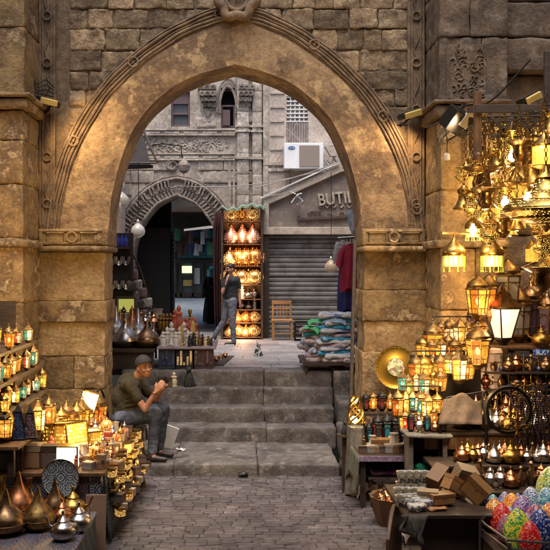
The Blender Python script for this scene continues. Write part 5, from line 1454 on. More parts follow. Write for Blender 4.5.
    for i,(x,D,k,h,w_,l) in enumerate(((8,7.25,'box_dark',38,.75,'large dark inlaid chest at the photo edge below the lantern shelves'),(29,7.3,'box_inlay',34,.62,'warm inlaid chest below the lantern shelves next to the studded chest'),(-12,7.3,'box_pearl',34,.7,'pearl inlaid chest just left of the large dark chest'))): place(k,'inlaid_chest',l,'chest',on(x,D,.62),.215,w=w_*1.1)
    place('litbox','lit_casket','smaller yellow pierced lit casket right of the larger one on the display table','lamp',on(86,8.0,.62),H(19,8.),rz=.5,w=.9)
    place('glowbox','light_box','tilted glowing white panel lamp at the back of the display table beside the pier','lamp',on(84,8.75,.80),H(26,8.7),rz=.4,w=.45,tilt=(0,.3))
    place('box_dark','small_chest','small brown chest with two round studs left of the glowing white box','chest',on(48,7.3,.62),H(24,7.3),w=.5)
    place('box_pearl','small_chest','pale inlaid chest standing under the tilted glowing panel at the back of the display table','chest',on(84,8.8,.62),.18,w=.9)
    small = [('box_inlay','brown inlaid box'),('box_red','red box'),('urn_copper','copper urn'),('box_pearl','pearl inlaid box'),('goblet','pale goblet'),('box_dark','dark inlaid box'),('stat_red','red figurine'),('box_carved','yellow wood box'),('pot_brass','brass teapot'),('globe_amber','glowing amber ball'),('urn_silver','silver urn')]
    for r_ in range(12):
        D = 7.24+r_*.145
        for c in range(6):
            x = -1.18-c*.105
            if r_ in (0,1) and c > 2: continue
            k,nm = small[(r_*4+c*3+r_//2)%11]
            bx = k.startswith('box'); hh = rnd.uniform(.06,.085)*(1 if bx else 1.6)*(1+.12*c)
            place(k,nm.replace(' ','_'),f'small {nm}, {ORD[c]} from the aisle in the {ORD[r_]} row, lit table',nm.split()[-1],(x+rnd.uniform(-.02,.02),D+rnd.uniform(-.02,.02),.62),hh,'small goods on the left display table',rz=rnd.uniform(-.5,.5),w=.9)
            if bx and (r_+c)%2 == 0:
                k2,nm2 = small[(r_+c*5)%11]; b2 = k2.startswith('box'); place(k2,nm2.replace(' ','_'),f'{nm2} stacked on the {ORD[c]} box from the aisle in the {ORD[r_]} row',nm2.split()[-1],(x,D,.62+hh*.95),.055*(1 if b2 else 1.5),'goods stacked on the left display table',rz=rnd.uniform(-.8,.8),w=.85)
    for i,(x,D,k,h,l) in enumerate(((97,7.35,'globe_amber',18,'small glowing orange ball lamp at the front corner of the display table'),(99,8.9,'globe_amber',17,'small glowing orange ball lamp near the pier at the back of the display table'),(107,8.6,'globe_gold',14,'small golden ball lamp behind the rows of trinket boxes'))):
        place(k,'ball_lamp',l,'lamp',on(x,D,.62+.06),H(h,D))
    for i in range(9):
        D = 8.35+.07*i; x = 56+i*5.2; k = ['lan_yw','lan_amber','lan_or','lan_yo','lan_amber'][i%5]
        place(k,'lantern',f'small {names[k]} lantern, {ORD[i]} from the left along the back of the lit table','lantern',on(x,D,.62),H(34+4*(i%3),D),'back row lanterns on the left display table',rz=i)
    # lantern hung outside the frame at left, the source of the golden glow on the pier
    place('lan_amber','lantern','amber lantern hanging from the left shop wall above the shelves','lantern',(-2.75,8.1,3.1),.4,hang=True)
    point_light('lantern_light',(-2.75,8.1,2.75),62,(1,.63,.22),.08)
    point_light('shelf_light',(-1.72,7.3,1.55),9,(1,.62,.22),.08)
    point_light('shelf_light',(-1.75,8.2,1.75),12,(1,.62,.22),.08)
    point_light('box_light',(-1.42,7.5,.95),5,(1,.68,.28),.06)
    point_light('casket_light',(-1.45,8.3,1.0),7,(1,.62,.22),.06)
    point_light('rack_light',(-.90,8.1,.62),4,(1,.68,.28),.04)
left_stall()
# ------------------------------------------------------------------ right stall
def right_stall():
    CLOTH = mat('stall_cloth',(.17,.155,.135),(.09,.08,.07),rough=.9,scale=5,bump=.3)
    t, mk = furn('stall_table','dark stall table with a purple cloth edge, crowded with unlit lanterns, near the steps','table',(1.7,8.3,0))
    m = mk(); m.b2(1.14,2.2,8.25,9.3,.47,.5); m.obj('table_top', DWOOD, t, smooth=0, bevel=.005)
    m = mk(); m.b2(1.2,2.2,8.45,9.3,.25,.27); m.obj('lower_shelf', DWOOD, t, smooth=0)
    for x in (1.2,2.15):
        for y in (8.3,9.25): m = mk(); m.b2(x-.025,x+.025,y-.025,y+.025,0,.47); m.obj('leg', DWOOD, t, smooth=0)
    m = mk(); m.b2(1.13,2.0,8.235,8.25,.455,.505); m.obj('cloth_edge', mat('violet_cloth',(.12,.07,.13),(.3,.22,.3),rough=.8,scale=30), t, smooth=0)
    m = mk(); m.rock(1.3,1.75,8.4,8.8,.275,.33,rr=.03,amp=.02,n=.06); tag(m.obj('folded_cloth', mat('magenta_cloth',(.30,.04,.28),(.5,.3,.48),rough=.8,scale=14), loc=(1.7,8.3,0)),'magenta cloth with pale print lying on the lower shelf of the stall table','cloth')
    t, mk = furn('wall_shelf','small dark shelf behind the stall table against the gate jamb','shelf',(1.7,9.2,.8))
    m = mk(); m.b2(1.3,2.18,9.0,9.38,.76,.79); m.obj('shelf_board', DWOOD, t, smooth=0)
    for x in (1.35,2.12): m = mk(); m.b2(x-.02,x+.02,9.3,9.36,0,.76); m.obj('leg', DWOOD, t, smooth=0)
    rowA = [(369,'lan_turq',24,'turquoise'),(378,'lan_rose',33,'rose red'),(387,'lan_turq',34,'bright turquoise'),(396,'lan_rose',34,'reddish'),(404,'lan_navy',38,'tall navy blue'),(413,'lan_navy',42,'tallest navy blue'),(422,'lan_dark',34,'smoky brown')]
    for i,(x,k,h,nm) in enumerate(rowA): place(k,'unlit_lantern',f'{nm} unlit lantern, {ORD[i]} from the left on the purple edged table','lantern',on(x,8.85,.5),H(h,8.85),'unlit lanterns on the stall table',rz=i)
    for i,(x,k,h,nm) in enumerate(((366,'lan_rose',20,'small rose'),(373,'lan_or',21,'small glowing orange'),(382,'lan_rose',22,'small rose red'),(390,'lan_or',20,'small glowing orange'),(398,'lan_dark',24,'small smoky'),(408,'lan_dark',24,'small dark'))):
        place(k,'small_lantern',f'{nm} lantern, {ORD[i]} from the left on the small shelf below the brass tray','lantern',on(x,9.15,.79),H(h,9.15),'small lanterns on the shelf under the tray',rz=i,w=1.1)
    for i in range(9):
        k = ['box_dark','box_pearl','box_inlay'][i%3]; x = 364+i*6.5
        place(k,'trinket_box',f'{["dark inlaid","pearl inlaid","brown inlaid"][i%3]} small box, {ORD[i]} from the left along the front edge of the stall table','trinket box',on(x,8.42,.5),rnd.uniform(.06,.10),'small boxes along the front of the stall table',rz=rnd.uniform(-.3,.3),w=.85)
    place('box_carved','wooden_box','orange yellow wooden box on the stall table near the scroll lamp','box',on(381,8.6,.5),H(11,8.6),w=1.1)
    place('goblet','white_printed_mug','dark mug with white printed face standing at the middle of the stall table front','mug',on(394,8.5,.5),H(18,8.5),w=.9)
    for i in range(9): place(['pot_dark','urn_copper','bottle_dark'][i%3],'under_table_pot',f'{["dark pot","copper urn","dark jug"][i%3]}, {ORD[i]} from the left on the lower shelf of the purple edged table',["pot","urn","jug"][i%3],(1.27+.1*i,8.9-.05*(i%2),.27),.15,'pots under the purple edged table',rz=i)
    for i in range(5): place(['lan_rose','urn_silver','lan_turq','pot_copper','lan_dark'][i],['small_lantern','silver_urn','small_lantern','copper_pot','small_lantern'][i],['small rose lantern standing on the cloth covered crate','silver urn standing on the cloth covered crate','small turquoise lantern standing on the cloth covered crate','copper teapot standing on the cloth covered crate','small smoky lantern at the right end of the cloth covered crate'][i],['lantern','urn','lantern','teapot','lantern'][i],on(411+i*8,8.08,.772),H([22,18,20,14,22][i],8.08),rz=i)
    for i in range(7): place(['stat_gold','goblet','pot_brass','stat_cream'][i%4],'table_trinket',f'{["gilt figurine","pale goblet","brass teapot","cream figurine"][i%4]}, {ORD[i]} from the left behind the front boxes of the purple edged table',["figurine","goblet","teapot","figurine"][i%4],on(364+i*8.5,8.62,.5),H(13,8.6),'trinkets on the purple edged table',rz=i)
    t, mk = furn('wicker_basket','dark wicker basket of metal scraps on the ground between the two right hand tables','basket',(1.42,7.75,0))
    m = mk(); m.lathe([(.16,0),(.2,.1),(.23,.24),(.24,.26),(.21,.25),(.17,.06),(.0001,.05)],26,(1.42,7.75,0),flute=.03,nf=13); m.obj('basket', BWOOD, t)
    for i in range(6): place(['pot_dark','urn_copper','bottle_dark'][i%3],'basket_pot','metal pot piled in the dark wicker basket','pot',(1.42+.09*math.cos(i),7.75+.09*math.sin(i),.13),.19,'metal pots piled in the basket',rz=i*2,tilt=(.5*math.sin(i),.4*math.cos(i)))
    # lit scroll lamp at the far corner
    t, mk = furn('scroll_lamp','golden lit lamp of twisted wire scrolls on a draped stand beside the steps','lamp',on(356,8.75,.0))
    c = on(356,8.75,.86)
    m = mk()
    for k in range(7):
        a = k*.9; m.tube([c+Vector(((.09-.006*i)*math.cos(a+i*.5),(.09-.006*i)*math.sin(a+i*.5)*.6,-.13+.035*i)) for i in range(9)],.012,6)
    m.obj('scroll_shade', BRASS, t)
    m = mk(); m.ball(c+Vector((-.02,0,-.09)),.034); m.obj('bulb', HOT, t); m = mk(); m.ball(c+Vector((0,0,.1)),.024); m.obj('bulb', HOT, t)
    m = mk(); vs = []; n = 24
    for q in range(7):
        for j in range(n):
            a = 2*math.pi*j/n; r_ = (.10+.05*q/6)*(1+.14*math.sin(5*a+q*.4)); vs.append((c.x+r_*math.cos(a)*.8, c.y+r_*math.sin(a), .70-q*.112))
    m.add(vs,[(q*n+j,(q+1)*n+j,(q+1)*n+(j+1)%n,q*n+(j+1)%n) for q in range(6) for j in range(n)]+[tuple(range(n))]); m.obj('draped_stand', CLOTH, t)
    point_light('scroll_light', c+Vector((-.02,-.12,0)), 2.2, (1,.68,.3), .03)
    place('cat_black','black_ornament','black animal ornament standing beside the golden scroll lamp','ornament',on(345,8.85,.60),.16)
    t, mk = furn('ornament_stand','slim dark wooden post carrying the black ornament at the corner of the steps','post',on(345,8.85,0))
    m = mk(); m.b2(XW(345,8.85)-.03,XW(345,8.85)+.03,8.82,8.88,0,.58); m.obj('post', DWOOD, t, smooth=0); m = mk(); m.lathe([(.09,.58),(.09,.6)],14,on(345,8.85,0)); m.obj('top_disc', DWOOD, t)
    # big brass tray on the jamb
    place('tray','brass_tray','large round chased brass tray with mirrored centre hung on the right gate jamb','tray',W(396,388.5,10.0),.50,tilt=(-.05,0),rz=.06)
    point_light('tray_fill_light', W(420,352,9.4), 3, (1,.7,.35), .05)  # added fill with no lamp behind it, brightens the brass tray
    # covered crate
    t, mk = furn('covered_crate','crate with grey white cloth over its top and green bags inside, beside the right pier','crate',(1.8,8.0,0))
    x0,x1 = XW(408,8.0),XW(446,8.0)
    for a,b in ((x0,x0+.04),(x1-.04,x1)): m = mk(); m.b2(a,b,7.95,8.2,.3,.74); m.obj('side', CLOTH, t, smooth=0)
    m = mk(); m.b2(x0,x1,8.18,8.2,.3,.74); m.obj('back', DWOOD, t, smooth=0)
    m = mk(); m.rock(x0-.03,x1+.05,7.9,8.24,.742,.775,rr=.016,amp=.014,n=.05); m.obj('cloth_cover', CLOTH, t)
    m = mk(); m.b2(x0+.04,x1-.04,7.95,8.18,.3,.32); m.obj('bottom', DWOOD, t, smooth=0)
    m = mk(); m.b2(x0+.02,x0+.06,7.98,8.02,0,.3); m.b2(x1-.06,x1-.02,7.98,8.02,0,.3); m.b2(x0+.02,x1-.02,7.98,8.02,.26,.298); m.obj('stand', DWOOD, t, smooth=0)
    for i,(dx,z,s_,c,nm) in enumerate(((.10,.33,.15,(.02,.20,.10),'deep green'),(.22,.33,.13,(.03,.30,.17),'bright green'),(.15,.47,.10,(.02,.10,.09),'dark teal'))):
        m = MB(); m.rock(-s_/2,s_/2,-.06,.06,0,s_,rr=.05,amp=.03,n=.04,fr=12); o = m.obj('plastic_bag', mat('bag_'+nm.replace(' ','_'),c,rough=.3), loc=(x0+.04+dx,8.05,z)); tag(o,f'{nm} plastic bag stuffed in the cloth covered crate','bag')
    # hanging lantern cluster in front of the pier
    t, mk = furn('hanging_rail','dark iron rails on posts carrying the cluster of coloured lanterns before the right pier','rail',(2.0,8.6,0))
    for (D,z,xa,xb) in ((8.75,1.83,432,482),(8.5,1.50,416,464),(8.35,1.17,400,440)):
        m = mk(); m.tube([(XW(xa,D),D,z),(XW(xb,D),D,z)],.009,6); m.obj('rail', IRON, t)
        m = mk(); m.tube([(XW(xb,D),D,z),(XW(xb,D)+.02,D,0.02)],.012,6); m.obj('post', IRON, t)
    CL = []
    kk = [('lan_yo','yellow and orange'),('lan_or','orange and red'),('lan_white','white'),('lan_green','green tinted'),('lan_amber','amber'),('lan_yw','bright yellow'),('lan_teal','teal and white'),('lan_mix','many coloured')]
    for (D,z,xa,xb,n,h0,pal) in ((8.75,1.83,432,478,6,42,(0,1,2,5,3,4)),(8.68,1.66,424,470,7,36,(4,0,5,1,0,3,5)),(8.5,1.50,416,466,7,38,(0,4,3,0,5,1,0)),(8.42,1.34,402,440,6,34,(6,3,5,6,4,0)),(8.3,1.16,398,436,6,32,(1,5,6,7,5,4)),(8.25,1.0,404,434,5,28,(7,1,0,6,1))):
        for j in range(n): k,nm = kk[pal[j]]; CL.append((xa+(xb-xa)*j/(n-1)+rnd.uniform(-1.5,1.5),D+rnd.uniform(-.06,.06),z+rnd.uniform(-.03,.03),k,h0*rnd.uniform(.72,1.0),nm,j,('topmost','second','third','fourth','fifth','lowest')[[1.83,1.66,1.50,1.34,1.16,1.0].index(z)]))
    CL.append((478,8.45,1.80,'lan_yo',48,'biggest yellow and orange',6,'topmost')); CL.append((459,8.38,1.58,'lan_yw',40,'wide bright yellow',7,'third'))
    for i,(x,D,z,k,h,nm,j,row) in enumerate(CL):
        place(k,'hanging_lantern',f'{nm} lantern, {ORD[j]} from the left, {row} row by the right pier','lantern',(XW(x,D),D,z),H(h,D),'coloured lanterns hung before the right pier',rz=i*.7,w=1.12,hang=True)
    point_light('cluster_light',(XW(455,8.2),8.15,1.38),5,(1,.68,.3),.05)
    point_light('cluster_light',(XW(415,8.1),8.2,1.25),2.5,(1,.68,.35),.05)
    point_light('cluster_light',(XW(440,8.9),8.95,1.7),5,(1,.66,.3),.05)
    # wall shelves with street lantern
    t, mk = furn('lantern_shelf','wooden shelf on the right pier carrying the lit street lantern and brown lanterns','shelf',(3.0,9.0,1.5))
    m = mk(); m.b2(XW(478,8.9),XW(556,8.9),8.7,9.35,1.50,1.53); m.obj('shelf_board', BWOOD, t, smooth=0, bevel=.005)
    m = mk(); m.b2(XW(500,8.9),XW(556,8.9),8.8,9.35,1.14,1.165); m.obj('lower_board', DWOOD, t, smooth=0)
    for x in (482,552): m = mk(); m.tube([(XW(x,9),9.3,1.15),(XW(x,9),8.75,1.5)],.014,6); m.obj('bracket', IRON, t)
    place('street_lan','street_lantern','lit four sided street lantern with frosted white glass on the right shelf','lantern',on(503,8.78,1.53),H(62,8.78)*1.0,rz=.35,w=1.0)
    point_light('pier_light',(XW(478,8.95),9.0,2.15),7,(1,.62,.24),.05)
    point_light('stall_fill_light',(XW(470,7.6),7.7,1.15),7,(1,.72,.42),.06)  # added fill without a lamp of its own, lifts the dark lower tables
    point_light('street_light',on(503,8.5,1.86),3.5,(1,.74,.46),.04)
    for (x,D,k,h,w_,l) in ((488,9.0,'lan_dark',50,1.,'dark framed lantern left of the lit street lantern'),(474,9.05,'lan_dark',42,.9,'small dark lantern with domed top near the pier corner on the shelf'),(519,9.1,'lan_milk',62,1.,'brown lantern with milky glass behind the street lantern'),(531,9.2,'lan_dark',66,1.,'tall dark lantern right of the street lantern'),(547,9.1,'lan_dark',56,1.,'dark lantern at the right photo edge on the shelf')):
        place(k,'unlit_lantern',l,'lantern',on(x,D,1.53),H(h,D),w=w_,rz=x)
    place('pot_brass','teapot','golden teapot on the shelf at the right photo edge','teapot',on(541,8.72,1.53),H(22,8.7),rz=2.9)
    place('lan_milk','hanging_lantern','large brown hanging lantern with pale glass behind the street lantern','lantern',W(507,252,8.95),H(62,8.95),w=1.15,hang=True,rz=.3)
    place('lan_yo','hanging_lantern','eight sided lantern with yellow and orange panes hanging above the shelf','lantern',W(478,270,8.7),H(50,8.7),w=1.0,hang=True,rz=.55)
    place('lan_or','hanging_lantern','orange red paned lantern hanging close behind the yellow one above the shelf','lantern',W(488,268,8.85),H(54,8.85),w=.9,hang=True,rz=.2)
    place('cream_lamp','cream_lamp','tall eight sided cream paper lamp hanging under the right shelf','lamp',W(490,347,8.6),H(54,8.6),hang=True,w=.95)
    place('blue_cup','mosaic_cup','blue and white mosaic cylinder lamp on the lower shelf at the right edge','lamp',on(541,8.85,1.165),H(30,8.85),w=.8)
    for i,x in enumerate((512,522,531,550)): place('goblet' if i%2 else 'urn_copper','drum' if i%2 else 'urn',['dark copper urn on the lower right shelf, nearest the cream lamp','pale skinned goblet drum between urns on the lower right shelf','dark copper urn left of the mosaic cup','skin drum right of the mosaic cup at the photo edge'][i],'drum' if i%2 else 'urn',on(x,9.05,1.165),H(26,9))
    t, mk = furn('leather_hide','pale brown cloth sheet draped over a dark frame below the cream lamp','cloth',on(463,8.1,.9))
    m = mk(); vs = []; n = 14; r_ = 8
    for q in range(r_+1):
        for j in range(n+1):
            u, v = j/n, q/r_; p = W(444+38*u-6*v*(1-u), 399+25*v-5*math.sin(math.pi*min(1,u*1.3))*(1-v)+2*math.sin(u*9)*(1-v), 8.15-.22*v+.02*math.sin(u*13+v*4)); vs.append(p)
    m.add(vs,[(q*(n+1)+j,(q+1)*(n+1)+j,(q+1)*(n+1)+j+1,q*(n+1)+j+1) for q in range(r_) for j in range(n)]); o = m.obj('cloth', mat('tan_canvas',(.10,.066,.042),(.05,.032,.022),rough=.85,scale=6,bump=.3), t); sd_=o.modifiers.new('s','SOLIDIFY'); sd_.thickness=.012
    m = mk(); m.tube([W(440,425,8.0),W(447,398,8.2),W(482,392,8.2),W(486,425,8.0)],.014,6); m.tube([W(440,425,8.0),W(440,470,8.0)],.014,6); m.tube([W(486,425,8.),W(486,465,8.)],.014,6); m.obj('frame', IRON, t)
    place('hoop','frame_drum','large black ringed hoop hanging above the brass teapots','hoop',W(508,434,7.8),H(48,7.8),rz=.1)
    for i,(x,y,D) in enumerate(((522,398,7.9),(534,392,8.0),(545,396,7.9),(540,384,8.2),(528,386,8.3),(516,388,8.4))): place(['beads_dark','beads_silver','beads_dark'][i%3],'bead_strands',['dark bead strands just right of the black hoop','silver and black bead strands, second right of the hoop','dark bead strands by the right photo edge','silver bead strands hung high at the back right','dark bead strands high behind the brass ornament','thin dark bead strands right behind the hoop top'][i] if i != 1 else 'mixed silver bead strands second to the right of the hoop','beads',W(x,y,D),H(52,D),hang=True,w=.8)
    for i,(x,y,D,l) in enumerate(((510,412,7.7,'cluster of shining brass scrolls hanging inside the black hoop'),(525,392,7.9,'brass scroll ornament above right of the black hoop'),(517,425,7.6,'small brass scrollwork just under the hoop centre'))): place('scroll','scroll_ornament',l,'ornament',W(x,y+10,D),H(24,D))
    # tiered stand
    t, mk = furn('tiered_stand','stepped dark wooden stand full of small brass teapots and bottles at right','stand',(2.4,7.25,0))
    for (a,b,z) in ((7.2,7.6,.43),(7.6,8.0,.56),(8.0,8.5,.78)):
        m = mk(); m.b2(1.72,3.15,a,b,z-.025,z); m.obj('step_board', DWOOD, t, smooth=0, bevel=.004)
        m = mk(); m.b2(1.74,3.15,a+.02,a+.04,0 if z<.5 else z-.16,z-.027); m.obj('riser_panel', BWOOD if z > .5 else mat('card_brown',(.13,.075,.04),(.09,.05,.03),rough=.8), t, smooth=0)
    m = mk(); m.b2(1.72,3.3,8.55,8.6,0,1.45); m.obj('back_board', mat('black_cloth_board',(.03,.022,.02),(.015,.012,.012),rough=.9,scale=4), t, smooth=0)
    ks = ['pot_brass','urn_silver','pot_silver','urn','bottle_dark','pot_copper','urn_copper','tear_silver']
    kn = {'pot_brass':'gold teapot','urn_silver':'silver urn','pot_silver':'silver teapot','urn':'brass urn','bottle_dark':'dark jug','pot_copper':'copper teapot','urn_copper':'copper urn','tear_silver':'silver teardrop bottle'}
    for r_,(D,z,n,h) in enumerate(((8.2,.78,16,21),(7.78,.56,17,20),(7.4,.43,9,24))):
        for j in range(n+(5 if r_ < 2 else 0)):
            k = ks[(j*3+r_*5)%8]; x = (462 if r_ < 2 else 470)+j*((92)/n)
            if r_ == 2: k = ['bottle_dark','bottle_dark','urn_silver','urn_silver','pot_copper','bottle_dark','bottle_dark','urn_copper','pot_silver'][j]
            place(k,kn[k].replace(' ','_'),f'{kn[k]}, {ORD[j]} from the left on the {["top","middle","bottom"][r_]} step, teapot stand',kn[k].split()[-1],on(x,D+rnd.uniform(-.08,.08),z),H(h,D)*rnd.uniform(.85,1.15),f'small metalware on the {["top","middle","bottom"][r_]} step of the stand',rz=rnd.uniform(0,6))
    for q in range(3):
        for j in range(10):
            k = ['pot_dark','urn_copper','scroll','bottle_dark','hookah'][(j+q)%5]; place(k,'dark_metal_piece','dark metal piece on the narrow ledges above the teapot stand','metalware',on(486+j*7.5,8.5,.96+.17*q),H(17,8.5),'metal pieces on the ledges above the teapot stand',rz=j)
        m = mk(); m.b2(XW(484,8.5),3.3,8.42,8.549,.94+.17*q,.958+.17*q); m.obj('narrow_ledge', DWOOD, t, smooth=0)
    for j in range(9):
        k = ['bottle_dark','urn_copper','pot_dark'][j%3]; place(k,'small_metal_pot','small dark metal pot crowded at the back of the stepped stand at right','pot',on(466+j*10,8.42,.78),H(30,8.4),'dark pots at the back of the stepped stand',rz=j)
    # front table with boxes
    t, mk = furn('low_counter','low dark table in the lower right with a rounded wooden end panel, holding carved boxes','table',(1.5,6.4,0))
    m = mk(); m.b2(1.22,1.95,6.3,7.2,.47,.5); m.obj('table_top', DWOOD, t, smooth=0, bevel=.005)
    m = mk(); m.b2(1.36,1.95,6.36,6.38,0,.468); m.obj('front_panel', mat('dark_panel',(.055,.03,.02),(.035,.02,.014),rough=.6,scale=4), t, smooth=0)
    m = mk(); pr = [(-.28,0)]+[(-.28+.56*k/12, .30+.19*math.sin(math.pi*k/12)) for k in range(13)]+[(.28,0)]
    M0 = m.T; m.T = M0 @ Matrix.Translation((1.2,6.62,0)) @ Matrix.Rotation(R(70),4,'Z'); m.prism([(a,b) for a,b in pr],-.015,.015); m.obj('arched_end_panel', BWOOD, t, smooth=0, bevel=.006)
    m = mk()
    vs = []; n = 8
    for q in range(6):
        for j in range(n+1): vs.append((1.19+.18*j/n+.02*math.sin(j+q), 6.28-.01*math.sin(j*2), .505-.045*q*(.5+.6*j/n)))
    m.add(vs,[(q*(n+1)+j,(q+1)*(n+1)+j,(q+1)*(n+1)+j+1,q*(n+1)+j+1) for q in range(5) for j in range(n)]); o = m.obj('hanging_cloth', CLOTH, t); sd_=o.modifiers.new('s','SOLIDIFY'); sd_.thickness=.01
    for y in (6.4,7.1): m = mk(); m.b2(1.88,1.93,y,y+.05,0,.47); m.obj('leg', DWOOD, t, smooth=0)
    B = [(452,6.75,'box_carved',16,.85,.5,(.0,.55),'open carved wooden box tipped back in the middle of the front table'),(470,6.65,'box_carved',21,.68,-.55,(.1,.7),'square carved wooden box standing tilted at the right of the front table'),(437,7.0,'box_carved',19,.7,.8,(.3,-.5),'brown carved box leaning behind on the front table'),
         (462,7.1,'box_inlay',17,.8,.2,(.35,.3),'long yellowish wooden box leaning at the back of the front table'),(441,6.55,'box_carved',11,1.3,.3,(0,0),'flat honey coloured box lying in front on the front table'),(428,6.6,'box_inlay',12,1.1,-.3,(0,0),'small flat inlaid box beside the slippers on the front table')]
    for x,D,k,h,w_,rz_,tl,l in B: place(k,'carved_box',l,'box',on(x,D,.5+(.02 if tl == (0,0) else .05)),H(h,D),w=w_,rz=rz_,tilt=tl)
    for i in range(2): place('slipper','leather_slipper',['tan leather slipper nearest the viewer on the front table','tan leather slipper behind the nearest one on the front table'][i],'slipper',on(437-i*3,6.42+i*.2,.5),.055,rz=.2+i*.3,w=1.5)
    PRT = mosaic('printed_tin',[(.6,.58,.5),(.08,.08,.1),(.55,.45,.25),(.3,.28,.27)],38)
    for i in range(12):
        x = 400+(i%4)*7.5; D = 6.95-(i//4)*.2; m = MB(); m.lathe([(.034,0),(.046,.05),(.05,.075),(.042,.07),(.03,.02)],10,flute=.06,nf=5); o = m.obj('shell_inlaid_cup', PRT, loc=on(x+rnd.uniform(-1.5,1.5),D+rnd.uniform(-.02,.02),.5+.0)); o.scale = (1,1,1.1)
        tag(o,f'patterned cup, {ORD[i%4]} from the left in the {ORD[i//4]} row from the back','cup','patterned cups on the front table')
    for i in range(4):
        x = 402+i*7.5; m = MB(); m.lathe([(.034,0),(.046,.05),(.05,.075),(.042,.07),(.03,.02)],10,flute=.06,nf=5); o = m.obj('shell_inlaid_cup', PRT, loc=on(x,6.97,.582)); o.scale = (1,1,1.1); tag(o,f'patterned cup stacked on top of the back row, {ORD[i]} from the left','cup','stacked patterned cups on the front table')
    for i,(x,D,l) in enumerate(((417,6.42,'white enamel piece with dark dots at the front edge of the front table'),(423,6.52,'small white enamel piece just behind the dotted one'),(411,6.55,'large pale folded paper on the front table left'))):
        m = MB(); m.rock(-.07,.07,-.05,.05,0,.05+.01*i,rr=.02,amp=.015,n=.03,fr=15); m.tube([(.02*math.cos(a),-.05,.025+.02*math.sin(a)) for a in [q*.8 for q in range(8)]],.006,5,closed=True); tag(m.obj('white_trinket', mat('white_enamel',(.5,.48,.46),(.12,.11,.12),rough=.4,scale=16,lo=.52,hi=.56), loc=on(x,D,.503)),l,'trinket')
    # egg lamps on a wire rack
    t, mk = furn('wire_rack','wire rack on a cardboard box in the lower right corner holding mosaic egg lamps','rack',(2.15,6.2,0))
    m = mk(); m.b2(1.80,2.50,5.8,6.85,.0,.34); m.obj('cardboard_base', MATS['card_brown'], t, smooth=0)
    m = mk(); m.b2(1.78,2.52,5.78,6.87,.342,.36); m.obj('rack_board', DWOOD, t, smooth=0)
    for z in (.40,.46): m = mk(); m.tube([(1.8,6.85,z),(1.79,6.2,z),(1.84,5.85,z),(2.1,5.79,z),(2.50,5.79,z)],.009,6); m.obj('wire', STEEL, t)
    m = mk(); m.tube([(1.78,6.3,0),(1.78,6.3,.45),(1.82,6.3,.5),(1.87,6.3,.5)],.012,6); m.obj('wire_leg', STEEL, t); m = mk(); m.tube([(1.84,5.8,0),(1.84,5.8,.46)],.012,6); m.obj('wire_leg', STEEL, t)
    E = [(493,6.74,24,'turquoise and white','far left back'),(518,6.72,26,'navy and white','back row middle'),(510,6.34,28,'pale blue and black','second row middle'),(528,6.1,32,'violet and pink','front centre right'),(543,6.72,32,'orange','back right'),(530,5.9,34,'scarlet','nearest front right'),(549,6.2,38,'yellow and orange','right edge front'),(484,6.62,27,'navy and white','left end'),(505,6.76,26,'lilac and grey','back row'),(494,6.5,30,'yellow and orange','front left'),(512,6.58,32,'orange','middle'),(502,6.32,33,'scarlet','front'),(531,6.7,34,'pale blue and black','back row right'),
         (522,6.42,36,'violet and pink','middle'),(507,6.12,30,'red and violet','front row'),(518,6.0,42,'yellow and green','nearest front'),(536,6.22,36,'red and violet','centre right'),(547,6.5,42,'turquoise and white','right edge'),(540,5.96,44,'navy and white','nearest right corner'),(550,6.72,40,'lime and white','upper right edge')]
    for x,D,h,k,pos in E:
        zz = .36 + (.11 if k == 'lime and white' else 0)
        place('egg_'+k,'egg_lamp',f'{k} mosaic egg lamp, at the {pos} of the wire rack','lamp',on(x,D,zz),H(h,D)*.94,'mosaic egg lamps on the wire rack',rz=x,w=1.0)
    t, mk = furn('lamp_pedestal','short wooden block lifting the lime egg lamp at the back of the wire rack','block',on(550,6.72,.36))
    m = mk(); c = on(550,6.72,0); m.b2(c.x-.08,c.x+.08,6.64,6.8,.362,.468); m.obj('block', BWOOD, t, smooth=0)
    # wooden frame with hanging lamps
    t, mk = furn('awning_frame','dark wooden frame with crossed slats high on the right from which the brass lamps hang','frame',(3.2,8.0,0))
    D = 8.0
    m = mk(); m.b2(XW(474,D),XW(481,D),D-.03,D+.03,CH+(HZ-154)/106.25,CH+(HZ-92)/106.25); m.ball((XW(477.5,D),D,CH+(HZ-156)/106.25),.045,10,8); m.obj('hanging_plank', BWOOD, t, smooth=0)
    m = mk(); m.b2(XW(474,D),4.3,D-.06,D-.031,3.78,3.86); m.b2(XW(490,D),4.3,D-.06,D-.031,3.55,3.58); m.obj('beam', DWOOD, t, smooth=0, bevel=.005)
    m = mk()
    for i in range(7): x = XW(490+i*12,D); m.box((x+.06,D-.045,3.68),(.03,.02,.26),(0,.75 if i%2 else -.75,0))
    m.obj('crossed_slats', DWOOD, t, smooth=0)
    m = mk(); m.b2(XW(541,D),XW(550,D),D-.1,D-.062,3.3,4.35); m.obj('post', DWOOD, t, smooth=0, bevel=.005)
    for y in (6.6,7.3,8.6,9.2): m = mk(); m.b2(2.3 if y > 8.1 else 2.75,4.3,y-.02,y+.02,3.90,3.95); m.obj('cross_rail', DWOOD, t, smooth=0)
    m = mk()
    for q in range(9): m.tube([(2.28 if q > 3 else 2.6,6.75+.27*q,3.73),(4.28,6.75+.27*q,3.73)],.009,6)
    m.tube([(2.3,9.38,3.74),(2.3,8.0,3.74)],.009,6); m.obj('hanging_rods', IRON, t)
    for x in (3.05,3.7): m = mk(); m.b2(x-.03,x+.03,6.4,9.4,3.862,3.898); m.obj('rafter', DWOOD, t, smooth=0)
    m = mk(); m.tube([W(442,233,8.5),W(506,234,8.5)],.014,6); m.obj('lamp_rod', DBRASS, t)
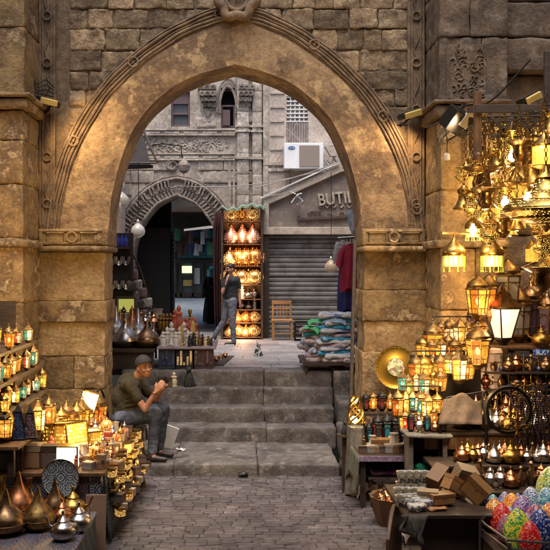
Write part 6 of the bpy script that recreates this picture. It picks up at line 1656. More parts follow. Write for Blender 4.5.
    HL = [(512,122,7.9,'mosque',50,1.0,'pierced brass mosque lamp with a lit bulb in the upper middle of the hanging cluster','upper pierced mosque lamp'),
          (482,158,8.2,'bowl_lamp',46,1.15,'dark bowl lamp with a wide flared rim at the upper left of the hanging cluster','flared dark bowl lamp'),
          (464,176,8.6,'bell',42,1.0,'copper toned bell lamp below the left of the flared bowl lamp','copper toned bell lamp'),
          (485,196,8.1,'mosque',36,1.15,'small pierced brass lamp just below the flared bowl lamp','small pierced lamp'),
          (505,180,7.7,'mosque',42,1.2,'bright pierced brass lamp left of the great saucer lamp','bright pierced lamp'),
          (516,166,8.2,'cylinder',50,1.2,'ribbed golden glass cylinder lamp above the bright pierced lamp','ribbed cylinder lamp'),
          (544,128,7.2,'cylinder',52,1.4,'large yellow glass cylinder lamp at the upper right photo edge','large cylinder lamp'),
          (533,150,7.9,'bell',44,1.2,'golden bell lamp between the cylinder lamps','golden bell lamp'),
          (546,166,6.9,'saucer',66,1.0,'great pierced brass saucer lamp at the right photo edge, the broadest of all','great saucer lamp'),
          (527,182,7.6,'bell',30,1.0,'small bell lamp with glowing bulb tucked in front of the saucer lamp','small bell lamp'),
          (543,228,7.3,'mosque',38,1.2,'pierced brass lamp with narrow foot hanging under the saucer lamp','lamp under the saucer'),
          (541,258,7.6,'bowl_lamp',44,1.2,'dark footed bowl lamp hanging at the right edge above the shelf','lower right bowl lamp'),
          (497,140,8.6,'bell',38,1.0,'brass bell lamp at the back behind the flared bowl lamp','back bell lamp'),
          (526,118,8.5,'mosque',44,1.0,'pierced brass lamp high at the back under the crossed slats','high back mosque lamp'),
          (552,98,7.6,'bell',46,1.2,'brass bell lamp at the top of the right photo edge','top right bell lamp'),
          (520,208,8.5,'cylinder',30,1.2,'short golden cylinder lamp at the back below the bright pierced lamp','short cylinder lamp'),
          (473,212,8.55,'domelamp',40,1.,'small dome lamp with a bright bulb above the pair with green beads','upper dome lamp'),
          (454,233,8.5,'domelamp',43,1.1,'left lamp of the pair with onion domes and green bead fringes','left bead fringed dome lamp'),
          (492,233,8.5,'domelamp',43,1.1,'right lamp of the pair with onion domes and green bead fringes','right bead fringed dome lamp')]
    for q in range(26):
        k,nm = [('mosque','pierced'),('bell','bell'),('cylinder','ribbed glass'),('bowl_lamp','flared bowl'),('mosque','pierced')][q%5]
        x = 462+((q*37)%88); y = 122+((q*53)%100); D = 8.9-.35*(q%4)
        if x < 480 and y < 150: y += 40
        HL.append((x,y,D,k,27+(q*7)%12,1.1,f'small brass {nm} lamp among the many crowded together in the hanging cluster','gap'))
    NEAR = ['behind the flared dark bowl','under the upper mosque lamp','left above the saucer lamp','right above the saucer lamp','left of the bright pierced lamp','below the bright pierced lamp','lowest at the photo edge','beside the foot of the saucer lamp','highest near the hanging plank','highest near the post','close to the white socket','in front near the crossed slats']
    for q,(x,y,D,k,h,w_,l) in enumerate([(498,172,8.7,'mosque',34,1.1,'pierced lamp'),(521,150,8.8,'bell',36,1.,'bell lamp'),(536,200,8.6,'mosque',40,1.,'pierced lamp'),(547,205,8.8,'bell',38,1.1,'bell lamp'),(494,196,8.8,'cylinder',34,1.1,'ribbed glass lamp'),(510,212,8.9,'bell',30,1.1,'bell lamp'),(551,246,8.6,'mosque',40,1.2,'pierced lamp'),(532,236,8.8,'cylinder',36,1.1,'ribbed glass lamp'),(505,118,8.9,'cylinder',38,1.,'ribbed glass lamp'),(543,112,8.6,'mosque',40,1.1,'pierced lamp'),(470,150,8.9,'bell',30,.9,'bell lamp'),(519,134,7.4,'bowl_lamp',36,1.,'flared bowl lamp')]):
        HL.append((x,y,D,k,h,w_,f'brass {l} deep in the hanging cluster, {NEAR[q]}','extra'))
    for i,(x,y,D,k,h,w_,l,nm) in enumerate(HL):
        o = place(k,'hanging_lamp',l,'lamp',W(x,y,D),H(h,D)*(1 if 'saucer' in k or 'bead' in nm else .8),'small brass lamps filling the hanging cluster' if nm == 'gap' else None,w=w_,hang=True,rz=i)
        if not nm.startswith(('left bead','right bead')): hang_from(o,'chain',3.725,DBRASS,'chain')
    for i,(x,y,D,l) in enumerate(((492,128,8.1,'brass scrolled bracket left of the upper mosque lamp'),(500,148,7.9,'brass scroll ornament under the left bracket'),(528,140,7.8,'brass scroll bracket right of the upper mosque lamp'),(540,160,8.3,'brass scrolls behind the golden bell lamp'),(484,152,8.0,'small brass scroll right of the hanging plank'))):
        o = place('scroll','brass_bracket',l,'bracket',W(x,y+12,D),H(26,D),rz=.3*i,w=1.2); hang_from(o,'chain',3.725,DBRASS,'chain')
    for (x,y,D,pw) in ((512,160,7.7,5),(528,203,7.35,4.5),(505,206,7.5,5),(520,170,8.9,8),(490,185,9.0,7),(545,215,8.9,7),(473,238,8.4,5),(454,262,8.3,3.5),(492,262,8.3,3.5),(540,140,7.0,4),(487,215,7.9,3),(533,180,8.6,8)):
        point_light('lamp_light', W(x,y,D), pw, (1,.63,.24), .03)
    for (x,y,D,l) in ((512,158,7.72,'upper mosque lamp'),(528,201,6.75,'great saucer lamp'),(505,204,7.55,'bright pierced lamp'),(473,231,8.36,'upper dome lamp')):
        m = MB(); m.lathe([(.012,-.03),(.03,-.015),(.036,.01),(.028,.035),(.014,.05),(.014,.07)],14); tag(m.obj('light_bulb', HOT, loc=W(x,y,D)),f'bare glowing bulb at the {l}','bulb')
    # ground clutter at the foot of the right stall
    for i,(x,y0,D,c,l) in enumerate(((362,478,8.6,(.12,.085,.05),'brown sack slumped under the stall table'),(352,500,7.9,(.16,.15,.14),'grey bundle on the ground below the stall table'),(372,505,7.8,(.06,.09,.05),'striped green rag bundle under the stall corner'),(366,520,7.3,(.22,.19,.16),'pale crumpled bag at the foot of the right stall'))):
        place('drape%d'%[4,1,2,0][i],'cloth_bundle',l,'bundle',(1.30+.07*i,D,.0),.16,rz=i*1.1,w=.95)
    t, mk = furn('stall_drape','grey green cloth hanging down in folds from the edge of the stall table','drape',(1.13,8.3,0))
    m = mk(); n = 40; vs = []
    for q in range(7):
        for j in range(n+1): vs.append((1.13-.03*q/6+.025*math.sin(j*.9)*q/6, 8.1+1.2*j/n, .52-.40*q/6*(.75+.25*math.sin(j*.35))))
    m.add(vs,[(q*(n+1)+j,q*(n+1)+j+1,(q+1)*(n+1)+j+1,(q+1)*(n+1)+j) for q in range(6) for j in range(n)]); o = m.obj('cloth', mat('grey_green_cloth',(.13,.13,.11),(.07,.08,.065),rough=.9,scale=7,bump=.4), t); sd_=o.modifiers.new('s','SOLIDIFY'); sd_.thickness=.01
    t, mk = furn('slanted_pole','long dark pole leaning against the right gate jamb beside the steps','pole',W(352,470,9.0))
    m = mk(); m.tube([W(344,475,9.3),W(351,400,9.6),W(355,240,10.0)],.022,8); m.obj('pole', DWOOD, t)
right_stall()
# ------------------------------------------------------------------ goods on the upper street
def upper_goods():
    # rack of glowing copper lamps
    D = 19.2; s = F/D; X = lambda x: (x-VX)/s; Z = lambda y: CH+(HZ-y)/s
    t, mk = furn('lamp_rack','tall open rack of shelves filled with glowing copper and glass lamps beside the doorway','rack',(X(242),D,.705))
    for x in (222,262): m = mk(); m.b2(X(x)-.025,X(x)+.025,D-.02,D+.5,.7,Z(206)); m.obj('post', DWOOD, t, smooth=0)
    ys = [337,322.5,309.5,299,284.5,266,244,221]
    for y in ys[:]: m = mk(); m.b2(X(222)+.03,X(262)-.03,D-.02,D+.5,Z(y)-.02,Z(y)); m.obj('shelf_board', BWOOD, t, smooth=0)
    m = mk(); m.b2(X(222),X(262),D+.51,D+.53,.7,Z(206)); m.obj('back_panel', mat('warm_backing',(.30,.17,.09),(.2,.11,.06),rough=.7,scale=4), t, smooth=0)
    m = mk(); n = 20; vs = []
    for q in range(2):
        for j in range(n+1): u = j/n; vs.append((X(221)+(X(266)-X(221))*u, D-.16+.5*q, Z(206.5+2*math.sin(u*7))+.03*math.sin(u*30)))
    m.add(vs,[(j,j+1,n+1+j+1,n+1+j) for j in range(n)]); o = m.obj('green_awning', mat('wavy_green_sheet',(.12,.27,.22),(.2,.33,.27),rough=.5), t); q=o.modifiers.new('s','SOLIDIFY'); q.thickness=.05
    RW = [(337,['onion_gold','globe_gold','onion_gold','globe_gold'],14.2,'bottom'),(322.5,['globe_amber','onion_gold','globe_amber','globe_gold'],12.8,'second lowest'),(309.5,['tear_silver','stat_red','urn_silver','tear_silver','stat_white'],10.2,'third lowest'),(299,['stat_red','urn_silver','stat_white','tear_silver','urn_silver'],14,'fourth lowest'),
          (284.5,['globe_gold','onion_gold','globe_gold','onion_gold','globe_gold'],18,'fourth highest'),(266,['onion_gold','globe_amber','globe_amber','globe_amber'],21.5,'third highest'),(244,['tear_lit','tear_lit','tear_lit'],22.5,'second highest'),(221,['globe_gold','globe_amber','globe_gold'],14.5,'top')]
    nmz = {'onion_gold':'golden onion shaped lamp','globe_gold':'golden globe lamp','globe_amber':'amber globe lamp','tear_silver':'silver teardrop bottle','stat_red':'red figurine','urn_silver':'silver urn','stat_white':'white figurine','tear_lit':'rosy glowing teardrop lamp'}
    for y,row,h,rn in RW:
        n = len(row)
        for j,k in enumerate(row):
            x = 226+(258-226)*(j+.5)/n*1.0+rnd.uniform(-.4,.4)
            place(k,nmz[k].split(' ',1)[1].replace(' ','_') if 'glow' not in nmz[k] else 'teardrop_lamp',f'{nmz[k]}, {ORD[j]} from the left, {rn} shelf of the copper lamp rack',nmz[k].split()[-1],on(x,D+.14+.03*(j%2),Z(y)),H(h,D)*rnd.uniform(.96,1.02),'goods on the copper lamp rack',w=1.1 if 'globe' in k else 1.05)
    for y in (256,288,318,232,330): point_light('rack_light',(X(242),D-.12,Z(y)),7,(1,.55,.25),.08)
    # wooden chair before the shutter
    D = 19.05; t, mk = furn('wooden_chair','yellow brown wooden chair standing before the grey roller shutter','chair',on(282,D,.705))
    m = mk(); s_ = 1; cx = XW(282,D)
    m.b2(cx-.23,cx+.23,D-.22,D+.2,1.13,1.17); m.obj('seat', YWOOD, t, smooth=0, bevel=.008)
    for a in (-.2,.2):
        m = mk(); m.b2(cx+a-.02,cx+a+.02,D-.2,D-.16,.705,1.13); m.obj('leg', YWOOD, t, smooth=0)
        m = mk(); m.b2(cx+a-.02,cx+a+.02,D+.15,D+.19,.705,1.58); m.obj('leg', YWOOD, t, smooth=0)
    m = mk(); m.b2(cx-.22,cx+.22,D+.145,D+.175,1.50,1.58); m.b2(cx-.18,cx+.18,D+.15,D+.17,1.38,1.42)
    for a in (-.1,-.03,.04,.11): m.b2(cx+a-.012,cx+a+.012,D+.155,D+.17,1.2,1.5)
    m.obj('backrest', YWOOD, t, smooth=0, bevel=.006)
    m = mk(); m.b2(cx-.18,cx+.18,D-.19,D-.17,.85,.88); m.b2(cx-.18,cx+.18,D-.19,D-.17,.98,1.0); m.obj('stretcher', YWOOD, t, smooth=0)
    # dark crate and chair right of it
    t, mk = furn('plastic_crate','black plastic crate standing on end right of the wooden chair','crate',on(302,18.9,.705))
    c = on(302,18.9,.705); m = mk()
    for a in (-.16,.16): m.b2(c.x+a-.015,c.x+a+.015,18.75,19.05,.705,1.12)
    for z in (.72,.82,.92,1.02,1.12): m.b2(c.x-.145,c.x+.145,18.75,18.78,z-.02,z+.01); m.b2(c.x-.145,c.x+.145,19.02,19.05,z-.02,z+.01)
    m.obj('crate', IRON, t, smooth=0)
    # cat and ornaments
    place('cat_pied','small_cat','small black and white cat sitting on the upper street near the steps','cat',on(258,14.55,street_z(14.55)+.001),H(14,14.55),rz=.5,w=1.15)
    place('cat_black','cat_statue','black seated cat statue standing on the second highest step','statue',on(189,11.53,.72),H(22,11.53),rz=-.2,w=.95)
    place('stat_cream','step_ornament','cream and gold trinket on the second highest step in front of the seated man','trinket',on(174,11.5,.72),H(15,11.5),w=1.3)
    place('box_dark','step_box','small dark box on the second highest step beside the cream trinket','box',on(165,11.52,.72),H(10,11.5),w=.9)
    # textile pile
    t, mk = furn('textile_table','low table under the pile of folded textiles at the top right of the steps','table',(1.25,11.8,.92))
    m = mk(); m.b2(.86,1.75,11.55,12.6,1.0,1.04); m.obj('table_top', DWOOD, t, smooth=0)
    for x in (.9,1.7):
        for y in (11.6,12.55): m = mk(); m.b2(x-.02,x+.02,y-.02,y+.02,.924,1.0); m.obj('leg', DWOOD, t, smooth=0)
    cols = [((.30,.30,.38),'grey blue'),((.45,.42,.44),'pale grey'),((.12,.18,.42),'blue'),((.38,.30,.36),'mauve'),((.05,.30,.45),'bright blue'),((.35,.33,.33),'grey'),((.16,.12,.20),'dark plum'),((.50,.47,.47),'white'),((.20,.22,.34),'slate blue'),((.30,.16,.22),'dusty rose')]
    z = 1.04; SN = ['white and blue','mauve','bright green','blue and white','rose and grey','emerald']
    for i in range(13):
        k = [1,0,3,0,4,0,3,1,0,3,0,3,0][i]; h_ = rnd.uniform(.035,.06); wd_ = rnd.uniform(.22,.29)
        m = MB(); m.rock(-wd_,wd_,-.28,.28,0,h_+.012,rr=(h_+.01)*.48,amp=.03,n=.035,fr=8); o = m.obj('folded_cloth',DRC[k],loc=(XW(336,11.9)+rnd.uniform(-.04,.04),11.85+rnd.uniform(-.04,.03),z-.006)); o.rotation_euler = (rnd.uniform(-.03,.03),rnd.uniform(-.06,.06),rnd.uniform(-.3,.3)); tag(o,f'{SN[k]} striped cloth, {ORD[i]} from the bottom of the right textile heap','cloth','cloths in the right textile heap')
        z += h_
    z = 1.04
    for i in range(9):
        k = [4,1,0,1,3,4,0,5,1][i]; m = MB(); m.rock(-.14,.14,-.26,.26,0,.064,rr=.028,amp=.035,n=.035,fr=9); o = m.obj('folded_cloth',DRC[k],loc=(XW(315,11.95)+rnd.uniform(-.04,.04),11.95,z-.006)); o.rotation_euler = (0,rnd.uniform(-.1,.1),rnd.uniform(-.4,.4)); tag(o,f'{SN[k]} striped cloth, {ORD[i]} from the bottom of the left textile heap','cloth','cloths in the left textile heap'); z += .05
    for i,(x,y,k,l,w_) in enumerate(((320,326,2,'bright green scarf thrown over the left textile heap',2.0),(336,324,3,'blue and white cloth on top of the right textile heap',2.4),(312,333,2,'small bright green scarf slipping off the left heap',1.7),(346,320,5,'emerald scarf near the hanging dresses on the heap',1.6),(329,330,5,'emerald scarf between the two textile heaps',1.6),(343,345,3,'blue and white cloth hanging over the front of the right heap',2.1))):
        place('drape%d'%k,'crumpled_scarf',l,'scarf',W(x,y,11.75),.10,'crumpled scarves on the textile heaps',rz=i*1.3,w=w_)
    # clothes on a rail
    t, mk = furn('clothes_rail','grey metal clothes rail with hangers beside the right gate jamb','clothes rail',on(352,12.6,.93))
    m = mk(); D = 12.6; m.tube([W(338,238,D),W(362,236,D-.1)],.014,6); m.tube([W(357,236,D),on(357,D,.93)],.018,8); m.obj('rail', STEEL, t)
    for i,x in enumerate((341,344,347,350,353)): m = mk(); p = W(x,239,D); m.tube([p,p+Vector((0,0,-.05)),p+Vector((-.07,.03,-.12)),p+Vector((.07,-.03,-.12)),p+Vector((0,0,-.05))],.006,5); m.obj('hanger', WHITE, t)
    def garment(x0,y0,x1,y1,D,c,nm,lab,flare=.5,sl=True):
        top = W(x0,y0,D); bot = W(x1,y1,D); L_ = top.z-bot.z; m = MB(); n = 40; vs = []; rows = 12
        for q in range(rows+1):
            t_ = q/rows; w_ = (.085+.03*min(1,t_*4)+flare*.08*t_); cx = (bot.x-top.x)*t_
            for j in range(n):
                a = 2*math.pi*j/n; rp = 1+.16*math.sin(7*a+1.5*t_)*min(1,t_*1.5)
                vs.append((cx+w_*math.cos(a)*rp, .07*math.sin(a)*rp, -L_*t_+(.03*math.sin(3*a) if q == rows else 0)-(.05*abs(math.cos(a)) if q == 0 else 0)))
        m.add(vs,[(q*n+j,(q+1)*n+j,(q+1)*n+(j+1)%n,q*n+(j+1)%n) for q in range(rows) for j in range(n)]+[tuple(range(n))])
        if sl:
            for s_ in (-1,1): m.tube([(s_*.06,0,-.04),(s_*.13,-.02,-.16),(s_*.16,-.02,-.34)],[.04,.05,.055],10)
        o = m.obj('garment', mat('garment_'+nm,c,tuple(q*.6 for q in c),rough=.8,scale=6), loc=top); tag(o,lab,'dress')
    garment(348,246,347,311,12.55,(.03,.04,.20),'navy','deep blue long dress hanging low on the clothes rail',.3,False)
    garment(350,243,349,290,12.35,(.33,.015,.06),'crimson','crimson red dress with short sleeves hanging on the clothes rail',.2)
    garment(343,240,342,262,12.7,(.45,.45,.5),'white','small white garment at the left end of the clothes rail',.2,False)
    garment(355,246,355,318,12.75,(.30,.02,.12),'magenta','magenta long dress behind the crimson one on the clothes rail',.2,False)
    garment(354,208,354,232,12.9,(.35,.45,.6),'pale_blue','pale blue cloth hanging above the clothes rail beside the jamb',-.8,False)
    o = place('globe_cream','hanging_lamp','dull cream round lamp hanging in front of the shutter','lamp',W(331,256,17.5),H(17,17.5),hang=True); hang_from(o,'cord',4.3,IRON)
    # left side goods of the upper street
    for i,(x,y,D,h,l) in enumerate(((113,192,13.2,24,'white opal globe lamp nearest the left gate jamb'),(121,187,13.6,22,'white opal globe lamp just right of the nearest one'),(117,173,14.,20,'greyish globe lamp hanging highest by the left jamb'),(138,219,15.,19,'white opal globe lamp hanging alone before the dark doorway'))):
        o = place('globe_white','globe_lamp',l,'lamp',W(x,y,D),H(h,D),'white globe lamps beside the left jamb',hang=True); hang_from(o,'cord',W(x,y,D).z+1.0,IRON)
    t, mk = furn('necklace_board','tall dark board hung with silver necklaces left of the pointed doorway','display board',on(118,13.,.9))
    m = mk(); m.b2(XW(106,13),XW(133,13),13,13.06,.88,CH+(HZ-233)/(F/13)); m.obj('board', mat('black_velvet',(.016,.014,.017),rough=.95), t, smooth=0)
    for k in range(7):
        m = mk(); x = 112+(k%3)*7; y = 250+(k//3)*24; p = W(x,y,12.97)
        for q in range(3): m.tube([p+Vector((.06*math.cos(a)*(1-.2*q),0,.13*math.sin(a)*(1-.2*q)-.1)) for a in [math.pi+math.pi*j/8 for j in range(9)]],.012,5)
        m.obj('necklace', SILVER if k%2 else STEEL, t)
    for i,x in enumerate((114,118,122,126)): place('bottle_blue','blue_bottle',f'cobalt blue bottle, {ORD[i]} from the left on top of the necklace board','bottle',on(x,13.0,CH+(HZ-247)/(F/13)),H(13,13),'cobalt bottles on the necklace board')
    t, mk = furn('bottle_ledge','narrow ledge fixed to the necklace board under the cobalt bottles','ledge',on(118,12.95,2.6))
    m = mk(); z = CH+(HZ-247)/(F/13); m.b2(XW(110,13),XW(130,13),12.9,12.999,z-.03,z-.002); m.b2(XW(110,13),XW(130,13),13.061,13.1,z-.03,z-.002); m.obj('ledge', DWOOD, t, smooth=0)
    ks = ['purse_grey','purse_mauve','purse_black','purse_white']; kn = ['grey','mauve','black','white']
    PB = [(130,252,13.2),(133,262,13.3),(131,274,13.),(137,272,13.3),(134,284,13.1),(142,280,13.2),(139,292,13.),(147,290,13.2),(133,296,13.3),(143,302,13.1),(150,302,13.2),(146,312,13.),(152,314,13.2),(137,306,13.2),(127,290,13.3),(150,322,13.1),(141,322,13.3)]
    for i,(x,y,D) in enumerate(PB): place(ks[i%4],'tasselled_purse',f'{kn[i%4]} tasselled purse, {ORD[i]} from the top in the cascade of purses beside the dark doorway','purse',W(x,y,D),H(19,D),'purses hanging in a cascade by the dark doorway',hang=True,w=.9,rz=rnd.uniform(-.4,.4))
    t, mk = furn('purse_stand','slanting iron stand carrying the cascade of tasselled purses','stand',on(140,13.35,.9))
    m = mk(); m.tube([W(128,245,13.4),W(140,270,13.4),W(155,320,13.4),on(156,13.4,.9)],.02,6); m.tube([W(128,245,13.4),on(128,13.4,.9)],.02,6); m.obj('stand', IRON, t)
    t, mk = furn('lit_showcase','small yellow green lit showcase with white goods left of the doorway','showcase',on(125,12.6,1.5))
    x0,x1,z0,z1 = XW(117,12.6),XW(134,12.6),CH+(HZ-328)/(F/12.6),CH+(HZ-299)/(F/12.6)
    m = mk(); m.b2(x0,x1,12.78,12.8,z0,z1); m.obj('lit_back', mat('showcase_green',(.5,.5,.12),(.3,.32,.08),scale=7,emis=(.62,.6,.14),es=.35), t, smooth=0)
    m = mk()
    for a,b in ((x0-.02,x0),(x1,x1+.02)): m.b2(a,b,12.6,12.8,z0,z1)
    m.b2(x0-.02,x1+.02,12.6,12.8,z1+.001,z1+.03); m.b2(x0-.02,x1+.02,12.6,12.8,z0-.03,z0-.001); m.b2(x0,x1,12.62,12.77,(z0+z1)/2,(z0+z1)/2+.012); m.obj('case_frame', DWOOD, t, smooth=0)
    for i in range(4): place('tear_silver' if i%2 else 'stat_white','showcase_ornament',f'little pale ornament, {ORD[i]} from the left inside the green lit showcase','ornament',on(119.5+i*4.2,12.68,(z0+z1)/2+.012 if i%2 else z0),.11,'ornaments in the lit showcase')
    t, mk = furn('goods_table','dark cloth covered table of metal goods at the top left of the steps','table',on(125,12.2,.9))
    m = mk(); m.b2(XW(104,12.1),XW(157,12.1),11.75,13.6,1.16,1.2); m.obj('table_top', DWOOD, t, smooth=0)
    m = mk(); m.b2(XW(105,12.1),XW(156,12.1),11.79,11.82,.925,1.158); m.obj('front_cloth', mat('brown_drape',(.05,.035,.028),(.03,.02,.018),rough=.9), t, smooth=0)
    m = mk(); m.b2(XW(104,12.1),XW(157,12.1),12.7,13.5,1.202,1.42); m.obj('back_tier', DWOOD, t, smooth=0)
    for i,(x,D,k,h,w_,l) in enumerate(((116,12.3,'tear_silver',40,.9,'silver teardrop vase at the left of the goods table'),(125,12.05,'vase_silver',34,1.3,'broad silver vase at the front of the goods table'),(132,12.4,'tear_copper',40,.8,'copper tinted teardrop vase in the middle of the goods table'),(138,12.35,'tear_silver',38,.85,'silver pointed vase right of the copper one'),(147,12.05,'tear_bronze',28,1.2,'dark bulbous vase above the seated man'),(110,12.5,'vase_silver',38,.8,'silver vase nearest the left jamb'),(153,12.3,'vase_silver',24,1.2,'small silver vase at the right end of the goods table'),(120,12.5,'tear_copper',36,.7,'slim copper vase behind the silver ones'))):
        place(k,'vase',l,'vase',on(x,D,1.2),H(h,D),w=w_)
    for i in range(14):
        k = ['urn_silver','stat_cream','urn_copper','goblet','pot_brass','stat_gold','bottle_dark'][i%7]; x = 116+i*4.2; D = 12.85+.1*(i%3); nm_ = {'urn_silver':'silver urn','stat_cream':'cream figurine','urn_copper':'copper urn','goblet':'pale goblet drum','pot_brass':'brass teapot','stat_gold':'gilt figurine','bottle_dark':'dark jug'}[k]
        place(k,nm_.replace(' ','_'),f'{nm_}, {ORD[i]} from the left on the back tier of the goods table',nm_.split()[-1],on(x,D,1.42),H(17,D)*rnd.uniform(.8,1.15),'small goods on the back tier',rz=i)
    # souvenir table right of it
    t, mk = furn('souvenir_table','low display of dark cases carrying white and red souvenirs above the steps','display case',on(185,11.9,.92))
    for i,(a,b,mt,l) in enumerate(((158.5,175,mat('navy_crate',(.022,.03,.06),(.015,.018,.035),rough=.6),'navy crate'),(176,193,MATS['black_velvet'],'case'),(194,213,mat('maroon_case',(.07,.03,.035),(.035,.02,.025),rough=.6),'case'))):
        m = mk(); m.b2(XW(a,11.8),XW(b,11.8),11.78,12.2,.925,1.20); m.obj('case', mt, t, smooth=0, bevel=.01)
        m = mk()
        for j in range(5): x = XW(a+2+j*(b-a-4)/4,11.8); m.b2(x-.015,x+.015,11.765,11.778,.98,1.02+.1*((i+j)%3)*.8)
        m.obj('case_ornament', [MATS['navy_chips'],SILVER,MATS['plum_chips']][i], t, smooth=0)
    m = mk(); m.b2(XW(157,11.8),XW(216,11.8),11.74,12.9,1.202,1.235); m.obj('table_top', mat('mauve_cloth_top',(.28,.22,.24),(.16,.12,.14),rough=.9,scale=9), t, smooth=0, bevel=.008)
    m = mk(); m.b2(XW(158,11.8),XW(180,11.8),12.4,12.9,1.236,1.40); m.b2(XW(158,11.8),XW(200,11.8),12.6,12.9,.925,1.2); m.obj('back_block', DWOOD, t, smooth=0)
    cnt = {}
    def sv(k, x, D, z, h, w_=1., rz_=0):
        nm_ = {'stat_white':'white alabaster figurine','pyramid':'white alabaster pyramid','stat_red':'red painted figurine','obelisk':'yellow stone obelisk','stat_cream':'cream figurine','stat_gold':'gilt figurine','hookah':'small water pipe','stat_dark':'black stone figurine','cat_black':'black cat figurine'}[k]
        cnt[k] = cnt.get(k,0); place(k,nm_.replace(' ','_'),f'{nm_}, {ORD[cnt[k]]} of its kind from the left on the souvenir display','figurine',on(x,D,z),H(h,D),'souvenirs at the top of the steps',w=w_,rz=rz_); cnt[k] += 1
    for i in range(8): sv('stat_white',163+i*4.2,11.85+.12*(i%3),1.236,15+4*(i%3),1.2,i)
    for i in range(6): sv('pyramid',162+i*6,12.15-.1*(i%2),1.236,12+3*(i%2),.8)
    for i in range(6): sv('stat_red',175+i*3.8,12.55,1.40 if 175+i*3.8 < 181 else 1.236,26 if i%2 else 22,.9)
    for i in range(3): sv('obelisk',182+i*5.5,11.95,1.236,[22,14,26][i],1.)
    for i in range(9): sv(['stat_cream','stat_gold','stat_dark'][i%3],188+i*2.9,11.9+.14*(i%2),1.236,16-i*.9,1.1)
    for i in range(5): sv('stat_gold',160+i*3.6,12.65,1.40,17,1.)
    sv('hookah',190,12.6,1.236,32,.9)
    place('stat_dark','black_statuette','tall black statuette at the right corner of the souvenir display','figurine',on(189.5,11.80,1.236),H(12,11.8))
    # rugs / trinkets laid on the street
    t, mk = furn('ground_mat','long low mat with flat trinkets laid on the street right of the souvenir display','mat',on(222,13.6,.87))
    m = mk(); z = street_z(13.6)+.004; m.add([(-.55,12.4,street_z(12.4)+.006),(-.25,12.4,street_z(12.4)+.006),(-.1,14.4,street_z(14.4)+.006),(-.6,14.4,street_z(14.4)+.006)],[(0,1,2,3)]); o = m.obj('mat', MATS['brown_drape'], t, smooth=0); q=o.modifiers.new('s','SOLIDIFY'); q.thickness=.008; q.offset = 1
    for i in range(8): D = 12.5+.23*i; place(['stat_cream','pot_copper','urn_copper','pot_brass'][i%4],'mat_trinket',f'small trinket, {ORD[i]} from the front on the long mat beside the souvenir display','trinket',(-.42+.03*i-.04*(i%2),D,street_z(D)+.014),.10,'trinkets on the ground mat',rz=i)
    # litter
    for i,(x,y,sz,l) in enumerate(((181,451,.05,'white crumpled paper lying on the wide lowest step'),(147,455,.09,'grey white plastic bag slumped under the chair of the seated man'),(167,440,.0,''))):
        if sz: 
            D = (F*(CH-.124))/(y-HZ); m = MB(); m.rock(-sz,sz,-sz*.7,sz*.7,0,sz*(.5 if i == 0 else 1.8),rr=sz*.3,amp=.03,n=.02,fr=22); tag(m.obj('litter', WHITE, loc=on(x,min(D,10.6),.13)),l,'litter')
    t, mk = furn('paper_sheet','white folded newspaper leaning behind the legs of the seated man','newspaper',on(168,10.3,.13))
    m = mk(); c = on(168,10.3,.13); m.box(c+Vector((0,0,.16)),(.2,.015,.28),(.25,.35,0)); m.obj('sheet', WHITE, t, smooth=0)
    p = W(243,473,9.5); m = MB(); m.rock(-.05,.05,-.03,.03,0,.05,rr=.02,amp=.02,n=.02,fr=20); tag(m.obj('dark_pebble', IRON, loc=(p.x,9.46,.0)),'small dark lump lying at the foot of the lowest step','stone')
upper_goods()
# lamps of the gateway
spot_light('flood_light', W(52,108,9.6), (-.9,10.25,3.2), 34, (1,.64,.26), 150)
spot_light('flood_light', W(409,122,9.85), (1.4,10.3,3.0), 20, (1,.64,.3), 150)
spot_light('flood_light', W(457,125,8.9), (.2,10.2,4.4), 36, (1,.68,.36), 150)
# ------------------------------------------------------------------ people
SKIN = mat('tanned_skin',(.38,.19,.115),(.27,.125,.08),rough=.5,scale=14,bump=.25,bscale=120,bdist=.003,gk=.15)
def cap(m, a, ra, b, rb, seg=14):
    a = Vector(a); b = Vector(b); n = max(2,int((b-a).length/ (min(ra,rb)*.6))+1)
    m.tube([a.lerp(b,i/n) for i in range(n+1)],[ra+(rb-ra)*i/n for i in range(n+1)],seg)
    m.ball(a,ra,seg,8); m.ball(b,rb,seg,8)
def ell(m, c, r, Rm=None):
    T0 = m.T; X = Matrix.Translation(Vector(c)) @ ((Rm.to_4x4()) if Rm else Matrix.Identity(4))
    m.T = (T0 @ X) if T0 else X
    m.ball((0,0,0),1,16,10,r); m.T = T0
def organic(m, name, mt, parent, vox=.012, sm=6, loc=None, wr=0):
    o = m.obj(name, mt, parent, smooth=180, loc=loc)
    r = o.modifiers.new('remesh','REMESH'); r.mode = 'VOXEL'; r.voxel_size = vox; r.use_smooth_shade = True
    s_ = o.modifiers.new('smooth','SMOOTH'); s_.iterations = sm; s_.factor = .6
    if wr:
        tx = bpy.data.textures.new('folds','CLOUDS'); tx.noise_scale = .075; tx.noise_depth = 2
        d = o.modifiers.new('folds','DISPLACE'); d.texture = tx; d.strength = wr; d.mid_level = .5; d.texture_coords = 'GLOBAL'
    return o
def face_frame(d, up=(0,0,1)):
    f = Vector(d).normalized(); x = Vector(up).cross(-f).normalized()*-1   # local -Y = face direction
    y = -f; z = x.cross(y).normalized(); x = y.cross(z)
    return Matrix((x,y,z)).transposed()
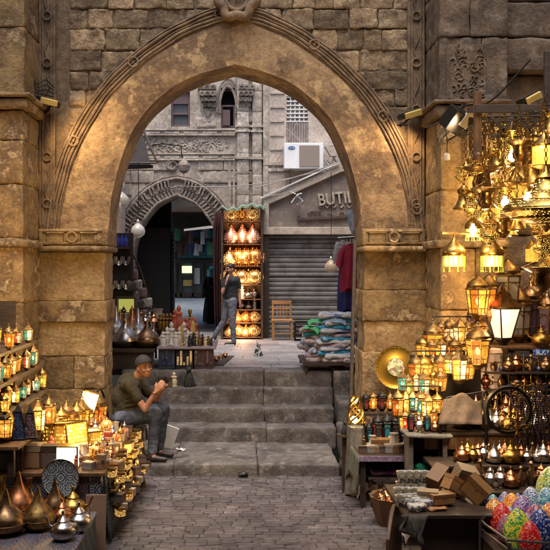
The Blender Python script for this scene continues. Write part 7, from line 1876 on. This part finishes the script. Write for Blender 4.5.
def head(m, c, d, up=(0,0,1)):
    Rm = face_frame(d, up); c = Vector(c); P = lambda x,y,z: c+Rm@Vector((x,y,z))
    ell(m, P(0,.015,.025), (.076,.096,.095), Rm); ell(m, P(0,-.02,-.03), (.064,.078,.082), Rm); ell(m, P(0,-.05,-.085), (.038,.04,.032), Rm)
    ell(m, P(0,-.088,.022), (.055,.018,.014), Rm); ell(m, P(0,-.10,-.018), (.013,.022,.026), Rm); ell(m, P(0,-.112,-.03), (.019,.016,.012), Rm); ell(m, P(0,-.09,-.06), (.026,.012,.008), Rm); ell(m, P(0,-.088,-.073), (.022,.012,.007), Rm)
    for s_ in (-1,1):
        ell(m, P(s_*.078,.01,-.01), (.012,.022,.034), Rm); ell(m, P(s_*.042,-.07,-.022), (.022,.022,.018), Rm)
    return Rm, P
def eyes(P, Rm, parent, org):
    for s_ in (-1,1):
        m = MB(); m.T = Matrix.Translation(-Vector(org)); ell(m, P(s_*.03,-.089,.004), (.012,.006,.006), Rm); m.obj('eye', mat('eye_dark',(.02,.015,.012),rough=.2), parent, smooth=180)
        m = MB(); m.T = Matrix.Translation(-Vector(org)); a = P(s_*.014,-.105,.024); b = P(s_*.048,-.092,.027); m.tube([a,(a+b)/2+Vector((0,0,.004)),b],.005,6); m.obj('eyebrow', mat('dark_hair',(.015,.011,.009),rough=.6), parent)
def hand(m, w, d, n, curl=.4, thumb=1, L=.085):
    """palm + 5 fingers: wrist point, pointing direction, palm normal"""
    d = Vector(d).normalized(); n = Vector(n).normalized(); s = d.cross(n).normalized(); n = s.cross(d).normalized(); w = Vector(w)
    for k in (-1,-.33,.33,1): cap(m, w+s*.012*k, .016, w+d*L+s*.030*k, .0125, 8)
    for k,(o_,ln) in enumerate(((-1,.062),(-.33,.078),(.33,.082),(1,.070))):
        p = w+d*L+s*.031*o_; q = d
        for j,f in enumerate((.45,.32,.23)):
            a = curl*(j+.6); q = (d*math.cos(a)+n*math.sin(a)).normalized(); p2 = p+q*ln*f; cap(m,p,.0098-.001*j,p2,.0090-.001*j,8); p = p2
    a = w+d*.025+s*.022*thumb; b = a+(d*.6+s*.7*thumb+n*.3).normalized()*.038; c_ = b+(d*.8+s*.15*thumb+n*.5).normalized()*.032; cap(m,a,.015,b,.0115,8); cap(m,b,.0115,c_,.0095,8)
def seated_man():
    org = Vector((-1.2,9.8,.124))
    t = bpy.data.objects.new('person', None); COL.objects.link(t); t.location = org; tag(t,'man in olive t-shirt, jeans and dark cap sitting sideways on a chair, looking at us','person')
    def mk(): m = MB(); m.T = Matrix.Translation(-org); return m
    hd = Vector((-1.095,9.73,1.19)); nk = Vector((-1.20,9.80,1.065))
    m = mk(); Rm, P = head(m, hd, (.50,-.85,.06), (-.10,-.10,1)); Rm = Rm
    cap(m, nk, .062, hd+Vector((-.03,.02,-.04)), .054)
    cap(m,(-1.30,9.84,.66),.11,(-1.28,9.83,.93),.11); ell(m,(-1.26,9.82,.98),(.10,.18,.08))
    shR, elR, wrR = Vector((-1.25,9.62,1.01)), Vector((-1.075,9.60,.73)), Vector((-.945,9.56,.94))
    shL, elL, wrL = Vector((-1.19,10.0,1.01)), Vector((-1.0,9.98,.76)), Vector((-.90,9.82,.93))
    for a,b,c in ((shR,elR,wrR),(shL,elL,wrL)): cap(m,a,.048,b,.037); cap(m,b,.037,c,.024)
    hand(m, wrR, (.55,-.1,.75), (.2,.95,.1), .55, 1); hand(m, wrL, (.5,-.45,.55), (-.1,-.85,.4), .7, -1)
    legs = (((-1.34,9.74,.60),(-.965,9.70,.665),(-1.0,9.68,.21)),((-1.34,9.95,.60),(-.90,9.95,.68),(-.945,9.92,.21)))
    for h,k,a in legs: cap(m,h,.10,k,.065); cap(m,k,.062,a,.040); cap(m,a,.04,Vector(a)+Vector((.02,-.01,-.04)),.04)
    body = organic(m,'body',SKIN,t,.0065,4)
    eyes(P,Rm,body,org)
    # shirt
    m = mk(); cap(m,(-1.32,9.85,.62),.165,(-1.31,9.84,.80),.165); cap(m,(-1.31,9.84,.80),.165,(-1.28,9.83,.97),.15); ell(m,(-1.26,9.81,.99),(.135,.235,.105)); ell(m,(-1.40,9.85,.82),(.09,.16,.16))
    cap(m,(-1.24,9.81,1.03),.085,(-1.21,9.80,1.075),.066)
    for a,b in ((shR,elR),(shL,elL)): cap(m,a,.070,a.lerp(b,.55),.062)
    for i in range(7): z = .66+.05*i; m.tube([(-1.16-.005*i,9.74,z),(-1.2,9.68,z+.015),(-1.3,9.67,z-.01)],.014,6)
    organic(m,'t_shirt',mat('olive_cotton',(.045,.034,.014),(.030,.023,.010),rough=.9,scale=8,bump=.3,bscale=60),body,.010,6,wr=.026)
    # jeans
    m = mk(); ell(m,(-1.33,9.85,.585),(.17,.20,.125))
    for i,(h,k,a) in enumerate(legs):
        h,k,a = Vector(h),Vector(k),Vector(a); cap(m,h,.118,k,.082); cap(m,k,.082,k.lerp(a,.5),.066); cap(m,k.lerp(a,.5),.066,a+Vector((0,0,.03)),.056)
        m.tube([k+Vector((.03,-.07,-.03)),k+Vector((-.03,-.075,-.06))],.012,6); m.tube([a+Vector((.05,-.03,.10)),a+Vector((-.04,-.05,.09))],.012,6)
    organic(m,'jeans',mat('faded_denim',(.030,.036,.055),(.12,.14,.18),rough=.85,scale=3.5,lo=.5,hi=.64,bump=.25,bscale=70),body,.010,5,wr=.028)
    for h,k,a in legs:
        a = Vector(a); m = mk(); z = .124; cap(m,(a.x-.03,a.y,z+.045),.042,(a.x+.06,a.y-.02,z+.04),.038); cap(m,(a.x+.06,a.y-.02,z+.036),.036,(a.x+.15,a.y-.035,z+.032),.030); cap(m,a+Vector((-.01,0,-.02)),.046,(a.x-.01,a.y,z+.05),.045)
        o = organic(m,'shoe',mat('dark_shoe',(.022,.016,.014),rough=.5),body,.009,3)
    # cap
    m = mk(); T0 = m.T; m.T = T0 @ Matrix.Translation(P(0,.018,.050)) @ Rm.to_4x4() @ Matrix.Rotation(R(-12),4,'X')
    prof = [(.094*math.cos(a),.098*math.sin(a)) for a in [i*math.pi/2/8 for i in range(8)]]+[(1e-5,.098)]
    m.lathe([(.094,-.012)]+prof,24,sy=1.12); vs = []; n = 12
    for j in range(n+1):
        a = math.pi*(1+j/n); 
        for r0,z in ((1.,.0),(1.45,-.015),(1.75,-.03)): vs.append((.088*math.cos(a), -.02+.10*math.sin(a)*min(r0,1.55), z*.4-.004+.016*abs(math.sin(a))))
    m.add(vs+[Vector(v)+Vector((0,0,-.006)) for v in vs],[(j*3+q,(j+1)*3+q,(j+1)*3+q+1,j*3+q+1) for j in range(n) for q in range(2)]+[(len(vs)+j*3+q+1,len(vs)+(j+1)*3+q+1,len(vs)+(j+1)*3+q,len(vs)+j*3+q) for j in range(n) for q in range(2)])
    o = m.obj('cap',mat('black_cap',(.022,.018,.02),rough=.8),body,smooth=60)
    m = mk(); m.T = T0 @ Matrix.Translation(P(0,-.092,.078)) @ Rm.to_4x4(); m.b2(-.012,.012,-.008,0,-.008,.008); m.obj('cap_badge', STEEL, o, smooth=0)
    m = mk(); ell(m,P(0,.045,-.02),(.073,.06,.06),Rm); m.obj('hair',MATS['dark_hair'],body,smooth=180)
    m = mk(); d = (elR-wrR).normalized(); m.tube([wrR+d*.02+Vector((.034*math.cos(a),.034*math.sin(a),.02*math.cos(a)*-.5)) for a in [q*math.pi/7 for q in range(14)]],.007,6,closed=True); m.obj('wristband',DBRASS,body)
    # phone
    m = MB(); m.box((0,0,0),(.075,.012,.15),(.5,.9,.2)); o = m.obj('mobile_phone',mat('black_plastic',(.015,.015,.017),rough=.25), smooth=0, bevel=.004, loc=(-.872,9.60,1.04)); tag(o,'black mobile phone in the hand of the seated man','phone')
    # chair
    t = thing('metal_chair','old dark metal chair with bent tube back under the seated man','chair',(-1.33,9.85,.124))
    m = MB(); m.T = Matrix.Translation((1.33,-9.85,-.124)); m.rock(-1.54,-1.10,9.64,10.06,.44,.475,rr=.017,amp=.003,n=.08); m.obj('seat',BRONZE,t)
    def leg(pts): m = MB(); m.T = Matrix.Translation((1.33,-9.85,-.124)); m.tube(catmull(pts,5),.013,8); m.obj('leg',BRONZE,t)
    for y in (9.65,10.05):
        leg([(-1.56,y,.13),(-1.55,y,.45)]); leg([(-1.08,y,.13),(-1.10,y,.3),(-1.11,y,.44)])
    m = MB(); m.T = Matrix.Translation((1.33,-9.85,-.124)); m.tube(catmull([(-1.55,9.65,.45),(-1.57,9.65,.62),(-1.62,9.68,.86),(-1.64,9.85,.92),(-1.62,10.02,.86),(-1.57,10.05,.62),(-1.55,10.05,.45)],6),.014,8); m.obj('back_frame',BRONZE,t)
    m = MB(); m.T = Matrix.Translation((1.33,-9.85,-.124)); m.tube(catmull([(-1.5,9.64,.32),(-1.4,9.63,.42),(-1.25,9.63,.42),(-1.12,9.64,.30)],6),.010,6); m.tube([(-1.61,9.68,.76),(-1.61,10.02,.76)],.012,6); m.obj('brace',BRONZE,t)
seated_man()
def walking_man():
    D = 17.7; org = Vector((XW(229,D),D,.705))
    t = bpy.data.objects.new('person', None); COL.objects.link(t); t.location = org; tag(t,'young man in dark t-shirt and jeans walking left with a phone at his face','person')
    def mk(): return MB()
    m = mk(); hd = Vector((.02,0,1.585)); Rm, P = head(m, hd, (-.75,-.62,-.05))
    cap(m,(.03,.01,1.44),.058,hd+Vector((0,0,-.05)),.052); cap(m,(.04,0,1.0),.11,(.03,0,1.26),.11); ell(m,(.03,0,1.33),(.12,.15,.08))
    shN, elN, wrN = Vector((-.06,-.14,1.38)), Vector((-.13,-.22,1.12)), Vector((-.04,-.20,1.37))
    shF, elF, wrF = Vector((.16,.08,1.38)), Vector((.21,.06,1.10)), Vector((.23,-.04,.88))
    for a,b,c in ((shN,elN,wrN),(shF,elF,wrF)): cap(m,a,.052,b,.038); cap(m,b,.038,c,.025)
    hand(m, wrN,(.2,.25,.95),(.1,.9,-.2),.6,1); hand(m, wrF,(.05,-.15,-1),(-.3,0,0),.4,-1)
    legs = (((.07,-.07,.93),(.07,-.08,.50),(.10,-.06,.09)),((-.01,.07,.93),(-.10,.05,.52),(-.30,.08,.20)))
    for h,k,a in legs: cap(m,h,.09,k,.058); cap(m,k,.055,a,.036)
    body = organic(m,'body',SKIN,t,.009,4); eyes(P,Rm,body,(0,0,0))
    m = mk(); cap(m,(.04,0,.97),.145,(.03,0,1.28),.145); ell(m,(.04,-.02,1.35),(.165,.185,.10)); cap(m,(.03,0,1.38),.08,(.03,0,1.43),.066)
    for a,b in ((shN,elN),(shF,elF)): cap(m,a,.072,a.lerp(b,.55),.062)
    organic(m,'t_shirt',mat('charcoal_cotton',(.028,.028,.034),(.018,.018,.022),rough=.9,scale=7),body,.012,5,wr=.03)
    m = mk(); ell(m,(.04,0,.93),(.15,.15,.11))
    for h,k,a in legs: h,k,a = map(Vector,(h,k,a)); cap(m,h,.105,k,.070); cap(m,k,.070,a,.050)
    organic(m,'jeans',mat('grey_denim',(.085,.09,.11),(.14,.15,.18),rough=.85,scale=5),body,.012,5,wr=.03)
    for (a,b) in (((.10,-.06,.055),(-.06,-.08,.035)),((-.30,.08,.15),(-.42,.06,.045))):
        m = mk(); cap(m,a,.05,b,.038); organic(m,'shoe',MATS['dark_shoe'],body,.012,3)
    for (a,b) in (((.11,-.11,.02),(-.08,-.13,.02)),((-.32,.03,.13),(-.42,.01,.02))): m = mk(); m.tube([a,b],.012,6); m.obj('sole',WHITE,body)
    m = mk(); ell(m,P(0,.022,.05),(.084,.10,.085),Rm); organic(m,'hair',MATS['dark_hair'],body,.012,2)
    m = MB(); m.box((0,0,0),(.07,.015,.14),(.2,.2,.8)); o = m.obj('mobile_phone',MATS['black_plastic'],smooth=0,bevel=.004,loc=org+Vector((-.05,-.19,1.47))); tag(o,'dark phone held to the face of the walking man','phone')
    # robed figure
    D = 24.2; org = Vector((XW(212,D),D,.712+.04)); t = bpy.data.objects.new('person', None); COL.objects.link(t); t.location = org; tag(t,'woman in a long black robe and turquoise headscarf seen beyond the dark passage','person')
    m = mk(); Rm, P = head(m,(0,0,1.47),(.3,.95,0)); cap(m,(0,0,1.3),.055,(0,0,1.42),.05); cap(m,(0,0,.85),.13,(0,0,1.2),.13); ell(m,(0,0,1.24),(.17,.11,.08))
    for s_ in (-1,1): cap(m,(s_*.16,0,1.24),.045,(s_*.21,0,.98),.035); cap(m,(s_*.21,0,.98),.035,(s_*.18,-.08,.76),.025); hand(m,(s_*.18,-.08,.76),(0,-.2,-1),(-s_,0,0),.4,1); cap(m,(s_*.07,0,.85),.08,(s_*.07,0,.06),.04); cap(m,(s_*.07,0,.04),.035,(s_*.07,.12,.03),.03)
    body = organic(m,'body',SKIN,t,.012,4)
    m = mk(); m.lathe([(.27,.03),(.26,.3),(.20,.75),(.17,1.0),(.19,1.2),(.16,1.3),(.07,1.36)],30,sy=.75,flute=.035,nf=9)
    for s_ in (-1,1): cap(m,(s_*.16,0,1.25),.075,(s_*.22,0,.98),.07); cap(m,(s_*.22,0,.98),.07,(s_*.19,-.07,.80),.075)
    organic(m,'black_robe',mat('black_robe_cloth',(.010,.009,.011),rough=.9),body,.018,3)
    m = mk(); ell(m,(0,0,1.49),(.10,.115,.125)); cap(m,(0,0,1.40),.09,(0,0,1.30),.12); organic(m,'headscarf',mat('turquoise_scarf',(.04,.36,.36),rough=.8),body,.016,4)
walking_man()
